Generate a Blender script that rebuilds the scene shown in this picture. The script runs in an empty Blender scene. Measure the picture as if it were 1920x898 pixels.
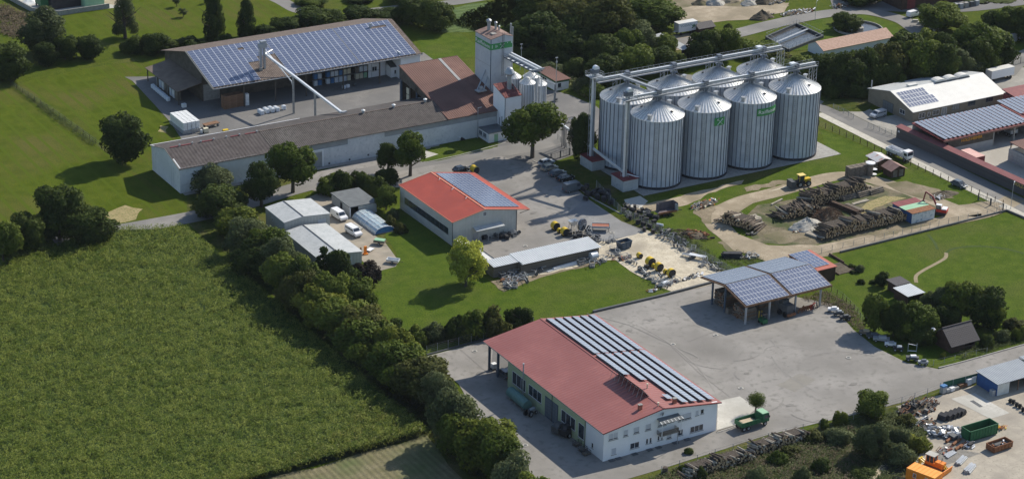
import bpy, bmesh, math, random
import numpy as np
from mathutils import Vector, Matrix
from mathutils.geometry import tessellate_polygon
random.seed(7)
rng = np.random.default_rng(7)
PI = math.pi
C = bpy.context.scene.collection
sc = bpy.context.scene

# ------------------------------------------------------------------ camera (metres; X and Y run along the walls of the halls)
CAM = Vector((-207.464, -308.836, 205.0))
YAW, PITCH, ROLL, FPX = 0.5435, math.radians(23.3304), math.radians(1.26295), 4243.04
cam_data = bpy.data.cameras.new('camera')
cam = bpy.data.objects.new('camera', cam_data)
C.objects.link(cam)
cam_data.sensor_width = 36.0
cam_data.lens = FPX / 1920 * 36.0
cam_data.clip_start = 1.0
cam_data.clip_end = 6000.0
cam.matrix_world = Matrix.Translation(CAM) @ Matrix.Rotation(-YAW, 4, 'Z') @ Matrix.Rotation(PI / 2 - PITCH, 4, 'X') @ Matrix.Rotation(ROLL, 4, 'Z')
sc.camera = cam

# ------------------------------------------------------------------ world, sun, exposure
SUN_EL, SUN_AZ = math.radians(37.2), math.radians(15.6)          # azimuth from +X towards +Y
w = bpy.data.worlds.new('World'); sc.world = w; w.use_nodes = True
nt = w.node_tree; nt.nodes.clear()
sky = nt.nodes.new('ShaderNodeTexSky'); sky.sky_type = 'NISHITA'; sky.sun_disc = False
sky.sun_elevation = SUN_EL; sky.sun_rotation = PI / 2 - SUN_AZ
sky.air_density = 1.0; sky.dust_density = 0.6; sky.ozone_density = 1.6
bg = nt.nodes.new('ShaderNodeBackground'); bg.inputs[1].default_value = 0.10
wo = nt.nodes.new('ShaderNodeOutputWorld')
nt.links.new(sky.outputs[0], bg.inputs[0]); nt.links.new(bg.outputs[0], wo.inputs[0])
sd = bpy.data.lights.new('sun', 'SUN'); sd.energy = 3.9; sd.angle = math.radians(0.5); sd.color = (1.0, 0.925, 0.80)
so = bpy.data.objects.new('sun', sd); C.objects.link(so)
sdir = Vector((math.cos(SUN_EL) * math.cos(SUN_AZ), math.cos(SUN_EL) * math.sin(SUN_AZ), math.sin(SUN_EL)))
so.rotation_euler = sdir.to_track_quat('Z', 'Y').to_euler(); so.location = (0, 0, 300)
sc.view_settings.view_transform = 'Standard'; sc.view_settings.look = 'None'
sc.view_settings.exposure = 0.55; sc.view_settings.gamma = 1.0
sc.render.engine = 'CYCLES'
sc.cycles.max_bounces = 5; sc.cycles.diffuse_bounces = 2; sc.cycles.glossy_bounces = 2; sc.cycles.transparent_max_bounces = 6

# ------------------------------------------------------------------ survey: a sight line of the aerial survey met with the ground or a wall plane
_R = cam.matrix_world.to_3x3()
def sight(px, py):
    return _R @ Vector(((px - 960) / FPX, -(py - 449) / FPX, -1.0))
def P(px, py, z=0.0):
    d = sight(px, py); t = (z - CAM.z) / d.z
    return (CAM.x + d.x * t, CAM.y + d.y * t)
def onX(px, py, X):
    d = sight(px, py); t = (X - CAM.x) / d.x
    return (CAM.y + d.y * t, CAM.z + d.z * t)
def onY(px, py, Y):
    d = sight(px, py); t = (Y - CAM.y) / d.y
    return (CAM.x + d.x * t, CAM.z + d.z * t)
_fw = _R @ Vector((0, 0, -1))
def ppm(x, y):                      # picture scale at a place on the ground
    return FPX / ((Vector((x, y, 0)) - CAM).dot(_fw))

# ------------------------------------------------------------------ materials
MATS = {}
def node(nt, t, **kw):
    n = nt.nodes.new(t)
    for k, v in kw.items():
        if k.startswith('i_'):
            n.inputs[int(k[2:]) if k[2:].isdigit() else k[2:].replace('_', ' ')].default_value = v
        else: setattr(n, k, v)
    return n
def mat(name, col, col2=None, scale=1.0, rough=0.8, metal=0.0, bump=0.0, bscale=None, detail=6, spec=0.3, big=None, bigscale=0.03,
        lo=0.35, hi=0.65, wave=None, wavecol=None, trans=0.0, biglo=0.4, bighi=0.62, fine=None, finescale=8.0, blend=0.5):
    """col/col2 mixed by noise, big = third colour in large patches, fine = fourth colour in small specks, wave = (axis, size, depth) ribs"""
    if name in MATS: return MATS[name]
    m = bpy.data.materials.new(name); m.use_nodes = True; MATS[name] = m
    nt = m.node_tree; b = nt.nodes['Principled BSDF']; L = nt.links
    b.inputs['Roughness'].default_value = rough; b.inputs['Metallic'].default_value = metal
    b.inputs['Specular IOR Level'].default_value = spec
    tc = node(nt, 'ShaderNodeTexCoord')
    def noise(s, d=detail):
        n = node(nt, 'ShaderNodeTexNoise'); n.inputs['Scale'].default_value = s; n.inputs['Detail'].default_value = d
        L.new(tc.outputs['Object'], n.inputs['Vector']); return n
    def mixer(fac, a, bcol):
        mx = node(nt, 'ShaderNodeMix', data_type='RGBA')
        L.new(fac, mx.inputs[0])
        if isinstance(a, tuple): mx.inputs[6].default_value = (*a, 1)
        else: L.new(a, mx.inputs[6])
        if isinstance(bcol, tuple): mx.inputs[7].default_value = (*bcol, 1)
        else: L.new(bcol, mx.inputs[7])
        return mx.outputs[2]
    def ramp(src, a, c):
        r = node(nt, 'ShaderNodeMapRange'); r.inputs[1].default_value = a; r.inputs[2].default_value = c
        L.new(src, r.inputs[0]); return r.outputs[0]
    out = col
    if col2: out = mixer(ramp(noise(scale).outputs[0], lo, hi), out, col2)
    if big: out = mixer(ramp(noise(bigscale, 5).outputs[0], biglo, bighi), out, big)
    if fine: out = mixer(ramp(noise(finescale, 2).outputs[0], 0.52, 0.7), out, fine)
    h = None
    if wave:
        ax, size, depth = wave
        wv = node(nt, 'ShaderNodeTexWave', wave_type='BANDS', bands_direction=ax, wave_profile='SIN')
        wv.inputs['Scale'].default_value = 0.314159 / size * 1.0; L.new(tc.outputs['Object'], wv.inputs['Vector'])
        wv.inputs['Distortion'].default_value = 0.0
        if wavecol: out = mixer(ramp(wv.outputs['Fac'], 0.75, 0.98), out, wavecol)
        bp = node(nt, 'ShaderNodeBump'); bp.inputs['Strength'].default_value = 1.0; bp.inputs['Distance'].default_value = depth
        L.new(wv.outputs['Fac'], bp.inputs['Height']); h = bp
    if bump:
        bp = node(nt, 'ShaderNodeBump'); bp.inputs['Strength'].default_value = 1.0; bp.inputs['Distance'].default_value = bump
        L.new(noise(bscale or scale * 4, 3).outputs[0], bp.inputs['Height'])
        if h: L.new(h.outputs[0], bp.inputs['Normal'])
        h = bp
    if h: L.new(h.outputs[0], b.inputs['Normal'])
    if isinstance(out, tuple): b.inputs['Base Color'].default_value = (*out, 1)
    else: L.new(out, b.inputs['Base Color'])
    if trans: b.inputs['Transmission Weight'].default_value = trans
    return m

def leafmat(name, dark, mid, light, tr=0.25, rough=0.7, soft=0.0):
    if name in MATS: return MATS[name]
    m = bpy.data.materials.new(name); m.use_nodes = True; MATS[name] = m
    nt = m.node_tree; L = nt.links; b = nt.nodes['Principled BSDF']; b.inputs['Roughness'].default_value = rough
    b.inputs['Specular IOR Level'].default_value = 0.10
    at = node(nt, 'ShaderNodeAttribute', attribute_name='tone'); at.attribute_type = 'GEOMETRY'
    oi = node(nt, 'ShaderNodeObjectInfo')
    tc = node(nt, 'ShaderNodeTexCoord')
    nz = node(nt, 'ShaderNodeTexNoise'); nz.inputs['Scale'].default_value = 0.45; nz.inputs['Detail'].default_value = 2
    if soft:
        an_ = node(nt, 'ShaderNodeAttribute', attribute_name='outward'); vt = node(nt, 'ShaderNodeVectorTransform', vector_type='NORMAL', convert_from='OBJECT', convert_to='WORLD'); L.new(an_.outputs['Vector'], vt.inputs[0])
        ge = node(nt, 'ShaderNodeNewGeometry'); mv = node(nt, 'ShaderNodeMix', data_type='VECTOR'); mv.inputs[0].default_value = soft; L.new(ge.outputs['Normal'], mv.inputs[4]); L.new(vt.outputs[0], mv.inputs[5])
        nn = node(nt, 'ShaderNodeVectorMath', operation='NORMALIZE'); L.new(mv.outputs[1], nn.inputs[0]); L.new(nn.outputs[0], b.inputs['Normal'])
    L.new(tc.outputs['Object'], nz.inputs['Vector'])
    a1 = node(nt, 'ShaderNodeMath', operation='MULTIPLY_ADD'); a1.inputs[1].default_value = 0.5
    L.new(at.outputs['Fac'], a1.inputs[0])
    a2 = node(nt, 'ShaderNodeMath', operation='MULTIPLY_ADD'); a2.inputs[1].default_value = 1.1; a2.inputs[2].default_value = -0.35
    L.new(nz.outputs[0], a2.inputs[0]); L.new(a2.outputs[0], a1.inputs[2])
    a3 = node(nt, 'ShaderNodeMath', operation='MULTIPLY_ADD'); a3.inputs[1].default_value = 0.28; L.new(oi.outputs['Random'], a3.inputs[0]); L.new(a1.outputs[0], a3.inputs[2])
    cr = node(nt, 'ShaderNodeValToRGB'); e = cr.color_ramp.elements
    e[0].position = 0.12; e[0].color = (*dark, 1); e[1].position = 0.95; e[1].color = (*light, 1)
    k = e.new(0.5); k.color = (*mid, 1)
    L.new(a3.outputs[0], cr.inputs[0]); L.new(cr.outputs[0], b.inputs['Base Color'])
    t = node(nt, 'ShaderNodeBsdfTranslucent'); L.new(cr.outputs[0], t.inputs[0])
    mx = node(nt, 'ShaderNodeMixShader'); mx.inputs[0].default_value = tr
    L.new(b.outputs[0], mx.inputs[1]); L.new(t.outputs[0], mx.inputs[2]); L.new(mx.outputs[0], nt.nodes['Material Output'].inputs[0])
    return m

# ------------------------------------------------------------------ mesh building
class MB:
    """collects boxes, prisms and tubes and links them as one mesh object"""
    def __init__(s): s.v = []; s.f = []; s.m = []; s.mi = 0
    def add(s, vs, fs):
        o = len(s.v); s.v += [tuple(v) for v in vs]; s.f += [tuple(i + o for i in f) for f in fs]; s.m += [s.mi] * len(fs); return s
    def box(s, x0, y0, z0, x1, y1, z1):
        return s.add([(x0,y0,z0),(x1,y0,z0),(x1,y1,z0),(x0,y1,z0),(x0,y0,z1),(x1,y0,z1),(x1,y1,z1),(x0,y1,z1)],
                     [(3,2,1,0),(4,5,6,7),(0,1,5,4),(1,2,6,5),(2,3,7,6),(3,0,4,7)])
    def obox(s, c, size, rz=0, rx=0, ry=0):
        M = Matrix.Translation(Vector(c)) @ Matrix.Rotation(rz, 4, 'Z') @ Matrix.Rotation(ry, 4, 'Y') @ Matrix.Rotation(rx, 4, 'X')
        a, b, d = (k / 2 for k in size)
        vs = [M @ Vector(p) for p in [(-a,-b,-d),(a,-b,-d),(a,b,-d),(-a,b,-d),(-a,-b,d),(a,-b,d),(a,b,d),(-a,b,d)]]
        return s.add(vs, [(3,2,1,0),(4,5,6,7),(0,1,5,4),(1,2,6,5),(2,3,7,6),(3,0,4,7)])
    def bar(s, p0, p1, w, h=None):
        p0, p1 = Vector(p0), Vector(p1); d = p1 - p0; h = h or w
        if d.length < 1e-6: return s
        q = d.to_track_quat('Y', 'Z').to_matrix()
        X, Z = q @ Vector((w/2,0,0)), q @ Vector((0,0,h/2))
        vs = [p0-X-Z, p0+X-Z, p0+X+Z, p0-X+Z, p1-X-Z, p1+X-Z, p1+X+Z, p1-X+Z]
        return s.add(vs, [(0,1,2,3),(7,6,5,4),(0,4,5,1),(1,5,6,2),(2,6,7,3),(3,7,4,0)])
    def tube(s, p0, p1, r0, r1=None, n=10, caps=True):
        p0, p1 = Vector(p0), Vector(p1); r1 = r0 if r1 is None else r1
        q = (p1 - p0).to_track_quat('Z', 'Y').to_matrix(); vs = []
        for p, r in ((p0, r0), (p1, r1)):
            for i in range(n):
                a = 2*PI*i/n; vs.append(p + q @ Vector((r*math.cos(a), r*math.sin(a), 0)))
        fs = [(i, (i+1)%n, n+(i+1)%n, n+i) for i in range(n)]
        if caps: fs += [tuple(range(n-1,-1,-1)), tuple(range(n,2*n))]
        return s.add(vs, fs)
    def path(s, pts, r, n=5):
        for a, b in zip(pts[:-1], pts[1:]): s.tube(a, b, r, r, n, False)
        return s
    def prism(s, poly, axis, a, b):
        """poly in the two other axes, extruded along axis from a to b"""
        n = len(poly); mk = {'x': lambda u,v,t:(t,u,v), 'y': lambda u,v,t:(u,t,v), 'z': lambda u,v,t:(u,v,t)}[axis]
        vs = [mk(u,v,a) for u,v in poly] + [mk(u,v,b) for u,v in poly]
        return s.add(vs, [tuple(range(n)), tuple(range(2*n-1,n-1,-1))] + [(i,n+i,n+(i+1)%n,(i+1)%n) for i in range(n)])
    def slab(s, a, b, c, d, t):
        """roof sheet through four points (upper face), thickness t"""
        vs = [Vector(k) for k in (a,b,c,d)]; lo = [k - Vector((0,0,t)) for k in vs]
        return s.add(vs + lo, [(0,1,2,3),(7,6,5,4),(0,4,5,1),(1,5,6,2),(2,6,7,3),(3,7,4,0)])
    def lathe(s, prof, c=(0,0,0), n=24, caps=True):
        vs = [(c[0]+r*math.cos(2*PI*i/n), c[1]+r*math.sin(2*PI*i/n), c[2]+z) for r, z in prof for i in range(n)]
        fs = [(k*n+i, k*n+(i+1)%n, (k+1)*n+(i+1)%n, (k+1)*n+i) for k in range(len(prof)-1) for i in range(n)]
        if caps: fs += [tuple(range(n-1,-1,-1)), tuple(range((len(prof)-1)*n, len(prof)*n))]
        return s.add(vs, fs)
    def use(s, i): s.mi = i; return s
    def mesh(s, name, mats):
        me = bpy.data.meshes.new(name); me.from_pydata(s.v, [], s.f)
        for m in (mats if isinstance(mats, (list, tuple)) else [mats]): me.materials.append(m)
        if len(me.materials) > 1: me.polygons.foreach_set('material_index', s.m)
        bm = bmesh.new(); bm.from_mesh(me); bmesh.ops.recalc_face_normals(bm, faces=bm.faces); bm.to_mesh(me); bm.free()
        return me
    def build(s, name, mats, parent=None, loc=(0,0,0), rz=0, smooth=False):
        me = s.mesh(name, mats)
        if smooth:
            me.polygons.foreach_set('use_smooth', [True]*len(me.polygons)); me.update()
        return link(name, me, parent, loc, rz)
def link(name, me, parent=None, loc=(0,0,0), rz=0):
    o = bpy.data.objects.new(name, me); C.objects.link(o); o.location = loc; o.rotation_euler = (0,0,rz)
    if parent: o.parent = parent
    return o
def tag(o, label=None, cat=None, group=None, kind=None):
    for k, v in (('label', label), ('category', cat), ('group', group), ('kind', kind)):
        if v: o[k] = v
    return o
def thing(name, label, cat, loc=(0,0,0), rz=0, group=None):
    if len(loc) == 2: loc = (*loc, 0)
    o = bpy.data.objects.new(name, None); C.objects.link(o); o.location = loc; o.rotation_euler = (0,0,rz); o.empty_display_size = .5
    return tag(o, label, cat, group)
KIDS = {}
def copy_tree(o, loc=None, rz=None, label=None, parent=None, scale=None):
    c = o.copy(); C.objects.link(c); c.parent = parent
    if loc is not None: c.location = loc if len(loc) == 3 else (*loc, 0)
    if rz is not None: c.rotation_euler = (0,0,rz)
    if label: c['label'] = label
    if scale is not None: c.scale = scale
    for ch in list(o.children): copy_tree(ch, parent=c)
    return c
def pieces(me, name, mats4, parent, rest=None):
    """alike pieces as parts sharing one mesh: mats4 = list of matrices"""
    for M in mats4:
        o = bpy.data.objects.new(name, me); C.objects.link(o); o.parent = parent; o.matrix_local = M
def joined(me, name, mats4, material, parent, kind='stuff'):
    n = len(me.vertices); vs = []; fs = []; mi = []
    for k, M in enumerate(mats4):
        vs += [tuple(M @ v.co) for v in me.vertices]; fs += [tuple(i + k*n for i in p.vertices) for p in me.polygons]; mi += [p.material_index for p in me.polygons]
    m2 = bpy.data.meshes.new(name); m2.from_pydata(vs, [], fs)
    for m in me.materials: m2.materials.append(m)
    m2.polygons.foreach_set('material_index', mi)
    o = link(name, m2, parent); o['kind'] = kind
    return o
def textmesh(txt, size, material, name='lettering', extrude=0.02, bold=0.0):
    cu = bpy.data.curves.new(name, 'FONT'); cu.body = txt; cu.size = size; cu.extrude = extrude; cu.align_x = 'CENTER'; cu.align_y = 'CENTER'; cu.offset = bold
    cu.resolution_u = 2
    t = bpy.data.objects.new(name, cu); C.objects.link(t)
    dg = bpy.context.evaluated_depsgraph_get(); me = bpy.data.meshes.new_from_object(t.evaluated_get(dg))
    bpy.data.objects.remove(t); bpy.data.curves.remove(cu)
    me.materials.clear(); me.materials.append(material); me.name = name
    return me

# ------------------------------------------------------------------ colours of the place
M_ = dict(
 meadow=mat('meadow_grass', (.058,.086,.006), (.085,.108,.011), .5, .95, bump=.10, spec=.05, bscale=3, big=(.13,.11,.045), bigscale=.05, biglo=.5, bighi=.8, fine=(.03,.055,.010), finescale=2.5),
 lawn=mat('lawn_grass', (.056,.094,.008), (.084,.120,.013), .35, .95, bump=.10, bscale=2.5, spec=.05, big=(.096,.108,.026), bigscale=.07, biglo=.5, bighi=.8, fine=(.034,.060,.009), finescale=3),
 rough=mat('rough_grass', (.040,.062,.009), (.086,.092,.022), .6, .95, spec=.03, bump=.15, bscale=2, big=(.13,.11,.058), bigscale=.12, biglo=.5, bighi=.7, fine=(.03,.05,.012), finescale=4),
 mown=mat('mown_meadow', (.060,.086,.005), (.088,.112,.010), .25, .95, spec=.03, bump=.08, bscale=2, wave=('X', 3.6, .01), wavecol=(.074,.104,.010), big=(.115,.098,.032), bigscale=.04, biglo=.45, bighi=.75, fine=(.04,.075,.014), finescale=3),
 asphalt=mat('yard_asphalt', (.235,.222,.203), (.300,.283,.260), .12, .9, bump=.01, bscale=20, big=(.175,.165,.150), bigscale=.05, biglo=.45, bighi=.72, fine=(.20,.19,.172), finescale=.7),
 asphalt2=mat('grey_asphalt', (.165,.160,.152), (.205,.196,.185), .3, .9, bump=.01, bscale=20, big=(.14,.138,.135), bigscale=.07, fine=(.15,.145,.14), finescale=1.5),
 road=mat('road_asphalt', (.20,.192,.178), (.25,.238,.22), .4, .9, bump=.008, bscale=20, big=(.17,.165,.155), bigscale=.1),
 paleconc=mat('pale_concrete', (.47,.45,.40), (.55,.53,.48), .5, .85, big=(.40,.385,.34), bigscale=.15, fine=(.4,.38,.33), finescale=2),
 sand=mat('pale_gravel', (.50,.44,.33), (.60,.54,.42), .6, .95, bump=.03, bscale=6, big=(.34,.30,.235), bigscale=.12, biglo=.5, bighi=.68, fine=(.36,.31,.23), finescale=2.5),
 dirt=mat('packed_dirt', (.33,.27,.19), (.43,.36,.265), .5, .95, bump=.04, bscale=4, big=(.24,.20,.135), bigscale=.12, fine=(.27,.22,.15), finescale=2),
 soil=mat('bare_soil', (.20,.16,.105), (.29,.24,.165), .6, .95, bump=.06, bscale=4, big=(.13,.12,.06), bigscale=.15, fine=(.15,.12,.08), finescale=2.5),
 darksoil=mat('dark_soil', (.075,.06,.042), (.12,.10,.07), .8, .95, bump=.1, bscale=3),
 stubble=mat('stubble_field', (.135,.125,.060), (.20,.175,.10), .5, .95, bump=.05, bscale=5, big=(.085,.115,.035), bigscale=.1, biglo=.42, bighi=.7, fine=(.10,.095,.045), finescale=3, wave=('X', 1.3, .06)),
 redroof=mat('red_tin_roof', (.285,.100,.090), (.325,.120,.106), .3, .55, wave=('Y', .8, .05), wavecol=(.255,.086,.077), big=(.25,.085,.077), bigscale=.12, fine=(.265,.095,.087), finescale=.7),
 orangered=mat('bright_red_roof', (.37,.064,.036), (.41,.078,.045), .4, .5, fine=(.34,.064,.042), finescale=.6, big=(.33,.06,.036), bigscale=.15, wave=('Y', .5, .02)),
 brownroof=mat('weathered_brown_roof', (.060,.051,.048), (.088,.077,.072), .5, .85, wave=('X', .5, .05), big=(.105,.096,.089), bigscale=.11, biglo=.5, bighi=.75, fine=(.05,.045,.042), finescale=1.2),
 rustroof=mat('rust_brown_roof', (.145,.074,.058), (.195,.102,.080), .4, .8, wave=('X', .6, .05), big=(.12,.062,.05), bigscale=.1),
 oldroof=mat('dark_brown_roof', (.10,.075,.063), (.15,.115,.095), .6, .85, wave=('X', .5, .05), fine=(.20,.16,.13), finescale=1.5),
 whitewall=mat('white_render', (.82,.83,.84), (.77,.78,.79), .5, .85),
 dirtywall=mat('weathered_white_wall', (.62,.635,.64), (.70,.71,.71), .8, .9, fine=(.53,.55,.56), finescale=1.3, big=(.57,.59,.59), bigscale=.15),
 greenwall=mat('pale_green_render', (.40,.46,.28), (.44,.50,.31), .5, .85),
 cladding=mat('grey_steel_cladding', (.42,.425,.40), (.48,.48,.45), .5, .6, wave=('X', .8, .03), spec=.4),
 claddingz=mat('grey_steel_cladding_boards', (.42,.425,.40), (.48,.48,.45), .5, .6, wave=('Z', .6, .03), spec=.4),
 greywall=mat('grey_render', (.30,.31,.31), (.35,.36,.36), .6, .85),
 towerwall=mat('tower_panel_render', (.47,.49,.52), (.52,.54,.56), .3, .85, fine=(.44,.46,.49), finescale=1),
 darkwall=mat('dark_timber_wall', (.07,.06,.05), (.11,.095,.08), .8, .9, wave=('X', .4, .02)),
 olive=mat('grey_brown_wall', (.20,.175,.135), (.235,.21,.165), .6, .85, wave=('X', .5, .02)),
 wood=mat('weathered_wood', (.15,.125,.10), (.22,.19,.155), 1.0, .9, fine=(.11,.09,.07), finescale=4),
 darkwood=mat('dark_brown_wood', (.055,.032,.022), (.085,.05,.035), 1.0, .85),
 brownwood=mat('brown_wood', (.16,.09,.05), (.23,.13,.08), 1.0, .85),
 palewood=mat('pale_wood', (.42,.34,.23), (.50,.42,.30), 1.0, .85),
 log=mat('log_bark', (.072,.055,.041), (.165,.132,.102), 1.2, .95, bump=.05, bscale=5),
 logpale=mat('dry_stripped_log', (.30,.265,.21), (.42,.38,.31), 1.2, .9, bump=.03, bscale=6),
 logend=mat('log_cut_end', (.36,.25,.14), (.46,.34,.20), 3, .9),
 silo=mat('galvanised_silo_sheet', (.45,.49,.54), (.52,.56,.61), .6, .5, metal=.0, wave=('Z', .28, .03), big=(.42,.46,.51), bigscale=.25, spec=.5),
 siloroof=mat('galvanised_roof_sheet', (.78,.78,.77), (.84,.84,.83), .7, .40, metal=.0, spec=.5, fine=(.56,.57,.57), finescale=2),
 stiff=mat('dark_galvanised_steel', (.11,.13,.165), (.15,.17,.205), 1, .5, metal=.4),
 galv=mat('galvanised_steel', (.32,.34,.36), (.40,.42,.44), 1, .45, metal=.3, spec=.5),
 brightgalv=mat('bright_galvanised_steel', (.68,.70,.72), (.76,.78,.79), 1, .4, metal=.25, spec=.5),
 tinroof=mat('pale_metal_roof', (.50,.525,.54), (.56,.58,.59), .5, .45, metal=.2, wave=('X', .55, .06), wavecol=(.30,.33,.36), spec=.5),
 greyroof=mat('light_grey_flat_roof', (.40,.42,.42), (.46,.475,.475), .5, .7, wave=('Y', .9, .02), fine=(.35,.37,.37), finescale=1.3),
 darkflat=mat('dark_grey_flat_roof', (.115,.125,.13), (.155,.168,.172), .7, .85, fine=(.13,.145,.15), finescale=1.5),
 whiteroof=mat('white_metal_roof', (.60,.59,.555), (.66,.65,.61), .5, .5),
 cell=mat('solar_cell_glass', (.088,.112,.185), (.115,.14,.22), .25, .22, spec=.6, fine=(.11,.135,.19), finescale=1.2),
 cell2=mat('pale_solar_glass', (.20,.24,.31), (.25,.29,.36), .3, .2, spec=.7),
 cell3=mat('light_solar_glass', (.23,.265,.325), (.30,.335,.395), .3, .25, spec=.6),
 frame=mat('aluminium_frame', (.62,.64,.68), (.68,.70,.73), 1, .4, metal=.3),
 black=mat('black_steel', (.022,.022,.025), (.04,.04,.045), 2, .6),
 rubber=mat('black_rubber', (.02,.02,.021), None, 1, .8),
 darkgrey=mat('dark_grey_paint', (.07,.075,.08), (.10,.105,.11), 2, .6),
 dark=mat('dark_interior', (.03,.03,.032), (.045,.044,.045), 1, .9),
 glass=mat('dark_window_glass', (.03,.04,.055), None, 1, .12, spec=.8),
 greyglass=mat('grey_window_glass', (.16,.18,.20), None, 1, .15, spec=.7),
 white=mat('white_paint', (.78,.78,.78), (.74,.74,.75), 1, .4, spec=.5),
 shutter=mat('white_roller_shutter', (.50,.52,.56), (.54,.56,.60), 1, .6, wave=('Z', .08, .01)),
 cream=mat('cream_paint', (.62,.57,.42), (.66,.61,.47), 1, .6),
 green=mat('bright_green_sign', (.055,.25,.08), (.065,.285,.095), 1, .6),
 darkgreen=mat('dark_green_paint', (.018,.11,.045), (.028,.14,.06), 1.5, .55),
 palegreen=mat('pale_green_sheet', (.25,.46,.28), (.30,.50,.33), 1, .6),
 teal=mat('teal_tank_paint', (.10,.21,.19), (.14,.25,.225), 1, .5),
 red=mat('red_paint', (.42,.035,.025), (.36,.03,.02), 1, .45),
 darkred=mat('dark_red_sheet', (.16,.028,.032), (.22,.045,.045), 1, .6),
 yellow=mat('yellow_paint', (.62,.42,.02), (.68,.48,.04), 1, .45),
 orange=mat('orange_paint', (.72,.21,.02), (.78,.26,.03), 1, .5),
 rust=mat('rusty_steel', (.20,.085,.04), (.30,.14,.07), 2, .9, fine=(.12,.05,.03), finescale=4),
 blue=mat('blue_container_paint', (.03,.09,.24), (.04,.11,.28), 1, .5, wave=('Y', .3, .03)),
 bluebin=mat('blue_plastic', (.05,.16,.36), (.08,.22,.42), 1, .5),
 navy=mat('navy_steel', (.05,.075,.11), (.07,.10,.14), 1, .5),
 beige=mat('beige_car_paint', (.36,.32,.24), None, 1, .3, spec=.6),
 silver=mat('silver_car_paint', (.50,.52,.54), None, 1, .3, metal=.3),
 blackcar=mat('black_car_paint', (.02,.022,.026), None, 1, .2, spec=.6),
 greycar=mat('grey_car_paint', (.10,.115,.13), None, 1, .25, spec=.6),
 water=mat('basin_water', (.03,.03,.028), (.07,.07,.065), .3, .25, spec=.8),
 concrete=mat('grey_concrete', (.29,.28,.26), (.35,.34,.31), 1, .9, fine=(.22,.21,.2), finescale=2),
 block=mat('concrete_block', (.32,.32,.32), (.37,.37,.36), 1, .9),
 stone=mat('pale_stone_heap', (.34,.32,.28), (.46,.44,.39), 1.5, .95, bump=.1, bscale=4),
 terracotta=mat('faded_clay_tiles', (.42,.27,.20), (.52,.35,.27), 2, .85, wave=('Y', .5, .04)),
 claytile=mat('black_clay_tile', (.045,.04,.045), (.07,.065,.07), 3, .7),
 brick=mat('brick_red_block', (.30,.11,.07), (.36,.15,.10), 2, .9),
 plastic=mat('white_translucent_plastic', (.70,.71,.70), (.76,.77,.76), 2, .5),
 polycarb=mat('pale_blue_glazing', (.33,.43,.47), (.45,.53,.56), .8, .2, spec=.7),
 sack=mat('pale_blue_white_sack', (.55,.60,.66), (.66,.70,.74), 2, .8),
 bark=mat('tree_bark', (.075,.06,.045), (.12,.10,.08), 2, .95),
 mesh=mat('fence_wire', (.16,.18,.18), None, 1, .6, metal=.3),
 darkmesh=mat('dark_green_fence_fabric', (.02,.085,.055), None, 1, .8),
)
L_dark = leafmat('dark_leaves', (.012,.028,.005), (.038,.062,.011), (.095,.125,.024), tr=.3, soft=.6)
L_mid = leafmat('mid_green_leaves', (.024,.048,.006), (.070,.105,.013), (.155,.190,.032), tr=.3, soft=.6)
L_yel = leafmat('yellow_green_leaves', (.042,.070,.008), (.115,.145,.018), (.22,.235,.040), tr=.3, soft=.6)
L_grey = leafmat('grey_green_willow_leaves', (.030,.046,.018), (.080,.104,.040), (.165,.19,.085), tr=.3, soft=.6)
L_brown = leafmat('brownish_leaves', (.026,.036,.009), (.068,.078,.018), (.145,.150,.040), tr=.3, soft=.6)
L_will = leafmat('willow_leaves', (.14,.18,.018), (.30,.34,.045), (.44,.45,.08), tr=.4, soft=.4)
L_brown = L_brown
L_purple = leafmat('dark_purple_leaves', (.014,.012,.011), (.032,.027,.022), (.062,.050,.038), soft=.6)
L_corn = leafmat('corn_leaves', (.016,.036,.003), (.066,.108,.008), (.205,.240,.045), tr=.2, rough=.55)
L_corny = leafmat('yellowing_corn_leaves', (.05,.075,.010), (.13,.15,.025), (.24,.23,.06), tr=.2, rough=.4)
L_weed = leafmat('weed_leaves', (.025,.040,.010), (.07,.095,.030), (.16,.17,.07))
L_dry = leafmat('dry_brush_leaves', (.05,.04,.025), (.12,.095,.06), (.20,.165,.11))

# ------------------------------------------------------------------ ground sheets
def sheet(name, poly, m, z, kind='structure', rough=0.0, label=None, cat=None, step=6.0):
    pts = [Vector((x, y, 0)) for x, y in poly]
    if rough:
        out = []
        for a, b in zip(pts, pts[1:] + pts[:1]):
            d = b - a; n = max(1, int(d.length / step)); nr = Vector((-d.y, d.x, 0)).normalized()
            for k in range(n): out.append(a + d * k / n + nr * (random.uniform(-rough, rough) if k else 0))
        pts = out
    tri = tessellate_polygon([pts])
    me = bpy.data.meshes.new(name); me.from_pydata([(p.x, p.y, z) for p in pts], [], [tuple(t) for t in tri])
    bm = bmesh.new(); bm.from_mesh(me); bmesh.ops.recalc_face_normals(bm, faces=bm.faces)
    for f in bm.faces:
        if f.normal.z < 0: f.normal_flip()
    bm.to_mesh(me); bm.free()
    me.materials.append(m); o = link(name, me)
    return tag(o, label, cat, kind=kind)
def pp(*q): return [P(x, y) for x, y in q]
def strip(name, px, wid, m, z, kind='structure'):
    """a band of the given width along surveyed points"""
    pts = [Vector((*P(x, y), 0)) for x, y in px]; L = []; R = []
    for i, p in enumerate(pts):
        d = (pts[min(i+1, len(pts)-1)] - pts[max(i-1, 0)]).normalized(); n = Vector((-d.y, d.x, 0)) * (wid[i] if isinstance(wid, list) else wid) / 2
        L.append(p + n); R.append(p - n)
    me = bpy.data.meshes.new(name); k = len(pts)
    me.from_pydata([(p.x, p.y, z) for p in L + R], [], [(i, k+i, k+i+1, i+1) for i in range(k-1)]); me.materials.append(m)
    return tag(link(name, me), kind=kind)
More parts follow.
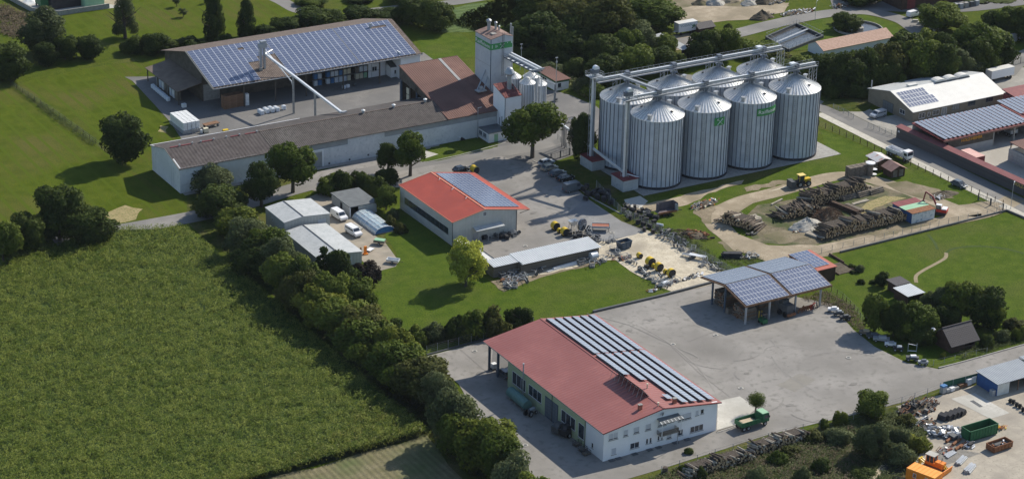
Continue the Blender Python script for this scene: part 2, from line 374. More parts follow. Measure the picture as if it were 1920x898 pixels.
def smoothpx(px, n=6):
    out = []
    for i in range(len(px)-1):
        p0, p1, p2, p3 = (np.array(px[max(0, min(len(px)-1, j))], float) for j in (i-1, i, i+1, i+2))
        for k in range(n):
            t = k/n; out.append(tuple(.5*((2*p1)+(-p0+p2)*t+(2*p0-5*p1+4*p2-p3)*t*t+(-p0+3*p1-3*p2+p3)*t**3)))
    return out + [px[-1]]
# ================================================================== THE GROUND
sheet('ground', [(-1500,-1500),(2500,-1500),(2500,2500),(-1500,2500)], M_['meadow'], 0.0)
sheet('mown_field', pp((-260,190),(0,168),(24,162),(100,218),(180,272),(230,310),(330,372),(372,385),(372,398),(220,423),(-260,540)), M_['mown'], .02)
sheet('mown_field', pp((60,150),(200,122),(330,108),(276,125),(246,152),(290,195),(330,262),(286,300),(240,310),(180,262),(110,205),(40,158)), M_['mown'], .02)
sheet('mown_field', pp((110,40),(240,-20),(540,-30),(560,25),(480,60),(340,80),(230,85),(140,75)), M_['mown'], .02)
sheet('meadow_strip', pp((780,70),(860,60),(900,90),(900,105),(800,118)), M_['lawn'], .02)
sheet('crop_field', pp((800,30),(880,8),(980,0),(975,40),(900,60),(830,62)), mat('crop_rows', (.055,.095,.02), (.10,.15,.035), .5, .95, bump=.12, bscale=2, wave=('Y', 2.4, .15), fine=(.04,.07,.015), finescale=3), .02, rough=.4)
sheet('stubble_field', [(-24,25),(-10,5),(-5,-40),(-120,-40),(-130,-30),(-120,22),(-60,23.5)], M_['stubble'], .02, rough=.8)
sheet('grass_verge', pp((740,800),(800,815),(870,900),(900,960),(980,1000),(1020,900),(930,800),(800,680),(650,540),(500,420),(400,330),(350,360),(355,420),(520,560),(660,690)), M_['rough'], .03, rough=.6)
# yards
sheet('barn_yard', pp((248,152),(290,197),(318,228),(345,268)) + [(-6,177),(76,177),(82,200),(84,224),(13,224),(13,238),(2,243)], M_['asphalt2'], .04)
sheet('tower_yard', pp((985,160),(1045,172),(1072,180),(1118,200),(1148,225),(1120,262),(1092,285),(1050,300),(1010,310),(960,300),(930,290),(940,240),(960,200)), M_['asphalt2'], .05)
strip('road', smoothpx([(100,452),(222,432),(370,405),(450,385),(540,358),(620,337),(700,322),(800,302),(880,291),(950,283),(1010,272),(1060,255)]), 6.4, M_['road'], .06)
sheet('workshop_yard', pp((555,352),(596,322),(700,298),(745,302),(800,305),(860,294),(950,276),(1010,300),(1060,337),(1105,375),(1165,415),(1212,433),(1190,445),(1120,470),(1080,480),(925,492),(880,455),(760,350),(748,352),(640,345),(600,360)), M_['asphalt'], .045)
sheet('yard_patch', pp((1035,352),(1062,345),(1105,378),(1165,416),(1206,433),(1188,442),(1120,454),(1098,432),(1060,405),(1090,380)), mat('blue_grey_concrete', (.215,.215,.212), (.262,.26,.255), .25, .85, big=(.19,.19,.188), bigscale=.12, fine=(.195,.195,.19), finescale=1), .053, rough=.15)
sheet('sheds_yard', pp((575,372),(622,352),(668,395),(700,440),(722,455),(748,490),(742,500),(712,508),(690,500),(620,430)), mat('brown_paving', (.30,.26,.20), (.36,.315,.25), .5, .9, big=(.25,.225,.18), bigscale=.2), .055)
sheet('barn_apron', [(-17,157),(-17,158.7),(53,158.7),(52,157.2)], M_['concrete'], .07)
sheet('small_lawn', pp((782,304),(793,298),(808,277),(843,270),(895,260),(917,272),(942,269),(922,279),(859,293),(823,302)), M_['lawn'], .08, rough=.15, step=2)
sheet('paved_patch', pp((780,296),(797,283),(822,290),(800,297)), M_['paleconc'], .10)
sheet('meadow_strip', pp((1046,166),(1075,172),(1125,200),(1150,218),(1150,190),(1100,165)), M_['lawn'], .07, rough=.2)
sheet('garden_lawn', pp((735,392),(760,378),(850,468),(925,535),(1000,520),(1130,492),(1165,492),(1262,548),(1120,585),(1010,602),(900,640),(800,672),(690,640),(650,560),(700,512),(748,496),(742,470),(722,445)), M_['lawn'], .04, rough=.15, step=3)
sheet('gravel_yard', pp((1065,478),(1120,455),(1175,444),(1212,431),(1262,452),(1330,492),(1370,520),(1330,535),(1262,548),(1205,522),(1155,488),(1118,489),(1085,500),(990,520),(960,528),(985,510)), M_['sand'], .09, rough=.5, step=2)
sheet('scrap_strip', pp((920,528),(1040,496),(1120,478),(1130,492),(1010,522),(945,548)), M_['soil'], .075, rough=.4, step=2)
# plaza of the front hall
sheet('plaza', pp((800,668),(905,640),(1112,588),(1335,533),(1352,528),(1560,570),(1600,618),(1640,650),(1700,680),(1760,692),(1840,668),(2050,612),(2050,632),(1830,702),(1700,752),(1612,775),(1440,815),(1250,876),(1100,920),(1050,960),(980,940),(930,840),(860,720)), M_['asphalt'], .05, rough=.12, step=6)
sheet('concrete_slab', pp((1346,752),(1387,743),(1419,765),(1383,795),(1344,806)), M_['paleconc'], .07)
sheet('gutter_strip', pp((1344,808),(1381,797),(1380,799),(1344,811)), M_['darksoil'], .09)
sheet('canopy_yard', pp((925,648),(1000,636),(985,700),(920,700)), M_['asphalt2'], .06)
# paddock, log yard, weeds
sheet('paddock', pp((1500,500),(1575,477),(1700,447),(1888,400),(2060,470),(2060,615),(1925,648),(1760,690),(1700,676),(1620,630),(1545,565)), M_['lawn'], .03)
sheet('log_yard_grass', pp((1150,395),(1230,372),(1380,350),(1555,290),(1535,240),(1700,310),(1880,384),(1820,400),(1580,468),(1480,520),(1380,520),(1290,460)), M_['lawn'], .035, rough=.3)
sheet('log_yard_soil', pp((1380,420),(1420,385),(1500,372),(1600,350),(1690,345),(1760,372),(1740,410),(1600,450),(1500,462),(1420,455)), mat('muddy_log_yard', (.13,.11,.065), (.21,.175,.115), .5, .95, bump=.08, bscale=3, big=(.055,.075,.018), bigscale=.13, biglo=.44, bighi=.56, fine=(.09,.08,.05), finescale=2), .045, rough=1.0)
for k,(q,m_) in enumerate([([(1345,455),(1380,440),(1420,450),(1400,470),(1370,475)],'soil'),([(1430,440),(1500,428),(1520,445),(1460,458)],'soil'),([(1395,352),(1460,338),(1500,340),(1440,352),(1400,360)],'soil'),([(1560,345),(1620,340),(1640,352),(1590,362)],'dirt'),([(1300,395),(1345,385),(1340,420),(1320,420)],'soil'),([(1620,440),(1700,418),(1760,412),(1740,424),(1650,446)],'soil')]): sheet('mud_patch', pp(*q), M_[m_], .068+k*.0008, rough=.7, step=1.5)
strip('dirt_track', smoothpx([(1905,372),(1850,398),(1760,418),(1640,448),(1560,465),(1500,474),(1440,472),(1385,452),(1345,425),(1345,402),(1390,378),(1450,362),(1500,348),(1560,332),(1610,332),(1680,350),(1740,372),(1800,395),(1840,400)]), [5,6,5,5,6,8,9,9,9,9,9,9,9,9,8,7,6,5,5][0:0] or 5.2, M_['dirt'], .065)
sheet('dirt_patch', pp((1335,400),(1400,370),(1430,372),(1365,412),(1385,440),(1440,460),(1560,462),(1560,480),(1440,492),(1375,470),(1330,430)), M_['dirt'], .085, rough=.5, step=3)
sheet('dirt_patch', pp((1700,340),(1760,355),(1790,372),(1745,378),(1690,362),(1660,345)), M_['soil'], .085, rough=.4, step=2)
sheet('dirt_patch', pp((1740,400),(1800,385),(1850,378),(1885,382),(1845,400),(1780,410)), M_['dirt'], .09, rough=.3, step=2)
sheet('dirt_patch', pp((1230,378),(1262,372),(1345,352),(1395,338),(1390,346),(1320,368),(1290,384),(1200,402),(1180,392)), M_['dirt'], .06, rough=.8, step=2)
sheet('dirt_patch', pp((1440,360),(1470,350),(1500,345),(1480,352)), M_['sand'], .07, rough=.2, step=2)
sheet('worn_grass', pp((1700,372),(1640,390),(1620,410),(1600,405),(1625,380),(1660,368)), mat('dry_yellow_grass', (.27,.22,.10), (.33,.27,.13), .7, .95, fine=(.12,.15,.04), finescale=2), .09, rough=.4, step=2)
sheet('worn_grass', pp((195,402),(235,385),(268,392),(255,412),(215,420)), mat('dry_yellow_grass', (.27,.22,.10)), .05, rough=.6, step=2)
sheet('worn_grass', pp((300,236),(316,238),(312,250),(296,247)), mat('dry_yellow_grass', (.27,.22,.10)), .05, rough=.4, step=2)
sheet('silo_pad', [(79.5,105.6),(139.5,105.6),(139.5,135),(79.5,135)], M_['concrete'], .12)
sheet('gravel_patch', [(69,104),(79.5,104),(79.5,131),(69,131)], M_['rough'], .06, rough=.3)
sheet('gravel_patch', pp((1170,375),(1200,368),(1215,378),(1200,392),(1175,388)), M_['paleconc'], .10, rough=.1, step=2)
sheet('weed_bank', pp((1180,920),(1240,885),(1340,850),(1440,826),(1600,782),(1690,758),(1725,790),(1745,830),(1705,870),(1690,960),(1300,1000)), M_['rough'], .035, rough=.5)
sheet('scrap_yard', pp((1680,762),(1745,745),(1830,722),(2000,690),(2040,960),(1680,960),(1700,900),(1725,850),(1740,810)), mat('pale_yard_gravel', (.36,.32,.26), (.43,.385,.31), .5, .95, big=(.28,.25,.21), bigscale=.12, biglo=.5, bighi=.7, fine=(.30,.27,.22), finescale=2), .06, rough=.3)
sheet('concrete_slab', pp((1783.5,747.7),(1827,737),(1893,774.4),(1857,785.3)), M_['paleconc'], .085)
o = sheet('drain_grate', pp((1818,752),(1825,750.5),(1843,762),(1837,764)), M_['darkgrey'], .10)
sheet('worn_grass', pp((1785,830),(1810,845),(1840,850),(1815,858),(1750,880),(1745,850)), mat('grey_cinder', (.20,.19,.17), (.26,.245,.22), .5, .95, fine=(.15,.14,.12), finescale=3), .075, rough=.5, step=2)
# the road with the timber fence, its verge, and yards beyond it
rd = [(154.2,20),(154.2,132),(152,146),(143,160),(132,170)]; rr = [(160.3,20),(160.3,130),(159.5,146),(150,163),(138,176)]
sheet('road', rd + rr[::-1], M_['road'], .06)
sheet('pavement', [(151.6,20),(154.1,20),(154.1,132),(151.6,133)], mat('pale_verge_gravel', (.46,.43,.36), (.54,.51,.44), .5, .9, fine=(.38,.36,.30), finescale=2), .075)
sheet('lot_gravel', [(160.4,103),(206,103),(232,106),(232,135),(204,137),(204,122),(168,122),(166,136),(160.6,140)], mat('grey_lot_gravel', (.30,.285,.25), (.37,.35,.31), .5, .95, big=(.24,.23,.205), bigscale=.1, fine=(.26,.25,.22), finescale=2), .06)
sheet('timber_yard_ground', [(162,40),(260,40),(260,103),(162,103)], mat('pale_yard_concrete', (.40,.37,.32), (.46,.43,.375), .4, .9, big=(.33,.305,.26), bigscale=.1, fine=(.35,.325,.28), finescale=1.5), .07)
sheet('roadside_grass', pp((1546,182),(1620,170),(1640,196),(1620,210),(1575,210),(1540,196)), M_['rough'], .08, rough=.4, step=2)
# beyond the trees
sheet('farm_yard', pp((1225,62),(1262,40),(1400,28),(1480,12),(1400,-40),(1200,-30)), M_['soil'], .03, rough=1)
sheet('dirt_patch', pp((1250,22),(1300,12),(1400,14),(1480,6),(1470,24),(1400,38),(1330,44),(1270,36)), M_['dirt'], .05, rough=.8)
strip('road', smoothpx([(1225,88),(1290,78),(1370,66),(1450,46),(1540,28),(1620,22),(1690,38),(1725,60),(1770,85),(1900,120)]), 6.5, M_['road'], .08)
strip('road', smoothpx([(1560,10),(1640,12),(1720,14),(1820,12),(1980,-10)]), 10, M_['asphalt2'], .07)
sheet('trailer_yard', pp((1232,100),(1252,68),(1320,60),(1345,70),(1330,84),(1290,92)), M_['dirt'], .07, rough=.3)
sheet('works_grass', pp((1450,62),(1530,38),(1620,28),(1680,46),(1690,66),(1560,90),(1450,100)), M_['lawn'], .09)
strip('road', smoothpx([(1880,140),(1905,115),(1960,90)]), 7, M_['road'], .09)
strip('path', smoothpx([(490,-14),(530,4),(560,20),(600,26)]), 5, M_['road'], .05)
strip('path', smoothpx([(690,22),(760,14),(860,4),(960,-14)]), 5, M_['road'], .05)
sheet('farm_yard', pp((10,-12),(60,22),(120,28),(226,14),(240,-20),(100,-40)), M_['paleconc'], .05)
sheet('dirt_patch', pp((170,-20),(240,-24),(222,12),(190,6)), M_['dirt'], .06)
# worn tracks: bare path in the paddock, tyre marks on the plaza
m_path = mat('trodden_earth', (.24,.20,.12), (.30,.25,.155), .8, .95)
strip('path', smoothpx([(1718,530),(1718,517),(1735,505),(1752,496),(1772,484),(1774,474)], 8), [.85]*99, m_path, .05)
m_tr = mat('crushed_grass', (.038,.066,.009), (.05,.080,.012), .8, .95)
strip('path', smoothpx([(1774,474),(1790,466),(1830,462),(1880,466),(1930,478)], 8), [.7]*99, m_tr, .052)
strip('path', smoothpx([(1740,440),(1752,455),(1758,468)], 6), [.7]*99, m_tr, .052)
m_mark = mat('tyre_mark_asphalt', (.205,.195,.178), (.245,.232,.213), .8, .9)
m_mark2 = mat('pale_scuff_asphalt', (.272,.257,.235), (.255,.24,.22), .8, .9)
for k, c in enumerate([[(1432,662),(1440,652),(1470,648),(1520,655),(1545,650)], [(1425,690),(1434,668),(1455,655),(1500,652)], [(1446,668),(1460,688),(1490,712),(1530,735)],
          [(1230,640),(1290,660),(1310,672),(1300,676)], [(1478,700),(1520,668),(1580,660),(1640,668)], [(1200,612),(1250,640),(1310,690),(1340,735)]]):
    strip('tyre_mark', smoothpx(c, 8), [.3]*99, m_mark if k % 2 == 0 else m_mark2, .062 + k*.003)
for k in range(7):
    cx_, cy_ = random.uniform(1330,1640), random.uniform(625,760); a_ = random.uniform(0,6.28); r_ = random.uniform(30,120)
    strip('tyre_mark', [(cx_+r_*math.cos(a_+q*.12), cy_+.42*r_*math.sin(a_+q*.12)) for q in range(9)], [.25]*99, m_mark if k % 3 else m_mark2, .0875+k*.0006)
for k in range(12):
    px_, py_ = [(1220,600),(1400,700),(1300,850),(1480,760),(1600,720),(1180,620),(900,700),(960,850),(1000,400),(1040,460),(950,470),(1120,420)][k]; x_, y_ = P(px_, py_); s_ = random.uniform(.4,1.0)
    sheet('oil_stain', [(x_+s_*math.cos(a)*random.uniform(.6,1.2), y_+s_*.7*math.sin(a)*random.uniform(.6,1.2)) for a in [PI*q/7 for q in range(14)]], mat('oily_asphalt', (.175,.165,.15), (.205,.195,.178), .9, .8), .0965+k*.0005)
for k, c in enumerate([[(1260,650),(1312,700),(1370,745)], [(1100,588),(1180,610),(1312,672)], [(863,655),(912,697)], [(1290,640),(1330,625),(1390,612)]]):
    strip('paving_joint', c, .14, m_mark2 if k != 1 else m_mark, .085 + k*.003)
sheet('patch', pp((1455,722),(1500,700),(1530,712),(1490,735)), mat('asphalt_repair', (.22,.205,.18), (.25,.235,.205), .5, .9), .058, rough=.3, step=2)
def manhole(px, py, where):
    x, y = P(px, py)
    t = thing('manhole_cover', 'round grey manhole cover ' + where, 'manhole cover', (x, y, .105), 0, 'manhole covers in the paved yards')
    MB().lathe([(.55, 0), (.55, .04), (.36, .05), (.36, .02)], n=20, caps=False).build('rim', M_['paleconc'], t)
    MB().lathe([(.36, 0), (.36, .035), (.05, .045)], n=20).build('lid', M_['darkgrey'], t)
for a in [(985,835,'in the shade beside the green-walled side of the red-roofed hall'), (890,659,'by the hedge behind the red-roofed hall'), (1262,646,'on the plaza beside the striped solar roof'),
          (1342,629,'on the plaza just short of the canopy shadow'), (1389,728,'on the plaza near the ball tree'), (1591,671,'in the middle of the wide plaza near the parked scrap'),
          (985,462,'in the yard between the two red-roofed halls, before the tin shed'), (1148,437,'in the shade of the silos by the blue skip'), (1128,744,'on the path in front of the white gable')][:8]:
    manhole(*a)
# kerbs
def kerb(px, h=.14, wdt=.3, m='concrete', z0=0):
    b = MB(); pts = [P(*q) for q in px]
    for a, c in zip(pts[:-1], pts[1:]): b.bar((*a, z0 + h/2), (*c, z0 + h/2), wdt, h)
    o = b.build('kerb', M_[m]); o['kind'] = 'structure'
kerb([(800,666),(905,638),(1000,617)], .25, .4, 'darkgrey'); kerb([(1112,586),(1240,556),(1335,531)], .5, .5, 'darkgrey')
kerb([(1760,690),(1800,680),(1925,645),(2050,608)], .2); kerb([(1344,811),(1381,799)], .14)
kerb([(1000,302),(1055,330),(1110,372),(1165,402)], .15); kerb([(800,305),(860,292),(950,268)], .14)
# ================================================================== PLANTS
def leaf_cloud(cent, nrm, size, tone, aspect=.6, droop=0):
    """quads at cent (n,3) tilted round nrm with random spin -> verts, faces"""
    n = len(cent); r = rng.normal(size=(n,3)); a = nrm + r * .75; a /= np.linalg.norm(a, axis=1, keepdims=True) + 1e-9
    t = rng.normal(size=(n,3)); t[:,2] -= droop; u = np.cross(a, t); u /= np.linalg.norm(u, axis=1, keepdims=True) + 1e-9; v = np.cross(a, u)
    if droop: u, v = v, u
    s = size[:,None]; U = u*s; V = v*s*aspect
    vs = np.stack([cent-U, cent+V*.9-U*.1, cent+U, cent-V*.9+U*.1], 1).reshape(-1,3)
    return vs, tone
def leaf_mesh(name, vs, tone, material, nper=4):
    n = len(vs)//nper; me = bpy.data.meshes.new(name)
    me.vertices.add(len(vs)); me.vertices.foreach_set('co', vs.astype(np.float32).ravel())
    me.loops.add(n*nper); me.loops.foreach_set('vertex_index', np.arange(n*nper, dtype=np.int32))
    me.polygons.add(n); me.polygons.foreach_set('loop_start', np.arange(0, n*nper, nper, dtype=np.int32)); me.polygons.foreach_set('loop_total', np.full(n, nper, dtype=np.int32))
    at = me.attributes.new('tone', 'FLOAT', 'FACE'); at.data.foreach_set('value', tone.astype(np.float32))
    me.materials.append(material); me.update(calc_edges=True)
    return me
def crown_mesh(name, material, n=3600, shape='round', seed=0, leaf=.30, lumps=22, lump=.34, gap=.12, droop=0, z0=.12):
    """crown in a unit box: radius 1, height 0..2 (z), scaled per tree"""
    global rng
    rng = np.random.default_rng(seed)
    C_ = []; R_ = []
    for k in range(lumps):
        d = rng.normal(size=3); d /= np.linalg.norm(d); rr = rng.uniform(.35, .78)
        p = d * rr
        if shape == 'round': p = p * np.array([1,1,.92]) + [0,0,1.0]
        elif shape == 'tall': z = rng.uniform(.1, 1.85); w_ = (1 - abs(z-.7)/1.35) * .62; an = rng.uniform(0, 2*PI); p = np.array([w_*math.cos(an), w_*math.sin(an), z])
        elif shape == 'cone': z = rng.uniform(.05, 1.9); w_ = (1 - z/2.0) * .75; an = rng.uniform(0, 2*PI); p = np.array([w_*math.cos(an), w_*math.sin(an), z])
        elif shape == 'bush': p = p * np.array([1,1,.9]); p[2] = abs(p[2])*1.15 + .25
        elif shape == 'birch': z = rng.uniform(.2, 1.8); w_ = .55*(1 - (z/2.05)**2); an = rng.uniform(0, 2*PI); p = np.array([w_*math.cos(an), w_*math.sin(an), z])
        C_.append(p); R_.append(lump * rng.uniform(.65, 1.25) * (1 if shape != 'cone' else max(.45, 1.1 - p[2]/2.4)))
    C_ = np.array(C_); R_ = np.array(R_)
    idx = rng.choice(lumps, n, p=R_**2/np.sum(R_**2))
    d = rng.normal(size=(n,3)); d /= np.linalg.norm(d, axis=1, keepdims=True); d[:,2] = np.where(rng.random(n) < .35, np.abs(d[:,2]), d[:,2])
    rad = R_[idx] * np.where(rng.random(n) < .75, rng.uniform(.82, 1.10, n), rng.uniform(.35, .85, n))
    p = C_[idx] + d * rad[:,None]
    if droop: p[:,2] -= rng.random(n) * droop
    p[:,2] = np.maximum(p[:,2], z0 * rng.random(n))
    tone = np.clip(rng.random(n) * .6 + rng.random(lumps)[idx] * .4, 0, 1)
    sz = leaf * rng.uniform(.6, 1.3, n) * .36
    vs, tone = leaf_cloud(p, d, sz, tone, .62 if not droop else .35, droop * 3)
    me = leaf_mesh(name, vs, tone, material); ow = (p - C_.mean(0)) * .9 + d * .35; ow /= np.linalg.norm(ow, axis=1, keepdims=True)
    at = me.attributes.new('outward', 'FLOAT_VECTOR', 'FACE'); at.data.foreach_set('vector', ow.astype(np.float32).ravel())
    return me
CROWNS = {}
def crown(kind):
    if kind in CROWNS: return CROWNS[kind]
    base, var = kind[:-1], int(kind[-1])
    spec = {
     'dark': (L_dark, 11000, 'round', .175, 44, .30), 'mid': (L_mid, 11000, 'round', .17, 48, .28), 'yel': (L_yel, 11000, 'round', .165, 46, .28),
     'grey': (L_grey, 12000, 'round', .145, 40, .30), 'brown': (L_brown, 10000, 'round', .17, 40, .29), 'purple': (L_purple, 3800, 'bush', .26, 20, .32),
     'tall': (L_dark, 8000, 'tall', .18, 40, .30), 'cone': (L_dark, 7000, 'cone', .17, 40, .26), 'birch': (L_grey, 8000, 'birch', .17, 34, .26),
     'bushd': (L_dark, 5000, 'bush', .23, 26, .32), 'bushm': (L_mid, 5000, 'bush', .22, 26, .31), 'bushg': (L_grey, 5000, 'bush', .20, 26, .32), 'bushy': (L_yel, 5000, 'bush', .22, 26, .30),
     'will': (L_will, 12000, 'round', .14, 44, .28), 'ball': (L_mid, 6000, 'round', .16, 70, .46), 'thin': (L_grey, 1500, 'round', .22, 22, .24), 'bushb': (L_brown, 3200, 'bush', .26, 22, .30)}[base]
    m, n, sh, lf, lu, lr = spec
    CROWNS[kind] = crown_mesh(base + '_crown', m, n, sh, seed=hash_(kind), leaf=lf, lumps=lu, lump=lr, droop=.28 if base == 'birch' else 0)
    return CROWNS[kind]
def hash_(s): return sum((i+1)*ord(c) for i, c in enumerate(s))
TRUNK = {}
def trunk_mesh(k):
    if k in TRUNK: return TRUNK[k]
    r = random.Random(k); b = MB(); b.tube((0,0,-.05),(0.02,.01,.5),.075,.055,8); b.tube((.02,.01,.5),(0,.03,1.0),.055,.03,7)
    for i in range(7):
        a = i*2.4 + r.random(); z = .35 + .08*i; e = Vector((.55*math.cos(a), .55*math.sin(a), z+.35)); b.tube((.01,.01,z), e, .028, .010, 5)
        b.tube(e*.7+Vector((0,0,z*.3)), e + Vector((.2*math.cos(a+1), .2*math.sin(a+1), .15)), .012, .004, 4)
    TRUNK[k] = b.mesh('trunk', M_['bark']); return TRUNK[k]
def plant_at(x, y, w_, h_, kind, label, name='tree', cat='tree', group=None, low=None, trunk=True):
    """w_ crown width, h_ total height, low = height of the crown's underside (share of the height)"""
    t = thing(name, label, cat, (x, y, 0), random.uniform(0, 6.28), group)
    me = crown(kind + str(random.randrange(3)))
    low = (.10 if not kind.startswith('bush') else 0) if low is None else low
    zc = h_ * (low if low > .08 else low - .07); sz = (h_ - zc) / 1.95 if not kind.startswith('bush') and kind != 'purple' else h_ / 1.45
    f = .52 if kind in ('tall', 'cone', 'birch') else .5
    c = link('crown', me, t); c.scale = (w_*f*1.02, w_*f*1.02, sz); c.location = (0, 0, zc); c.rotation_euler = (0,0,random.uniform(0,6))
    if trunk:
        k = link('trunk', trunk_mesh(random.randrange(3)), t); hh = h_*(low + .5); k.scale = (hh*.9*(.8 if low > .2 else 1), hh*.9*(.8 if low > .2 else 1), hh)
    return t
def plant(x0, x1, yt, yb, kind, label, name='tree', cat='tree', group=None, low=None, base=None, trunk=True):
    """the crown's outline as surveyed from the air: left, right, top, bottom; the stem stands under its middle"""
    wpx = x1 - x0; X, Y = P((x0+x1)/2, base if base else yb - .17*wpx)
    s = ppm(X, Y); w_ = wpx / s
    by = base if base else yb - .17*wpx
    h_ = max(.6, (by - yt) / s / math.cos(PITCH) - .10*w_)
    return plant_at(X, Y, w_, h_, kind, label, name, cat, group, low, trunk)
ORD = ['first','second','third','fourth','fifth','sixth','seventh','eighth','ninth','tenth','eleventh','twelfth','thirteenth','fourteenth','fifteenth','sixteenth','seventeenth','eighteenth','nineteenth','twentieth','twenty-first','twenty-second','twenty-third','twenty-fourth','twenty-fifth','twenty-sixth','twenty-seventh','twenty-eighth','twenty-ninth','thirtieth','thirty-first','thirty-second','thirty-third','thirty-fourth','thirty-fifth']
KW = {'dark':'dark green tree','mid':'mid green tree','yel':'yellowish green tree','grey':'grey green tree','brown':'brownish green tree','purple':'dark purple shrub','tall':'tall slim dark tree','cone':'dark pointed conifer','birch':'drooping birch',
      'bushd':'dark green bush','bushm':'mid green bush','bushg':'grey green bush','bushy':'yellowish bush','ball':'clipped tree','will':'pale willow','thin':'thin pale tree','bushb':'brownish bush'}
def row(lst, where, group, name='tree', grow=None):
    if grow is None: grow = 1.34 if any(k in where for k in ('beside the corn','belt','wood','screen')) else 1.08
    for i, (x0, x1, yt, yb, k) in enumerate(lst):
        nm = {'cone':'conifer','birch':'birch_tree'}.get(k, 'bush' if (k.startswith('bush') or k == 'purple') else name)
        cx = (x0+x1)/2; hw = (x1-x0)/2*grow; x0, x1 = cx-hw, cx+hw; yt -= (yb-yt)*.04
        plant(x0, x1, yt, yb, k, f'{KW[k]}, {ORD[i]} {where}', nm, 'bush' if nm == 'bush' else 'tree', group, low=None if k in ('birch','thin') or nm == 'bush' else .0)
# the diagonal hedgerow beside the corn
row([(372,457,342,424,'dark'),(406,476,383,458,'yel'),(425,500,405,500,'grey'),(470,540,420,520,'mid'),(450,530,440,535,'dark'),(492,560,440,545,'grey'),(505,580,470,575,'mid'),(540,600,480,590,'dark'),
     (530,600,500,605,'brown'),(578,640,462,560,'cone'),(600,668,470,565,'tall'),(560,640,530,630,'yel'),(590,655,505,610,'mid'),(600,690,555,655,'mid'),(638,700,515,600,'mid'),(640,720,562,670,'brown'),
     (640,735,590,700,'mid'),(700,762,600,700,'yel'),(700,790,632,745,'mid'),(728,800,640,720,'yel'),(748,850,662,775,'brown'),(790,850,690,790,'grey'),(808,890,726,850,'grey'),(830,900,760,870,'mid'),
     (862,962,768,895,'yel'),(900,975,800,920,'mid'),(925,1000,840,960,'grey'),(960,1050,880,1010,'mid')],
    'from the road in the hedgerow beside the corn field', 'hedgerow trees beside the corn field')
row([(358,438,306,372,'grey')], 'in front of the corner of the long barn', 'trees at the corner of the long barn')
row([(655,714,484,545,'purple'),(612,645,585,625,'bushb'),(668,712,565,610,'bushy')], 'beside the grey sheds along the lawn edge', 'bushes beside the grey sheds')
row([(718,762,585,640,'bushd'),(752,800,600,655,'bushm'),(785,840,592,650,'bushg'),(830,880,575,645,'bushd'),(852,915,560,640,'bushm'),(895,958,562,635,'bushb'),(945,1002,560,622,'bushd')],
    'from the corn side in the hedge behind the front red hall', 'hedge between the lawn and the front hall')
plant(500,598,262,378,'mid','big round green tree standing before the long barn beside its grey door', low=.12)
plant(455,526,300,400,'dark','dark tree beside the big round tree, behind the grey sheds')
plant(182,287,205,322,'dark','large dark round tree alone on the meadow by the long barn', low=.05)
row([(112,222,380,478,'dark'),(60,165,342,470,'dark'),(15,90,395,490,'dark'),(-30,45,410,510,'mid'),(110,150,440,482,'bushd')], 'from the road in the clump at the corn field top', 'dark clump above the corn field')
plant(938,1058,186,322,'mid','broad round tree with visible trunk at the road in front of the tower', low=.10, base=296)
plant(732,806,244,320,'mid','round leafy tree with bare trunk before the long barn wall', low=.14, base=330)
plant(703,752,262,335,'dark','darker tree leaning against its neighbour before the long barn', low=.15, base=326)
plant(828,918,440,552,'will','bright yellow green willow alone on the lawn by the tin shed', 'willow_tree', low=.03)
plant(698,750,346,402,'mid','small round green tree behind the pool cover', low=.05)
plant(1063,1118,205,310,'dark','dark tree beside the left end of the silo battery', low=.04)
row([(590,640,325,372,'bushm'),(620,668,312,368,'bushd'),(650,700,308,362,'bushd'),(680,728,320,372,'bushd'),(600,650,318,352,'bushm'),(700,748,305,350,'bushd')], 'in the shrubs behind the dark flat shed', 'shrubs behind the dark flat shed')
row([(718,745,398,432,'bushb'),(735,765,412,440,'bushb'),(724,750,384,415,'bushg')], 'beside the arched pool cover', 'low hedge beside the pool cover')
# top left
row([(38,130,16,118,'grey'),(-25,62,78,165,'dark'),(62,112,78,132,'dark'),(95,150,62,122,'dark'),(140,197,65,120,'dark'),(225,275,62,108,'bushd'),(262,330,58,112,'dark'),(320,380,64,100,'bushd'),(400,450,60,90,'bushm')],
    'from the corner in the hedge beyond the mown meadow', 'hedge beyond the mown meadow')
row([(208,262,-12,82,'birch'),(377,425,-8,82,'tall'),(443,483,6,78,'tall'),(323,340,-10,16,'thin'),(334,354,14,36,'thin'),(378,394,-8,10,'thin')], 'on the meadow behind the solar-roofed barn', 'trees on the meadow behind the barn')
row([(476,530,40,82,'bushd'),(510,562,30,76,'dark'),(552,622,12,70,'dark'),(600,650,18,66,'dark'),(640,700,6,58,'dark'),(680,745,20,56,'bushd'),(700,760,14,52,'dark'),(742,800,-6,60,'dark'),(785,845,-4,70,'dark'),(560,610,-8,22,'mid'),(650,700,-12,14,'dark'),(730,780,-22,16,'mid')],
    'from the left in the tree belt behind the solar-roofed barn', 'tree belt behind the solar-roofed barn')
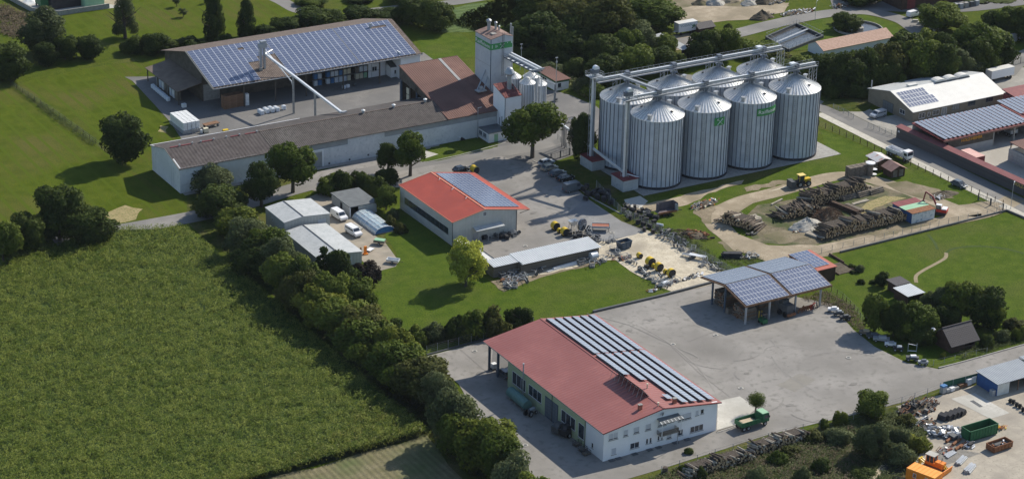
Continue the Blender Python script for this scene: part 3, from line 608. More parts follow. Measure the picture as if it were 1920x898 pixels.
# top middle wood
row([(960,1040,-30,70,'dark'),(1010,1110,-20,90,'brown'),(1080,1180,-15,110,'brown'),(960,1050,20,110,'dark'),(1020,1110,40,125,'dark'),(1140,1200,20,90,'dark'),(1175,1272,-10,80,'mid'),(1090,1150,60,130,'dark'),(1040,1090,80,130,'bushd'),(980,1030,80,120,'bushd'),(1100,1170,-30,40,'brown'),(1000,1060,-20,60,'dark'),(1050,1110,30,110,'dark'),(1110,1170,70,150,'dark'),(970,1010,40,100,'dark'),(1150,1200,50,130,'mid'),(1060,1100,100,150,'bushd'),(1010,1060,110,150,'bushg')],
    'from the left in the dark wood behind the tower', 'dark wood behind the tower')
row([(1085,1135,85,135,'bushd'),(1100,1160,100,175,'dark'),(1140,1215,75,160,'mid'),(1165,1230,40,120,'grey'),(1195,1260,82,150,'dark'),(1215,1262,60,120,'mid'),(1240,1290,90,140,'bushd'),(1296,1350,52,125,'dark'),(1330,1382,50,120,'mid'),(1290,1330,70,130,'dark'),(1375,1450,62,118,'bushm'),(1352,1376,48,80,'tall'),
     (1420,1480,80,125,'bushb'),(1080,1110,140,178,'bushg'),(1090,1130,150,190,'bushm')],
    'from the left in the tree screen behind the silos', 'tree screen behind the silos')
row([(1440,1500,100,140,'bushd'),(1480,1540,95,150,'bushm'),(1520,1580,98,170,'dark'),(1560,1630,95,185,'dark'),(1600,1660,90,180,'dark'),(1630,1690,80,175,'brown'),(1655,1730,60,165,'dark'),(1690,1760,70,175,'mid'),(1730,1790,80,178,'dark'),(1540,1590,130,190,'bushd'),(1770,1830,90,165,'grey'),
     (1790,1885,40,148,'mid'),(1800,1860,70,155,'dark'),(1842,1900,60,140,'dark'),(1600,1640,130,180,'mid'),(1460,1500,112,150,'bushm'),(1500,1550,110,160,'bushd'),(1550,1600,100,150,'mid'),(1640,1690,110,180,'dark'),(1700,1750,50,130,'mid'),(1740,1800,60,150,'dark'),(1660,1700,130,185,'bushm'),(1720,1780,140,185,'dark'),(1790,1850,110,160,'dark'),(1580,1630,140,190,'bushd'),(1440,1470,118,150,'bushg')],
    'from the silos in the dark tree screen above the white roof', 'tree screen above the white roof')
row([(1725,1803,3,72,'mid'),(1862,1925,12,80,'mid'),(1900,1970,6,90,'dark'),(1840,1890,20,75,'dark'),(1562,1608,22,68,'dark'),(1580,1645,-25,20,'dark'),(1800,1900,-15,12,'bushd'),(1560,1580,24,50,'thin')], 'around the road beyond the tree screen', 'trees around the road beyond the screen')
# right side
row([(1610,1668,550,632,'mid'),(1650,1700,560,640,'dark'),(1670,1755,562,648,'mid'),(1700,1760,600,655,'dark'),(1718,1752,545,600,'grey'),(1742,1800,530,610,'grey'),(1760,1840,520,620,'mid'),(1800,1888,530,628,'dark'),(1745,1800,570,630,'dark'),(1840,1880,560,625,'mid'),(1640,1668,508,542,'dark')],
    'from the plaza in the group round the garden huts', 'trees round the garden huts')
row([(1602,1622,492,512,'bushg'),(1606,1622,520,534,'bushd'),(1630,1645,522,534,'bushd'),(1592,1606,505,514,'bushd'),(1760,1775,655,672,'bushy'),(1590,1606,492,504,'bushd')], 'in the small fenced garden behind the solar canopy', 'small garden bushes')
row([(1598,1668,728,792,'mid')], 'standing round and compact by the fence of the scrap yard', 'trees by the scrap yard fence')
row([(1600,1672,786,870,'grey'),(1560,1590,760,800,'bushy'),(1534,1556,780,806,'bushm'),(1540,1600,790,840,'bushg'),(1655,1710,782,850,'bushg'),(1690,1745,800,850,'bushy'),(1660,1720,820,880,'bushg'),(1680,1720,770,800,'bushb'),(1500,1550,800,835,'bushb'),(1590,1640,870,900,'bushd'),
     (1460,1500,830,860,'bushb'),(1440,1480,840,875,'bushm'),(1282,1300,834,852,'bushm'),(1272,1300,862,890,'bushm'),(1305,1325,868,900,'bushd'),(1490,1520,865,905,'bushg'),(1400,1440,865,905,'bushg'),(1520,1560,850,890,'bushd')],
    'from the willow in the overgrown bank below the plaza', 'shrubs in the overgrown bank')
row([(1895,1925,600,640,'bushy'),(1860,1895,612,645,'bushg'),(1835,1865,622,655,'bushd'),(1880,1925,590,620,'bushb')], 'from the right along the road behind the black-tiled hut', 'shrubs along the road by the hut')
plant(1398,1434,734,774,'ball','small clipped ball tree on a thin trunk beside the green tipper truck', low=.32, base=775)
# ---------------------------------------------------------------- corn field (nobody could count the plants)
def inpoly(x, y, poly):
    c = np.zeros(len(x), bool); n = len(poly)
    for i in range(n):
        x0, y0 = poly[i]; x1, y1 = poly[(i+1) % n]
        if y0 == y1: continue
        cond = ((y0 > y) != (y1 > y)) & (x < (x1-x0)*(y-y0)/(y1-y0) + x0); c ^= cond
    return c
def blades(name, poly, material, dens, hgt, nleaf, llen, lwid, label, cat, yellow=None, z=0, spread=.3, up=.6, jit=None):
    a = np.array(poly); lo = a.min(0); hi = a.max(0); n = int((hi-lo).prod()*dens)
    x = rng.uniform(lo[0], hi[0], n); y = rng.uniform(lo[1], hi[1], n); k = inpoly(x, y, poly); x = x[k]; y = y[k]; n = len(x)
    h = hgt * rng.uniform(.75, 1.12, n) * (1 + .10*np.sin(x*.35+np.sin(y*.21)*2) * np.cos(y*.28))
    X = np.repeat(x, nleaf); Y = np.repeat(y, nleaf); H = np.repeat(h, nleaf); N = len(X)
    an = rng.uniform(0, 2*PI, N); L_ = llen*rng.uniform(.6, 1.2, N); zf = rng.uniform(up, 1.0, N)
    dx, dy = np.cos(an), np.sin(an); wv = lwid*rng.uniform(.6,1.2,N)/2
    b = np.stack([X + dx*spread*rng.random(N), Y + dy*spread*rng.random(N), z + H*zf - L_*.25], 1)
    mid = b + np.stack([dx*L_*.45, dy*L_*.45, L_*.30], 1); tip = b + np.stack([dx*L_*.95, dy*L_*.95, L_*rng.uniform(-.25,.25,N)], 1)
    s = np.stack([-dy*wv, dx*wv, wv*rng.uniform(-.5,.5,N)], 1)
    vs = np.stack([b - s*.6, mid - s, tip, mid + s, b + s*.6], 1).reshape(-1,3)
    tone = np.clip(np.repeat(rng.random(n), nleaf)*.5 + rng.random(N)*.5, 0, 1)
    me = leaf_mesh(name, vs, tone, material, 5); o = link(name, me)
    return tag(o, label, cat, kind='stuff')
rng = np.random.default_rng(11)
corn_poly = [(-24.2,24.6),(-24.6,80),(-25.5,137),(-38.9,143.0),(-69,137.5),(-95,132),(-128,128),(-128,23)]
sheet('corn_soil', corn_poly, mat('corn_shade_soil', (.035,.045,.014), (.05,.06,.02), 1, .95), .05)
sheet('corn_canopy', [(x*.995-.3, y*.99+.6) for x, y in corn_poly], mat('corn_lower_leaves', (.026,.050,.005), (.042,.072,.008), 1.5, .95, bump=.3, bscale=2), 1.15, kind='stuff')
vis = [(-24.2,24.6),(-24.6,80),(-25.5,137),(-38.9,143.0),(-69,137.5),(-88,134),(-112,60),(-118,23)]
blades('corn', vis, L_corn, 5.2, 2.3, 7, .62, .11, 'tall green corn crop filling the field beside the hedgerow', 'corn', up=.45)
blades('corn', [(-24.2,24.6),(-24.4,36),(-30,40),(-42,30),(-58,27),(-100,26),(-100,23)], L_corny, 2.6, 2.3, 7, .75, .13, 'yellowing corn plants along the front corner of the field', 'corn', up=.25)
blades('weeds', pp((1200,905),(1240,890),(1300,870),(1340,872),(1420,850),(1500,830),(1600,790),(1690,768),(1730,800),(1740,830),(1700,870),(1690,905)), L_weed, 5, .8, 5, .6, .16, 'knee-high weeds on the overgrown bank below the plaza', 'weeds', up=.1, spread=.5)
blades('weeds', pp((1240,895),(1300,876),(1420,856),(1500,838),(1600,800),(1620,860),(1600,905),(1220,905)), L_dry, 2.5, .9, 5, .6, .13, 'dry pale grass among the weeds on the overgrown bank', 'weeds', up=.2, spread=.5)
blades('weeds', pp((1505,560),(1548,545),(1600,575),(1625,625),(1600,612),(1570,582)), L_dry, 5, .5, 5, .5, .14, 'dry pale weeds between the solar canopy and the garden fence', 'weeds', up=.1, spread=.5)
blades('weeds', pp((1800,660),(1850,640),(1925,620),(1925,642),(1800,676)), L_weed, 4, .8, 5, .5, .14, 'rough weeds along the road by the black-tiled hut', 'weeds', up=.1, spread=.5)
blades('weeds', pp((1040,130),(1100,150),(1110,190),(1060,165),(985,120),(980,80),(1010,90)), L_weed, 2.5, 1.3, 6, .9, .25, 'tall weeds behind the kiosk below the wood', 'weeds', up=.1, spread=.6)
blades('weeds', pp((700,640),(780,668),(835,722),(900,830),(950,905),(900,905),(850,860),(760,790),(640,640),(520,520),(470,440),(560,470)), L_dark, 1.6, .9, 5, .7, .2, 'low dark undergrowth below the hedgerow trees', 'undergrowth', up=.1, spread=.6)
blades('weeds', pp((1280,440),(1330,470),(1380,515),(1365,520),(1290,470),(1230,430),(1160,395),(1175,392)), L_weed, 4, .7, 5, .5, .14, 'weeds along the mesh fence of the gravel yard', 'weeds', up=.1, spread=.5)
blades('weeds', pp((1380,470),(1420,480),(1440,495),(1400,510),(1360,490)), L_weed, 3, .5, 5, .5, .14, 'weeds round the scrap heap behind the solar canopy', 'weeds', up=.1, spread=.5)
blades('weeds', pp((20,162),(28,160),(110,215),(182,268),(176,276),(100,225)), L_weed, 4, .9, 5, .5, .14, 'line of rough growth along the wire fence across the meadow', 'weeds', up=.1, spread=.5)
blades('weeds', pp((880,25),(985,-20),(985,70),(965,60),(940,48),(900,60),(850,45)), L_mid, 1.6, 1.0, 6, 1.0, .35, 'dense green crop beyond the tower', 'crop', up=.1, spread=.8)
blades('weeds', pp((0,8),(48,28),(60,60),(30,75),(0,60)), L_dry, 1.6, .8, 6, 1.0, .3, 'brown weeds along the silage wall in the top corner', 'weeds', up=.1, spread=.8)
rng = np.random.default_rng(5)
# ================================================================== BUILDINGS
def T(x, y, z): return Matrix.Translation((x, y, z))
def frameM(o, u, v):
    """matrix whose x axis runs along u and y axis along v from o"""
    u, v = Vector(u).normalized(), Vector(v).normalized(); n = u.cross(v); m = Matrix((u, v, n)).transposed().to_4x4(); m.translation = Vector(o); return m
def panel_mesh(lx, ly, cellm, fr=.045, t=.05, gx=.05, mid=True, fry=None):
    """solar panel in a box lx by ly (with its gap): aluminium frame with a recessed-looking glass pane a little proud"""
    b = MB(); b.use(0).box(gx/2, .01, 0, lx-gx/2, ly-.01, t)
    b.use(1); e = fr; fy = fry or fr
    if mid and lx > ly: b.box(gx/2+e, .015+e, t, lx/2-.012, ly-.015-e, t+.006); b.box(lx/2+.012, .015+e, t, lx-gx/2-e, ly-.015-e, t+.006)
    else: b.box(gx/2+e, .01+fy, t, lx-gx/2-e, ly-.01-fy, t+.006)
    return b.mesh('solar_panel', [M_['frame'], M_[cellm]])
def window(parent, plane, a0, z0, a1, z1, c, kind='dark', panes=1, out=-1, sill=True, name='window', fr='white'):
    """a framed window on a wall plane x=c or y=c (local), from a0,z0 to a1,z1; out = side it faces"""
    f = MB(); g = MB(); d = .06*out; fw = .07
    def bx(b, p0, q0, p1, q1, d0, d1):
        lo, hi = sorted((c+d0*out, c+d1*out))
        if plane == 'y': b.box(p0, lo, q0, p1, hi, q1)
        else: b.box(lo, p0, q0, hi, p1, q1)
    bx(f, a0, z0, a1, z0+fw, -.04, .05); bx(f, a0, z1-fw, a1, z1, -.04, .05); bx(f, a0, z0+fw, a0+fw, z1-fw, -.04, .05); bx(f, a1-fw, z0+fw, a1, z1-fw, -.04, .05)
    wdt = (a1-a0)/panes
    for k in range(1, panes): bx(f, a0+k*wdt-fw/2, z0+fw, a0+k*wdt+fw/2, z1-fw, -.04, .05)
    w_ = f.build(name, M_[fr], parent)
    for k in range(panes):
        pb = MB(); zt = z1-fw; zb = z0+fw
        x0, x1 = a0+k*wdt+(fw if k == 0 else fw/2), a0+(k+1)*wdt-(fw if k == panes-1 else fw/2)
        if kind == 'dark': bx(pb, x0, zb, x1, zt, -.04, .012); pb.build('pane', M_['glass'], w_)
        elif kind == 'grey': bx(pb, x0, zb, x1, zt, -.04, .012); pb.build('pane', M_['greyglass'], w_)
        else:
            bx(pb, x0, zb+.22 if kind == 'gap' else zb, x1, zt, -.04, .03); pb.build('shutter', M_['shutter'], w_)
            if kind == 'gap': q = MB(); bx(q, x0, zb, x1, zb+.22, -.04, .012); q.build('pane', M_['glass'], w_)
    if sill:
        s = MB(); bx(s, a0-.06, z0-.09, a1+.06, z0-.002, -.02, .14); s.build('sill', M_['concrete'], w_)
    return w_
def slats(mb, x0, y0, x1, y1, n, z0, z1, t=.03):
    for i in range(n): pass

# ---------------------------------------------------------------- front hall: white gable, red roof, striped solar field
def front_hall():
    W, L, H, R, X0 = 25.8, 44.16, 6.2, 8.1, 13.1
    YW = 35.0
    t = thing('workshop_hall', 'long red-roofed hall with white two-storey gable and six solar strips at the front', 'building', (0,0,0))
    b = MB(); b.prism([(0,0),(W,0),(W,H),(X0,R-.02),(0,H)], 'y', 0, .3); b.build('gable_wall', M_['whitewall'], t)
    b = MB(); b.box(W-.3,.3,0,W,L-.5,H-.02); b.build('side_wall', M_['whitewall'], t)
    b = MB(); b.box(0,.3,0,.3,6.2,H-.02); b.build('side_wall', M_['whitewall'], t)
    b = MB(); b.box(0,6.2,0,.3,YW,H-.02); b.prism([(0.3,0),(W-.3,0),(W-.3,H-.1),(X0,R-.1),(.3,H-.1)], 'y', YW-.3, YW); b.build('side_wall', M_['greenwall'], t)
    b = MB(); o = .35; th = .16
    b.slab((-o-.05,-o,H-.03),(X0,-o,R+.03),(X0,L+.1,R+.03),(-o-.05,L+.1,H-.03),th); b.slab((X0,-o,R+.03),(W+.75,-o,H-.12),(W+.75,L+.1,H-.12),(X0,L+.1,R+.03),th)
    rf = b.build('roof', M_['redroof'], t)
    b = MB(); b.bar((X0,-o,R+.06),(X0,L+.1,R+.06),.34,.07); b.build('ridge_cap', M_['redroof'], rf)
    b = MB(); b.bar((-o-.08,-o,H-.1),(-o-.08,L,H-.1),.14,.12); b.build('gutter', M_['darkgrey'], rf)
    b = MB(); b.bar((-o,-o-.02,H-.13),(X0,-o-.02,R-.07),.05,.2); b.bar((X0,-o-.02,R-.07),(W+.75,-o-.02,H-.22),.05,.2); b.build('verge_board', M_['darkred'], rf)
    for x, y in ((.4,L-1.2),(8.5,L-.8),(17,L-.8),(W-.3,L-.8),(.4,39.5)): MB().box(x-.2,y-.2,0,x+.2,y+.2,H-.15+ (1.2 if 5<x<20 else 0)).build('post', M_['navy'], t)
    for y in (.5, 12, 24): MB().tube((W+.12,y,0),(W+.12,y,H-.3),.07,.07,7).build('downpipe', M_['galv'], t)
    for y in (6.3, 18.2): MB().tube((-.1,y,0),(-.1,y,H-.3),.06,.06,7).build('downpipe', M_['darkgrey'], t)
    # gable windows, surveyed from the picture of the gable
    def z8(a, b_): return (1120 + a/5.9875, 740 + b_/5.9875)
    for x0, x1, tl, bl, kd, pn in [(128,233,440,515,'gap',2),(293,347,396,470,'gap',1),(408,473,366,438,'gap',1),(540,605,330,403,'gap',1),(680,775,290,360,'gap',2),(780,862,262,318,'shut',2),(910,1057,228,300,'gap',2),(1103,1140,176,232,'shut',1),(1160,1197,163,215,'dark',1),
                                   (158,213,600,673,'shut',1),(368,470,545,610,'dark',2),(545,572,492,552,'dark',1),(585,611,480,542,'dark',1),(675,700,460,515,'dark',1),(712,738,450,503,'dark',1),(778,835,437,497,'gap',1),(905,962,394,460,'dark',1),(1042,1190,360,428,'dark',3)]:
        ax, az = onY(*z8(x0, tl), 0); bx_, bz = onY(*z8(x0, bl), 0); cx, _ = onY(*z8(x1, tl - (x1-x0)*.277), 0)
        window(t, 'y', ax, bz, cx, az, 0, kd, pn)
    # side windows and gate
    for px0, px1, zt, zb, pn, kd in [(961,985.7,694,717,3,'dark'),(991.7,1015.8,719,738.5,3,'dark'),(1052.9,1079.2,765.7,788.4,3,'dark'),(1085,1096,790,818,1,'dark'),(1109.3,1113,828,838,1,'dark')]:
        ya, za = onX(px0, zt, 0); _, zb_ = onX(px0, zb, 0); yb, _ = onX(px1, zt + (px1-px0)*.775, 0)
        window(t, 'x', min(ya,yb), zb_, max(ya,yb), za, 0, kd, pn)
    ya, za = onX(1022.5, 741, 0); yb, _ = onX(1046.8, 760, 0)
    g = MB(); y0, y1 = min(ya,yb), max(ya,yb); g.box(-.04,y0,0,.02,y1,za); gt = g.build('gate', M_['navy'], t)
    for r_ in range(5):
        for c_ in range(5):
            s = MB(); u = y0 + .15 + (y1-y0-.3)/5*c_; v = .3 + (za-.45)/5*r_; s.box(-.07,u+.06,v+.06,-.035,u+(y1-y0-.3)/5-.06,v+(za-.45)/5-.06); s.build('pane', M_['greyglass'], gt)
    # balcony with canopy and dish
    x0 = onY(*z8(670,400),0)[0]; x1 = onY(*z8(868,352),0)[0]; zb = onY(*z8(670,425),-1.2)[1]+.2
    zb = 2.75; bal = MB().box(x0,-1.35,zb,x1,-.02,zb+.14).build('balcony', M_['concrete'], t)
    b = MB()
    n = 26
    for i in range(n+1): b.box(x0+(x1-x0)*i/n-.03,-1.36,zb+.16,x0+(x1-x0)*i/n+.03,-1.31,zb+1.0)
    for i in range(6): b.box(x0-.02,-1.3+i*.24,zb+.16,x0+.03,-1.24+i*.24,zb+1.0); b.box(x1-.03,-1.3+i*.24,zb+.16,x1+.02,-1.24+i*.24,zb+1.0)
    b.box(x0,-1.38,zb+1.0,x1,-1.28,zb+1.07); b.box(x0,-1.37,zb+.5,x1,-1.33,zb+.58); b.build('railing', M_['wood'], bal)
    b = MB(); b.slab((x0-.2,-1.9,5.75),(x1+.6,-1.9,5.75),(x1+.6,-.02,6.15),(x0-.2,-.02,6.15),.08); cn = b.build('canopy', M_['darkflat'], t)
    b = MB()
    for i in range(7): b.bar((x0-.2+i*(x1-x0+.8)/6,-1.9,5.78),(x0-.2+i*(x1-x0+.8)/6,-1.15,5.94),.22,.04)
    b.build('canopy_edge', M_['galv'], cn)
    for x in (x0-.05, x1+.25): MB().box(x-.05,-1.8,zb,x+.05,-1.7,5.72).build('canopy_post', M_['white'], cn)
    MB().box(x1-.1,-1.25,0,x1+.02,-1.13,zb).build('balcony_post', M_['galv'], bal)
    ds = MB().lathe([(0.02,.14),(.25,.09),(.42,0),(.44,.0)], n=14, caps=False).build('satellite_dish', M_['darkgrey'], t); ds.location = (onY(*z8(725,200),0)[0],-.35,6.95); ds.rotation_euler = (1.9,0,.9)
    for xx in (1.1, 2.6, 6.2, 9.6, 11.6, 15.5, 18.2): MB().box(xx,-.9,.09,xx+1.2,-.05,.16).build('light_well', M_['darkgrey'], t)
    # chimneys, vents
    for (px, py, z) in ((1200,766,7.7),(1264.5,755,7.6)):
        X, Y = P(px, py, z); zr = R - abs(X-X0)*(R-H)/X0
        c = MB().box(X-.35,Y-.28,zr-.2,X+.35,Y+.28,zr+1.0).build('chimney', M_['brick'], rf); MB().box(X-.42,Y-.35,zr+1.0,X+.42,Y+.35,zr+1.1).build('chimney_cap', M_['concrete'], c)
    for (px, py) in ((1213.5,726),(1234,761)):
        X, Y = P(px, py, 8.0); MB().tube((X,Y,7.6),(X,Y,8.7),.12,.12,8).tube((X,Y,8.7),(X,Y,8.82),.2,.2,8).build('vent_pipe', M_['cream'], rf)
    X, Y = P(991, 702, 5.5); MB().tube((-.55,Y,0),(-.55,Y,8.0),.13,.13,9).tube((-.55,Y,8),(-.55,Y,8.2),.2,.2,9).build('flue', M_['galv'], t)
    # solar strips standing up from the roof
    pm = panel_mesh(1.42, 1.0, 'cell3', fr=.04, gx=.02, mid=False); sl = (R-H)/(W-X0+.6); tilt = math.atan(sl) - math.radians(1)
    ms = []
    for k in range(6):
        xs = X0 + .75 + k*2.05
        for j in range(42):
            y = .6 + j*1.0 + (.5 if j > 23 else 0)
            if k == 0 and j < 14: continue
            if k == 1 and (5 < j < 11 or j < 2): continue
            if k == 1 and j < 6 and j > 3: continue
            if y > L - .6: continue
            z = R - (xs - X0)*sl + .42
            ms.append(T(xs, y, z) @ Matrix.Rotation(tilt + math.radians(6), 4, 'Y'))
    pieces(pm, 'solar_panel', ms, t)
    b = MB()
    for k in range(6):
        xs = X0 + .75 + k*2.05; z = R - (xs-X0)*sl
        y0 = 14.6 if k == 0 else .6
        if k == 1: b.box(xs-.04,11.6,z-.05,xs,L-.8,z+.42); continue
        b.box(xs-.04,y0,z-.05,xs,24.4,z+.42); b.box(xs-.04,25.1,z-.05,xs,L-.8,z+.42)
    b.build('panel_rack', M_['darkgrey'], t)
    # leaning collector rack beside the ridge
    b = MB(); Ya, Yb = P(1218,742,8.2)[1], P(1166,700,8.2)[1]; xr = X0 - .9; zr = R - .15
    n = 8
    for i in range(n+1):
        y = Ya + (Yb-Ya)*i/n; b.bar((xr-.3,y,zr+1.75),(xr+1.25,y,zr+.1),.07,.07); b.bar((xr-.3,y,zr+1.7),(xr-.9,y,zr-.1),.05,.05)
    rk = b.build('collector_rack', M_['galv'], t)
    for i in range(n):
        ya = Ya + (Yb-Ya)*i/n; yb = Ya + (Yb-Ya)*(i+1)/n; q = MB().slab((xr-.3,ya+.06,zr+1.85),(xr-.3,yb-.06,zr+1.85),(xr+1.2,yb-.06,zr+.22),(xr+1.2,ya+.06,zr+.22),.07); q.build('collector', M_['black'], rk)
front_hall()

# ---------------------------------------------------------------- middle hall: grey cladding, bright red roof
def middle_hall():
    x0, y0, W, L, H, R, XR, XE = 24.4, 101.0, 16.9, 25.3, 5.9, 7.5, 8.45, 20.3
    t = thing('workshop_hall', 'grey clad hall with bright orange-red roof and one large solar field', 'building', (x0, y0, 0))
    HR = 5.65
    b = MB(); b.prism([(0,0),(W,0),(W,HR),(XR,R-.05),(0,H)], 'y', 0, .2); b.build('gable_wall', M_['cladding'], t)
    b = MB(); b.prism([(0,0),(W,0),(W,HR),(XR,R-.05),(0,H)], 'y', L-.2, L); b.build('gable_wall', M_['cladding'], t)
    b = MB(); b.box(0,.2,0,.2,L-.2,2.0); b.box(0,.2,3.7,.2,L-.2,H-.05); b.box(0,.2,2.0,.2,1.9,3.7); b.box(0,L-2.2,2.0,.2,L-.2,3.7); b.build('side_wall', M_['claddingz'], t)
    b = MB().box(W-.2,.2,0,W,L-.2,HR); b.build('side_wall', M_['claddingz'], t)
    for i in range(10):
        a = 1.9 + i*2.12; f = MB().box(.02,a,2.0,.10,a+.08,3.7).box(.02,a+.08,2.0,.10,a+2.12,2.07).build('window', M_['darkgrey'], t); MB().box(.06,a+.08,2.07,.09,a+2.12,3.7).build('pane', M_['glass'], f)
    b = MB(); b.slab((-.15,-.15,H),(XR,-.15,R),(XR,L+.15,R),(-.15,L+.15,H),.12); b.slab((XR,-.15,R),(XE,-.15,5.2),(XE,L+.15,5.2),(XR,L+.15,R),.12); rf = b.build('roof', M_['orangered'], t)
    b = MB(); b.bar((-.17,-.17,H-.04),(XR,-.17,R-.04),.08,.2); b.bar((XR,-.17,R-.04),(XE,-.17,5.16),.08,.2); b.bar((-.19,-.15,H-.04),(-.19,L+.15,H-.04),.08,.2); b.bar((XE,-.15,5.16),(XE,L+.15,5.16),.08,.2)
    b.bar((-.17,L+.17,H-.02),(XR,L+.17,R-.02),.08,.2); b.bar((XR,L+.17,R-.02),(XE,L+.17,5.18),.08,.2); b.bar((XR,-.15,R+.03),(XR,L+.15,R+.03),.3,.06)
    b.build('roof_trim', mat('pale_orange_trim', (.62,.24,.15), (.66,.29,.19), 1, .5), rf)
    sl = (R-5.2)/(XE-XR); pm = panel_mesh(1.02, 1.64, 'cell', fr=.035, gx=.015, mid=False); ms = []
    a = math.atan(sl)
    for i in range(9):
        for j in range(14): ms.append(T(XR+.7+i*1.04*math.cos(a), 1.3+j*1.66, R-.7*sl+.12-i*1.04*math.sin(a)) @ Matrix.Rotation(a, 4, 'Y'))
    pieces(pm, 'solar_panel', ms, t)
    for px, py in ((822,341.5),(846,359.5),(872,376.5)):
        X, Y = P(px, py, 7.0); X -= x0; Y -= y0; z = H + (R-H)*X/XR
        v = MB().tube((X,Y,z-.1),(X,Y,z+1.1),.07,.07,7).build('vent_pipe', M_['orangered'], rf); MB().bar((X,Y,z+.12),(XR-.1,Y+.6,R+.1),.1).build('stay', M_['shutter'], v)
    for x, y in ((0,-.1),(W,-.1)): MB().tube((x-.08,y,0),(x-.08,y,H-.2),.07,.07,7).build('downpipe', M_['darkgrey'], t)
    X, z = onY(909,401.5,y0); window(t, 'y', X-x0-.5, z-.5, X-x0+.5, z+.6, 0, 'grey', 1, sill=False)
    d = MB().box(5.9-.6,-.06,.05,5.9+.9,.0,2.1).build('door', M_['galv'], t)
    X0_, z0_ = onY(894,434,y0-1.8); X1_, z1_ = onY(947,422.5,y0-1.8)
    cn = MB().slab((X0_-x0,-1.8,z0_),(X1_-x0,-1.8,z0_),(X1_-x0,-.02,z0_+.35),(X0_-x0,-.02,z0_+.35),.1).build('canopy', M_['greyroof'], t)
    for k in range(3): x = X0_-x0+.6+k*2.6; MB().box(x-.05,-1.6,.05,x+.05,-1.5,z0_-.1).build('canopy_post', M_['galv'], cn)
    b = MB()
    b.slab((XE-2.5,.1,4.6),(XE-.1,.1,5.0),(XE-.1,.25,5.0),(XE-2.5,.25,4.6),.06); b.build('eave_strut', M_['darkgrey'], t)
middle_hall()

# ---------------------------------------------------------------- long barn with white walls and brown roof
def long_barn():
    x0, y0, W, H, R, L = -17.45, 158.75, 17.35, 6.42, 8.62, 87.1
    YR = 8.4; XB = 72.75
    t = thing('long_barn', 'very long barn with weathered white walls and brown roof beside the road', 'building', (x0, y0, 0))
    b = MB(); b.prism([(0,0),(W,0),(W,H),(YR,R-.03),(0,H)], 'x', 0, .3); b.build('gable_wall', M_['dirtywall'], t)
    segs = [(.3,34.5,H),(37.6,41.6,4.6),(41.6,52.0,5.9),(52.0,L,4.9)]
    b = MB(); b.box(.3,0,0,20,.3,H-.02); b.box(20,.03,0,29.2,.3,H-.02); b.box(29.2,0,0,33.0,.3,4.3); b.box(37.5,0,0,44.6,.3,4.6); b.box(44.6,-.02,0,54.8,.3,H-.05); b.box(54.8,0,0,L,.3,4.7); b.box(33.0,0,3.9,37.5,.3,4.6); b.build('side_wall', M_['dirtywall'], t)
    b = MB(); b.box(29.2,.12,4.3,33,.28,H-.03); b.box(33,.12,4.6,44.6,.28,H-.03); b.box(54.8,.12,4.7,L,.28,H-.03); b.build('upper_cladding', M_['greywall'], t)
    b = MB(); b.box(.3,W-.3,0,L,W,H-.02); b.build('side_wall', M_['dirtywall'], t)
    b = MB(); b.box(33.0,.1,0,37.5,.2,3.9); b.build('gate', M_['greywall'], t)
    fr = MB(); fr.box(32.6,-.08,0,33.0,-.005,4.3); fr.box(37.5,-.08,0,37.9,-.005,4.3); fr.box(32.6,-.08,4.3,37.9,-.005,4.62); fr.build('gate_frame', M_['whitewall'], t)
    E1 = 72.85   # where the hip of the open hall's roof starts
    b = MB(); b.slab((-.2,-.35,H-.12),(24.6,-.35,H-.12),(24.6,YR,R),(-.2,YR,R),.14); b.slab((24.6,W+.3,H-.08),(-.2,W+.3,H-.08),(-.2,YR,R),(24.6,YR,R),.14)
    r1 = b.build('roof', mat('brown_tar_roof', (.066,.055,.053), (.088,.075,.072), .6, .85, wave=('X', .9, .03), fine=(.052,.043,.042), finescale=1), t)
    b = MB(); b.slab((24.6,-.38,H-.10),(73.2,-.38,H-.10),(73.2,YR,R+.03),(24.6,YR,R+.03),.14); b.slab((73.2,W+.3,H-.06),(24.6,W+.3,H-.06),(24.6,YR,R+.03),(73.2,YR,R+.03),.14)
    b.build('roof', M_['brownroof'], t)
    MB().bar((24.6,YR,R+.06),(73,YR,R+.06),.3,.07).build('ridge_cap', M_['oldroof'], t)
    k = 0
    for a, e in ((1.2,3.4),(4,6.6),(9.5,12.3),(17,19.2),(20.8,23.8)): MB().bar((a,YR,R+.05),(e,YR,R+.05),.4,.08).build('ridge_tile', M_['darkred'], r1)
    for a in (3.7,7,9.2,12.6,15.9,19.4,24.0): MB().tube((a,YR,R),(a,YR,R+.3),.14,.14,8).tube((a,YR,R+.3),(a,YR,R+.4),.22,.2,8).build('roof_vent', M_['galv'], r1)
    for px, py in ((681,209),(738,200),(797,190)):
        x, z = onY(px, py, y0+YR); x -= x0; v = MB().tube((x,YR,R-.1),(x,YR,R+.65),.3,.3,10).build('roof_vent', M_['galv'], r1); MB().lathe([(.52,.0),(.5,.12),(.1,.35)], (x,YR,R+.65), 12).build('cowl', M_['plastic'], v)
    b = MB(); b.bar((-.24,-.3,H-.14),(-.24,YR,R-.02),.06,.2); b.bar((-.24,YR,R-.02),(-.24,W+.3,H-.1),.06,.2); b.build('verge_board', M_['concrete'], t)
    b = MB(); b.bar((-.2,W+.36,H-.08),(40,W+.36,H-.08),.16,.14); b.build('gutter', M_['whitewall'], t)
    for x in (3.9, 5.1): MB().box(-.03 if x < 4 else -.02, x, .1, 0, x+.08, 5.6).build('wall_pipe', M_['greywall'], t)
    for x, z in ((39.2,.3),(44.8,.3),(50,.6),(58.6,2.2),(62.4,2.3),(60,.2)): MB().box(x,-.06,z,x+.45,-.002,z+.45).build('vent_hatch', M_['darkgrey'], t)
long_barn()

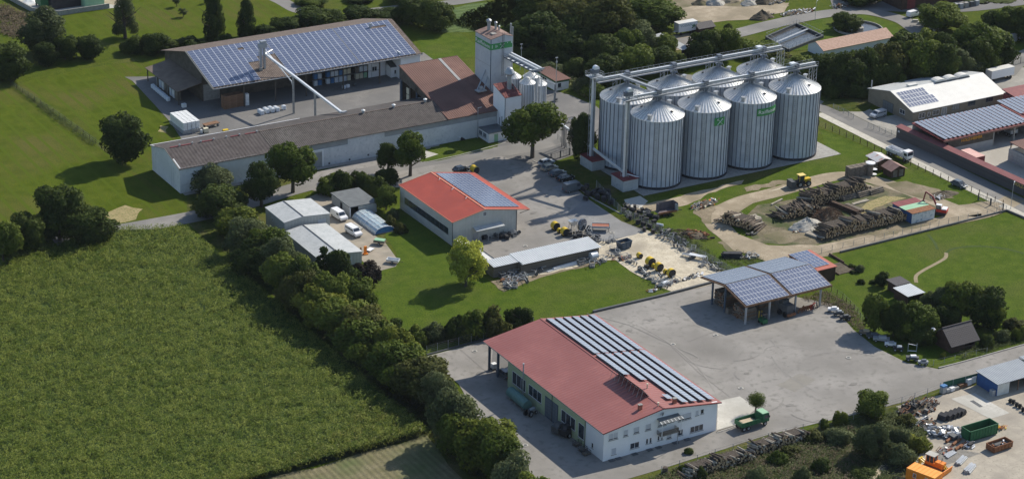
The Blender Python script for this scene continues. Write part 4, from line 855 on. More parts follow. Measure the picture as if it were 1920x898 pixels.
# ---------------------------------------------------------------- open hall with rust-brown roof between barn and tower
def open_hall():
    x0, y0, yb, zb, ze = 55.3, 158.75, 184.8, 12.66, 6.48
    t = thing('open_hall', 'open hall with one steep rust-brown roof leaning against the tower', 'building', (x0, y0, 0))
    L = 17.4; D = yb - y0
    def zz(y): return ze + (zb-ze)*y/D
    b = MB(); b.slab((0,-.35,ze-.05),(L,-.35,ze-.05),(L,D,zb),(0,D,zb),.16); rf = b.build('roof', M_['rustroof'], t)
    b = MB(); b.slab((11.6,D-11,zz(D-11)+.1),(12.4,D-11,zz(D-11)+.1),(12.4,D,zb+.1),(11.6,D,zb+.1),.06); b.build('roof_light', M_['block'], rf)
    b = MB(); b.bar((0-.05,-.3,ze-.05),(-.05,D,zb-.02),.1,.26); b.bar((0,D+.04,zb-.05),(L,D+.04,zb-.05),.08,.26); b.build('verge_board', M_['rustroof'], t)
    b = MB(); b.box(.2,D-.3,0,L,D,zb-.2); b.build('back_wall', M_['darkwall'], t)
    b = MB(); b.prism([(9,zz(9)-.25),(D,zb-.25),(D,zb-3.6),(15,zz(9)-.6),(9,zz(9)-1.2)], 'x', .1, .25); b.build('gable_wall', M_['darkwall'], t)
    MB().box(.1,D-1,0,.5,D-.35,zb-3.5).build('post', M_['navy'], t); MB().box(.1,16.6,0,.5,17.1,zz(17)-1).build('post', M_['navy'], t)
    MB().box(L-.5,8,0,L-.2,D-.4,zz(8)-.3).build('side_wall', M_['dark'], t)
    w_ = MB().box(3,D-.36,3.2,3.1,D-.31,7).build('window', M_['white'], t); MB().box(1.2,D-3.2,3.5,1.3,D-1.8,5.2).box(1.2,D-3.2,5.4,1.3,D-1.8,7.1).build('pane', M_['cream'], w_)
    # auger pipes lying on the roof by the tower
    b = MB(); X, Y = P(905,172,8.4); X -= x0; Y -= y0; b.tube((X-1.5,Y+.3,zz(Y)+.3),(X+2.6,Y+2.5,zz(Y)+5.2),.18,.18,8); b.tube((X-.6,Y-1.2,zz(Y)+.2),(X+3.4,Y+2.2,zz(Y)+4.6),.18,.18,8)
    b.obox((X-.8,Y-.4,zz(Y)+.35),(2.6,1.8,.3)); b.obox((X-.6,Y-.2,zz(Y)+.8),(.8,.7,1.1)); b.build('roof_auger', M_['galv'], t)
open_hall()

# ---------------------------------------------------------------- emblem and tower
def emblem(parent, o, u, v, s, m):
    b = MB(); M = frameM(o, u, v)
    def ln(x0, y0, x1, y1, wd): b.bar(M @ Vector((x0*s,y0*s,.03)), M @ Vector((x1*s,y1*s,.03)), wd*s, .05)
    ln(-.42,-.45,.42,.38,.15); ln(.42,-.45,-.42,.38,.15); ln(.40,.38,.46,.22,.13); ln(-.40,.38,-.46,.22,.13); ln(.36,.40,.26,.46,.10); ln(-.36,.40,-.26,.46,.10)
    return b.build('emblem', m, parent)
def tower():
    x0, y0, x1, y1, H = 72.75, 167.6, 79.2, 175.5, 22.5
    t = thing('grain_tower', 'tall pale grain tower with green lettered band under a small brown roof', 'tower', (x0, y0, 0)); W = x1-x0; D = y1-y0; XM = 4.0
    b = MB(); b.box(0,0,0,W,D,H-.4); b.prism([(0,H-.4),(W,H-.4),(W,H-.35),(XM,H+.45),(0,H-.35)], 'y', 0, D); b.build('tower_wall', M_['towerwall'], t)
    b = MB(); b.slab((-.15,-.15,H-.3),(XM,-.15,H+.55),(XM,D+.15,H+.55),(-.15,D+.15,H-.3),.12); b.slab((XM,-.15,H+.55),(W+.15,-.15,H-.25),(W+.15,D+.15,H-.25),(XM,D+.15,H+.55),.12)
    rf = b.build('roof', mat('tower_roof_tiles', (.19,.125,.105), (.27,.18,.15), .8, .85, fine=(.13,.10,.09), finescale=2), t)
    MB().box(1.6,1.8,H+.05,3.0,3.2,H+.32).build('skylight', M_['concrete'], rf)
    bl = MB(); bl.box(-.06,-.06,H-3.25,-.003,D,H-1.6); g1 = bl.build('sign_band', M_['green'], t); bl = MB(); bl.box(-.003,-.06,H-3.25,W,-.003,H-1.6); g2 = bl.build('sign_band', M_['green'], t)
    tm = textmesh('Raiffeisen', 1.45, M_['white'], 'sign_lettering', .01, .0); o = link('sign_lettering', tm, g1)
    wd = max(v.co.x for v in tm.vertices) - min(v.co.x for v in tm.vertices)
    o.matrix_local = frameM((-.10, D/2, H-2.42), (0,-1,0), (0,0,1)) @ Matrix.Scale(7.3/wd, 4, (1,0,0))
    emblem(g2, (3.35,-.08,H-2.45), (1,0,0), (0,0,1), 1.4, M_['white'])
    for x, hh in ((.35,.9),(1.45,.8),(1.8,.4),(4.9,.25),(6.0,.5),(6.2,.7)):
        zc = H-2.4 if x < 3 else H-1.85; MB().box(x,-.10,zc-hh/2,x+.12,-.062,zc+hh/2).build('letter_remnant', M_['white'], g2)
    MB().box(-.02,0,H-7.6,-.002,D,H-7.5).build('panel_joint', M_['greywall'], t)
    for y in (0,): MB().box(-.03,-.03,0,.18,.0,H-.4).build('corner_trim', M_['navy'], t)
    # ladder cage and door on the front
    lb = MB(); lb.bar((3.2,-.4,12),(3.2,-.4,H+1.2),.06); lb.bar((3.7,-.4,12),(3.7,-.4,H+1.2),.06)
    for i in range(38): lb.bar((3.2,-.4,12+i*.3),(3.7,-.4,12+i*.3),.04)
    lb.build('ladder', M_['darkgrey'], t)
    # exhausts on the roof
    for (x, y, r, h, cap) in ((2.7,5.7,.55,2.3,True),(4.1,4.6,.36,2.0,True),(4.5,3.6,.26,1.3,True)):
        e = MB().tube((x,y,H),(x,y,H+h),r*.8,r*.8,12).build('exhaust', M_['galv'], t); MB().lathe([(r*.8,0),(r*1.25,.15),(r*1.25,r*1.1),(r*.4,r*1.7)], (x,y,H+h), 12).build('cowl', M_['galv'], e)
    MB().tube((W+.35,1.5,9),(W+.35,1.5,H+2.6),.22,.22,10).tube((W+.95,1.5,9),(W+.95,1.5,H+1.6),.16,.16,8).build('flue', M_['galv'], t)
    # annex
    a = thing('tower_annex', 'white boxy annex with dark red roof at the foot of the grain tower', 'building', (69.8,154.95,0)); W2, D2, zf, zb2 = 4.85, 5.9, 10.9, 12.8
    b = MB(); b.prism([(0,0),(D2,0),(D2,zb2-.1),(0,zf-.1)], 'x', 0, W2); b.build('annex_wall', M_['whitewall'], a)
    b = MB(); b.slab((-.12,-.12,zf),(W2+.1,-.12,zf),(W2+.1,D2,zb2),(-.12,D2,zb2),.12); r2 = b.build('roof', mat('dark_red_flecked_roof', (.11,.035,.034), (.16,.05,.048), .8, .85, fine=(.32,.12,.10), finescale=1.3), a)
    MB().box(-.06,-.06,0,.1,-.002,zf-.2).build('downpipe', M_['navy'], a)
    for y in (1.0,2.2): MB().tube((-.25,y,2.6),(-.25,y,5.6 - (y-1)*.5),.08,.08,6).build('pipe', M_['darkgrey'], a)
    X, Y = 72.9-69.8, 158.2-154.95
    e = MB().tube((X,Y,11.5),(X,Y,15.4),.62,.62,14).build('exhaust', M_['galv'], a)
    MB().lathe([(.62,0),(1.35,.6),(1.35,.9),(.75,2.0),(.35,2.3)], (X,Y,15.3), 16).build('cyclone_cowl', M_['galv'], e)
    MB().tube((X+1.0,Y-1,11.2),(X+1.2,Y+.2,12.2),.25,.25,8).build('pipe', M_['darkgrey'], a)
    # little house beside the annex
    h = thing('gate_house', 'small low white house with flat grey roof at the foot of the tower', 'building', (64.5,153.75,0))
    MB().box(0,0,0,6.6,4.95,2.55).build('house_wall', M_['whitewall'], h)
    MB().slab((-.2,-.2,2.68),(6.8,-.2,2.68),(6.8,1.2,2.7),(-.2,1.2,2.7),.16).slab((-.2,1.203,2.703),(5.28,1.203,2.703),(5.28,4.98,2.75),(-.2,4.98,2.75),.16).build('roof', M_['darkflat'], h)
    for k in range(2): window(h, 'x', 1.1+k*2.1, .9, 2.9+k*2.1, 2.1, 0, 'grey', 1, name='window')
    MB().box(1.6,-.05,.02,2.7,-.002,2.1).build('door', M_['palegreen'], h)
    # lamp mast
    m = thing('lamp_mast', 'slim grey lamp mast by the white barn wall near the gate house', 'lamp post', P(895.5,259))
    MB().tube((0,0,0),(0,0,8.2),.14,.08,8).build('pole', M_['galv'], m); MB().bar((0,0,8.1),(.9,-.3,8.3),.12).build('lamp_head', M_['galv'], m)
tower()

# ---------------------------------------------------------------- small silos, gantry, kiosk
def small_bin(name, x, y, r, h, hr, label, ribs=18, legs=0):
    t = thing(name, label, 'silo', (x, y, 0), 0, 'small silos beside the tower')
    MB().lathe([(r,.1+legs),(r,h)], n=32, caps=False).build('silo_wall', M_['silo'], t, smooth=True)
    b = MB().lathe([(r+.1,h-.03),(r*.5,h+hr*.5),(.2,h+hr)], n=32); rf = b.build('silo_roof', M_['siloroof'], t)
    b = MB()
    for i in range(ribs):
        a = 2*PI*i/ribs; b.bar(((r+.1)*math.cos(a),(r+.1)*math.sin(a),h+.03),(.25*math.cos(a),.25*math.sin(a),h+hr+.03),.05,.06)
    b.build('roof_rib', M_['siloroof'], rf)
    sm = MB().box(0,-.04,.1,.07,.04,h).mesh('stiffener', M_['stiff'])
    for i in range(ribs):
        a = 2*PI*i/ribs; o = link('stiffener', sm, t); o.location = (r*math.cos(a), r*math.sin(a), 0); o.rotation_euler = (0,0,a)
    return t
small_bin('small_silo', 77.9, 164.4, 1.95, 12.4, 1.3, 'tall narrow steel bin nearest the grain tower under the short gantry')
small_bin('small_silo', 78.7, 158.9, 2.05, 12.4, 1.4, 'tall narrow steel bin at the outer end of the short gantry')
small_bin('small_silo', 81.9, 162.6, 1.95, 12.4, 1.3, 'tall narrow steel bin behind the other two tall ones beside the tower')
small_bin('small_silo', 88.3, 168.8, 2.1, 7.4, 1.5, 'short wide steel silo with bright cone roof in front of the kiosk')
small_bin('small_silo', 89.6, 173.6, 1.9, 7.3, 1.4, 'short steel silo half hidden behind the front bright-roofed one')
def short_gantry():
    t = thing('gantry', 'short roofed conveyor gantry running from the tower over the small silos', 'conveyor', (77.9,167.5,0))
    z0, z1 = 16.9, 16.3; L = 12.4
    def pt(u, y, z): return (y*1.3 + .13*u, -u, z0 + (z1-z0)*u/L + z)
    b = MB(); b.bar(pt(.1,-1.0,0),pt(L,-1.0,0),.12,.3); b.bar(pt(.1,1.0,0),pt(L,1.0,0),.12,.3); b.bar(pt(.1,.0,-.1),pt(L,0,-.1),1.9,.05)
    b.bar(pt(.1,-1.0,1.1),pt(L,-1.0,1.1),.05); b.bar(pt(.1,-1.0,.6),pt(L,-1.0,.6),.05)
    b.build('gantry_frame', M_['stiff'], t)
    MB().bar(pt(-.0,.75,.7),pt(L,.75,.7),.42,.5).build('conveyor', M_['brightgalv'], t); MB().bar(pt(.1,.1,.5),pt(L,.1,.5),.3,.4).build('conveyor', M_['brightgalv'], t)
    for i in range(6): MB().bar(pt(1.2+i*1.8,-.6,.12),pt(2.1+i*1.8,-.6,.12),.9,.06).build('walkway_plate', M_['brightgalv'], t)
    MB().bar(pt(L,-1.4,.6),pt(L,1.4,.6),.3,.3).bar(pt(L-.6,-1.3,0),pt(L-.6,1.3,0),.15,.15).build('end_frame', M_['galv'], t)
    b = MB()
    for u in (3.4, 8.8, 11.8):
        for y in (-1,1): b.bar(pt(u,y,0),(pt(u,y,0)[0],pt(u,y,0)[1],14),.1)
    b.build('support', M_['galv'], t)
    # spout down to the short silos
    s = thing('spout_pipe', 'slanting spout and steel arm over the short silos before the kiosk', 'pipe', (88.3,168.8,0))
    MB().tube((0,0,9.0),(-8.2,-11.5,15.6),.16,.16,7).tube((0,0,9.0),(3.4,-2.6,7.4),.14,.14,7).build('pipe', M_['galv'], s); MB().bar((3.4,-2.6,0),(3.4,-2.6,7.4),.22).build('support', M_['stiff'], s); MB().bar((-6.9,-12.4,0),(-6.9,-12.4,14),.2).build('support', M_['brightgalv'], s)
    u = thing('loading_unit', 'small dark loading unit standing in the yard before the kiosk', 'machine', P(1040,190))
    MB().lathe([(1.0,.06),(1.0,.12)], n=16).build('base_plate', M_['darkgrey'], u); MB().obox((0,0,1.3),(.5,.4,2.4)).build('body', M_['galv'], u); MB().lathe([(.45,0),(.45,.5)], (.1,-.5,.5), 10).build('drum', M_['darkgrey'], u)
    k = thing('kiosk', 'small white kiosk with dark red roof and green stripe beyond the small silos', 'building', (100.2,179.4,0))
    W, D, H = 4.2, 10.2, 3.0
    MB().box(0,0,0,W,D,H-.3).build('kiosk_wall', M_['whitewall'], k); MB().box(-.03,-.03,H-.75,W+.03,D+.03,H-.31).build('green_stripe', M_['darkgreen'], k)
    MB().slab((-.4,-.5,H),(W+.4,-.5,H),(W+.4,D+.5,H+.1),(-.4,D+.5,H+.1),.18).build('roof', M_['rustroof'], k)
    window(k, 'x', 4.6,.2,8.0,2.2,0,'dark',3,sill=False); window(k, 'y', .6,.8,1.8,2.1,0,'dark',1)
short_gantry()
for i, (px, py, top, w_) in enumerate([(1042,177,111,'before the kiosk'), (977,125,85,'between the tower and the wood')]):
    X, Y = P(px, py); h = (py-top)/ppm(X,Y)/math.cos(PITCH)
    m = thing('lamp_post', 'tall slim lamp post ' + w_, 'lamp post', (X,Y,0), 0, 'tall slim lamp posts')
    MB().tube((0,0,0),(0,0,h),.13,.07,7).build('pole', M_['galv'], m); MB().obox((0,0,h),(.7,.3,.18)).obox((0,0,h-1.2),(.4,.3,.5)).build('lamp_head', M_['galv'], m)

# ---------------------------------------------------------------- the eight big silos
SR, SH, SA = 6.42, 17.5, 20.75
def silo_meshes():
    wall = MB().lathe([(SR,.25),(SR,SH)], n=64, caps=False).mesh('silo_wall', M_['silo']); wall.polygons.foreach_set('use_smooth', [True]*len(wall.polygons))
    foot = MB().lathe([(SR+.12,0),(SR+.12,.55),(SR-.1,.6)], n=64, caps=False).mesh('foundation_ring', M_['black'])
    n = 44; b = MB(); vs = []; fs = []
    for i in range(n):
        a0, a1 = 2*PI*i/n, 2*PI*(i+1)/n
        for a in (a0, a1):
            vs += [((SR+.14)*math.cos(a),(SR+.14)*math.sin(a),SH-.05), (.55*math.cos(a),.55*math.sin(a),SA-.1)]
        fs.append((4*i,4*i+2,4*i+3,4*i+1))
    b.add(vs, fs); b.lathe([(SR+.14,SH-.22),(SR+.14,SH-.05)], n=n, caps=False)
    roof = b.mesh('silo_roof', M_['siloroof'])
    b = MB(); 
    for i in range(n):
        a = 2*PI*i/n; b.bar(((SR+.16)*math.cos(a),(SR+.16)*math.sin(a),SH+.05),(.55*math.cos(a),.55*math.sin(a),SA-.04),.06,.09)
    rib = b.mesh('roof_rib', M_['galv'])
    st = MB().box(0,-.055,.3,.13,.055,SH-.1).mesh('stiffener', M_['stiff'])
    cap = MB().lathe([(.65,SA-.3),(.65,SA+.5),(.9,SA+.55),(.9,SA+.75)], n=16).mesh('roof_cap', M_['stiff'])
    hatch = MB().obox((0,0,.15),(.6,.5,.3)).mesh('roof_hatch', M_['black'])
    vent = MB().box(-.35,-.3,0,.35,.3,.9).obox((.0,0,1.05),(1.1,.9,.3)).mesh('roof_vent', M_['galv'])
    return wall, foot, roof, rib, st, cap, hatch, vent
sm_ = silo_meshes()
SP = {}
def big_silo(i, j, label):
    x, y = 87.62 + i*13.78, 112.95 + j*13.68
    t = thing('grain_silo', label, 'silo', (x, y, .12), 0, 'big galvanised grain silos'); SP[(i,j)] = t
    for me, nm in zip(sm_[:4], ('silo_wall','foundation_ring','silo_roof','roof_rib')):
        o = link(nm, me, t); 
    for k in range(36):
        a = 2*PI*k/36; o = link('stiffener', sm_[4], t); o.location = (SR*math.cos(a), SR*math.sin(a), 0); o.rotation_euler = (0,0,a)
    link('roof_cap', sm_[5], t)
    for a, r, me, nm in ((-1.25,4.2,sm_[6],'roof_hatch'),(2.6,3.9,sm_[6],'roof_hatch'),(.45,5.6,sm_[7],'roof_vent'),(-2.5,6.0,sm_[7],'roof_vent')):
        o = link(nm, me, t); o.location = (r*math.cos(a), r*math.sin(a), SH + (SR-r)/(SR-.5)*(SA-SH) - .05); o.rotation_euler = (0,0,a)
    lb = MB(); a = -2.2; cx, cy = (SR+.3)*math.cos(a), (SR+.3)*math.sin(a); tx, ty = -math.sin(a)*.25, math.cos(a)*.25
    for s in (-1,1): lb.bar((cx+s*tx,cy+s*ty,2.5),(cx+s*tx,cy+s*ty,SH+1),.05)
    for k in range(30): lb.bar((cx-tx,cy-ty,2.7+k*.5),(cx+tx,cy+ty,2.7+k*.5),.04)
    for k in range(5): lb.bar((cx*1.1-tx,cy*1.1-ty,4+k*3),(cx*.98+tx,cy*.98+ty,4+k*3),.06)
    lb.build('ladder', M_['galv'], t)
    b = MB()
    n = 14; a0 = 1.9; 
    for k in range(n): 
        aa = -2.35 + k*.02
    for k in range(10):
        r0 = SR-.2-k*.55; b.obox((r0*math.cos(-1.35),r0*math.sin(-1.35),SH+(SR-r0)/(SR-.5)*(SA-SH)+.12),(.06,.45,.05),-1.35)
    b.build('roof_steps', M_['galv'], t)
    return t
NM = [['front row, nearest the two red-roofed elevator huts','front row, with the small green emblem sign','front row, with the green lettered sign','front row, at the right end by the road'],
      ['back row, left end beside the dark tree','back row, second from the left end','back row, third from the left end','back row, at the right end']]
for j in (1, 0):
    for i in range(4): big_silo(i, j, 'galvanised silo with ribbed cone roof, ' + NM[j][i])
def curved_sign(sil, a0, a1, z0, z1, txt=None, size=1.3):
    b = MB(); n = 12; r = SR+.24
    for k in range(n):
        aa, ab = a0+(a1-a0)*k/n, a0+(a1-a0)*(k+1)/n
        b.add([(r*math.cos(aa),r*math.sin(aa),z0),(r*math.cos(ab),r*math.sin(ab),z0),(r*math.cos(ab),r*math.sin(ab),z1),(r*math.cos(aa),r*math.sin(aa),z1),
               (r*.99*math.cos(aa),r*.99*math.sin(aa),z0),(r*.99*math.cos(ab),r*.99*math.sin(ab),z0),(r*.99*math.cos(ab),r*.99*math.sin(ab),z1),(r*.99*math.cos(aa),r*.99*math.sin(aa),z1)], [(0,1,2,3),(7,6,5,4),(0,4,5,1),(3,2,6,7)])
    g = b.build('sign', M_['green'], sil)
    if txt:
        tm = textmesh(txt, size, M_['white'], 'sign_lettering', .01, .0); xs = [v.co.x for v in tm.vertices]; w_ = max(xs)-min(xs); am = (a0+a1)/2; k = abs(a1-a0)*r*.88/w_
        for v in tm.vertices:
            a = am + v.co.x*k/r; rr = r + .03 + v.co.z; v.co = Vector((rr*math.cos(a), rr*math.sin(a), (z0+z1)/2 + v.co.y))
        link('sign_lettering', tm, g)
    else:
        am = (a0+a1)/2; o = Vector((r*math.cos(am), r*math.sin(am), (z0+z1)/2)); emblem(g, o + Vector((math.cos(am),math.sin(am),0))*.06, (-math.sin(am),math.cos(am),0), (0,0,1), 1.7, M_['white'])
curved_sign(SP[(2,0)], -1.92, -.95, 14.2, 16.1, 'Raiffeisen', 1.35)
curved_sign(SP[(1,0)], -1.79, -1.34, 14.0, 16.0)

def walkway(x0, x1, y, z, label, ends, steps):
    t = thing('gantry', label, 'conveyor', (x0, y, 0), 0, 'conveyor gantries over the big silos'); L = x1-x0
    MB().box(0,-.28,z-.1,L,.38,z+.42).build('conveyor', M_['galv'], t)
    MB().box(0,-.26,z+.43,L,.36,z+.49).build('conveyor_lid', M_['brightgalv'], t)
    MB().box(0,-1.25,z-.25,L,-.36,z-.18).build('walkway', M_['galv'], t)
    b = MB(); n = int(L/1.6)
    for yy in (-1.25, .95):
        for i in range(n+1): b.bar((L*i/n,yy,z-.2),(L*i/n,yy,z+.95),.05)
        for zz in (.45,.95): b.bar((0,yy,z+zz),(L,yy,z+zz),.05)
    b.build('railing', M_['galv'], t)
    for yy in (-1.15, .6): MB().box(0,yy-.05,z-.42,L,yy+.05,z-.12).build('beam', M_['stiff'], t)
    for i in range(4):
        xs = 87.62 + i*13.78 - x0
        if 0 < xs < L:
            h = MB().box(xs-.55,-.55,z-.6,xs+.55,.6,z+1.0).build('outlet_housing', M_['stiff'], t); MB().tube((xs,0,SA+.7),(xs,0,z-.5),.35,.35,10).bar((xs-.9,-.9,SA+.3),(xs-.4,-.4,z-.4),.1).bar((xs+.9,-.9,SA+.3),(xs+.4,-.4,z-.4),.1).bar((xs+.9,.9,SA+.3),(xs+.4,.4,z-.4),.1).build('outlet_pipe', M_['galv'], h)
    b = MB()
    for xs in steps:
        for yy in (-1.1,.7):
            for dx in (-.45,.45): b.bar((xs+dx,yy,SH-.3 if abs(xs-L) > 2 else 13),(xs+dx,yy,z-.4),.09)
        for k in range(4): b.bar((xs-.45,-1.1,SH+k*1.1),(xs+.45,-1.1,SH+.9+k*1.1),.06); b.bar((xs-.45,.7,SH+k*1.1),(xs+.45,.7,SH+.9+k*1.1),.06)
    b.build('support_lattice', M_['galv'], t)
    mb = MB().box(L-7.8,-.6,z+.9,L-6.4,.7,z+1.35); mb.build('drive_cover', M_['brightgalv'], t)
    return t
walkway(77.6, 134.9, 112.95, 22.6, 'long conveyor gantry over the front row of big silos', 0, [7, 20.8, 34.5, 48.5, 56.6])
walkway(78.4, 134.6, 126.63, 22.9, 'long conveyor gantry over the back row of big silos', 0, [6, 20, 33.8, 47.6, 56])
def elevator(x, y, ztop, hx0, hy0, hx1, hy1, hz, lab, hl):
    h = thing('elevator_hut', hl, 'hut', (hx0, hy0, 0), 0, 'huts at the foot of the elevators')
    W, D = hx1-hx0, hy1-hy0
    MB().box(0,0,0,W,D,hz).build('hut_wall', M_['greyroof'], h); MB().slab((-.15,-.15,hz+.14),(W+.15,-.15,hz+.14),(W+.15,D+.15,hz+.3),(-.15,D+.15,hz+.3),.14).build('roof', M_['darkred'], h)
    t = thing('bucket_elevator', lab, 'elevator', (x, y, 0), 0, 'bucket elevators of the big silos')
    MB().box(-.42,-.25,hz,-.06,.25,ztop).build('shaft', M_['brightgalv'], t); MB().box(.20,-.25,hz,.56,.25,ztop).build('shaft', M_['galv'], t)
    MB().box(-.9,-.55,ztop,1.2,.55,ztop+1.1).build('head', M_['stiff'], t)
    b = MB(); b.lathe([(.75,-.5),(.75,.5)], n=14); o = b.build('head_cover', M_['brightgalv'], t); o.rotation_euler = (PI/2,0,0); o.location = (.5,0,ztop+1.25)
    b = MB(); zp = ztop-.6
    b.box(-1.6,-1.5,zp-.1,1.9,1.5,zp)
    for q in ((-1.6,-1.5),(1.9,-1.5),(1.9,1.5),(-1.6,1.5),(.15,-1.5),(-1.6,0),(1.9,0)): b.bar((*q,zp),(*q,zp+1.1),.05)
    for zz in (.55,1.1): b.bar((-1.6,-1.5,zp+zz),(1.9,-1.5,zp+zz),.05); b.bar((-1.6,-1.5,zp+zz),(-1.6,1.5,zp+zz),.05); b.bar((1.9,-1.5,zp+zz),(1.9,1.5,zp+zz),.05); b.bar((-1.6,1.5,zp+zz),(1.9,1.5,zp+zz),.05)
    b.build('platform', M_['galv'], t)
    b = MB()
    for q in ((-.7,.5),(.8,.5)): b.bar((*q,hz),(*q,ztop),.08)
    for k in range(int((ztop-hz)/2)): b.bar((-.7,.5,hz+2*k),(.8,.5,hz+2*k+2),.06); b.bar((-.7,.5,hz+2*k),(.8,.5,hz+2*k),.05)
    b.build('lattice', M_['galv'], t)
elevator(78.2, 112.2, 23.6, 76.5, 110.0, 80.9, 115.2, 2.85, 'slim bucket elevator at the left end of the front gantry', 'red-roofed hut at the foot of the front elevator')
elevator(78.9, 128.2, 24.2, 77.2, 125.0, 80.9, 130.5, 2.5, 'slim bucket elevator at the left end of the back gantry', 'red-roofed hut at the foot of the back elevator')
t = thing('cross_conveyor', 'sloping cross conveyor joining the back gantry to the front gantry', 'conveyor', (79.5,126,0))
MB().bar((5,-.5,23.6),(9.0,-12.5,22.9),.7,.5).build('conveyor', M_['galv'], t); b = MB(); b.bar((5.7,-.5,24.5),(9.7,-12.5,23.8),.05); b.bar((4.3,-.5,24.5),(8.3,-12.5,23.8),.05); b.build('railing', M_['galv'], t)
# pipe bridge from the tower yard down to the elevator huts
t = thing('pipe_bridge', 'low twin-pipe bridge running from the road past the big tree to the elevator huts', 'conveyor', (*P(1054,236,5.5),0))
e = Vector((79.0,112.4,3.4)) - t.location; s0 = Vector((0,0,5.9))
MB().bar(s0+Vector((0,.55,0)), e+Vector((0,.55,0)), .5, .45).build('conveyor', M_['brightgalv'], t); MB().bar(s0-Vector((.1,.25,-.05)), e-Vector((.1,.25,-.05)), .35, .35).build('conveyor', M_['brightgalv'], t); MB().bar(s0-Vector((0,.9,.35)), e-Vector((0,.9,.35)), .1, .5).build('beam', M_['galv'], t)
for f in (.02, .06, .52): q = s0.lerp(e, f); MB().bar((q.x-.3,q.y,0),(q.x-.3,q.y,q.z-.3),.16).bar((q.x+.5,q.y+.6,0),(q.x+.5,q.y+.6,q.z-.3),.16).build('support', M_['stiff'], t)
q = s0.lerp(e, .985); MB().tube(q, q+Vector((2.2,-2.6,-.5)),.15,.15,8).build('spout', M_['brightgalv'], t)

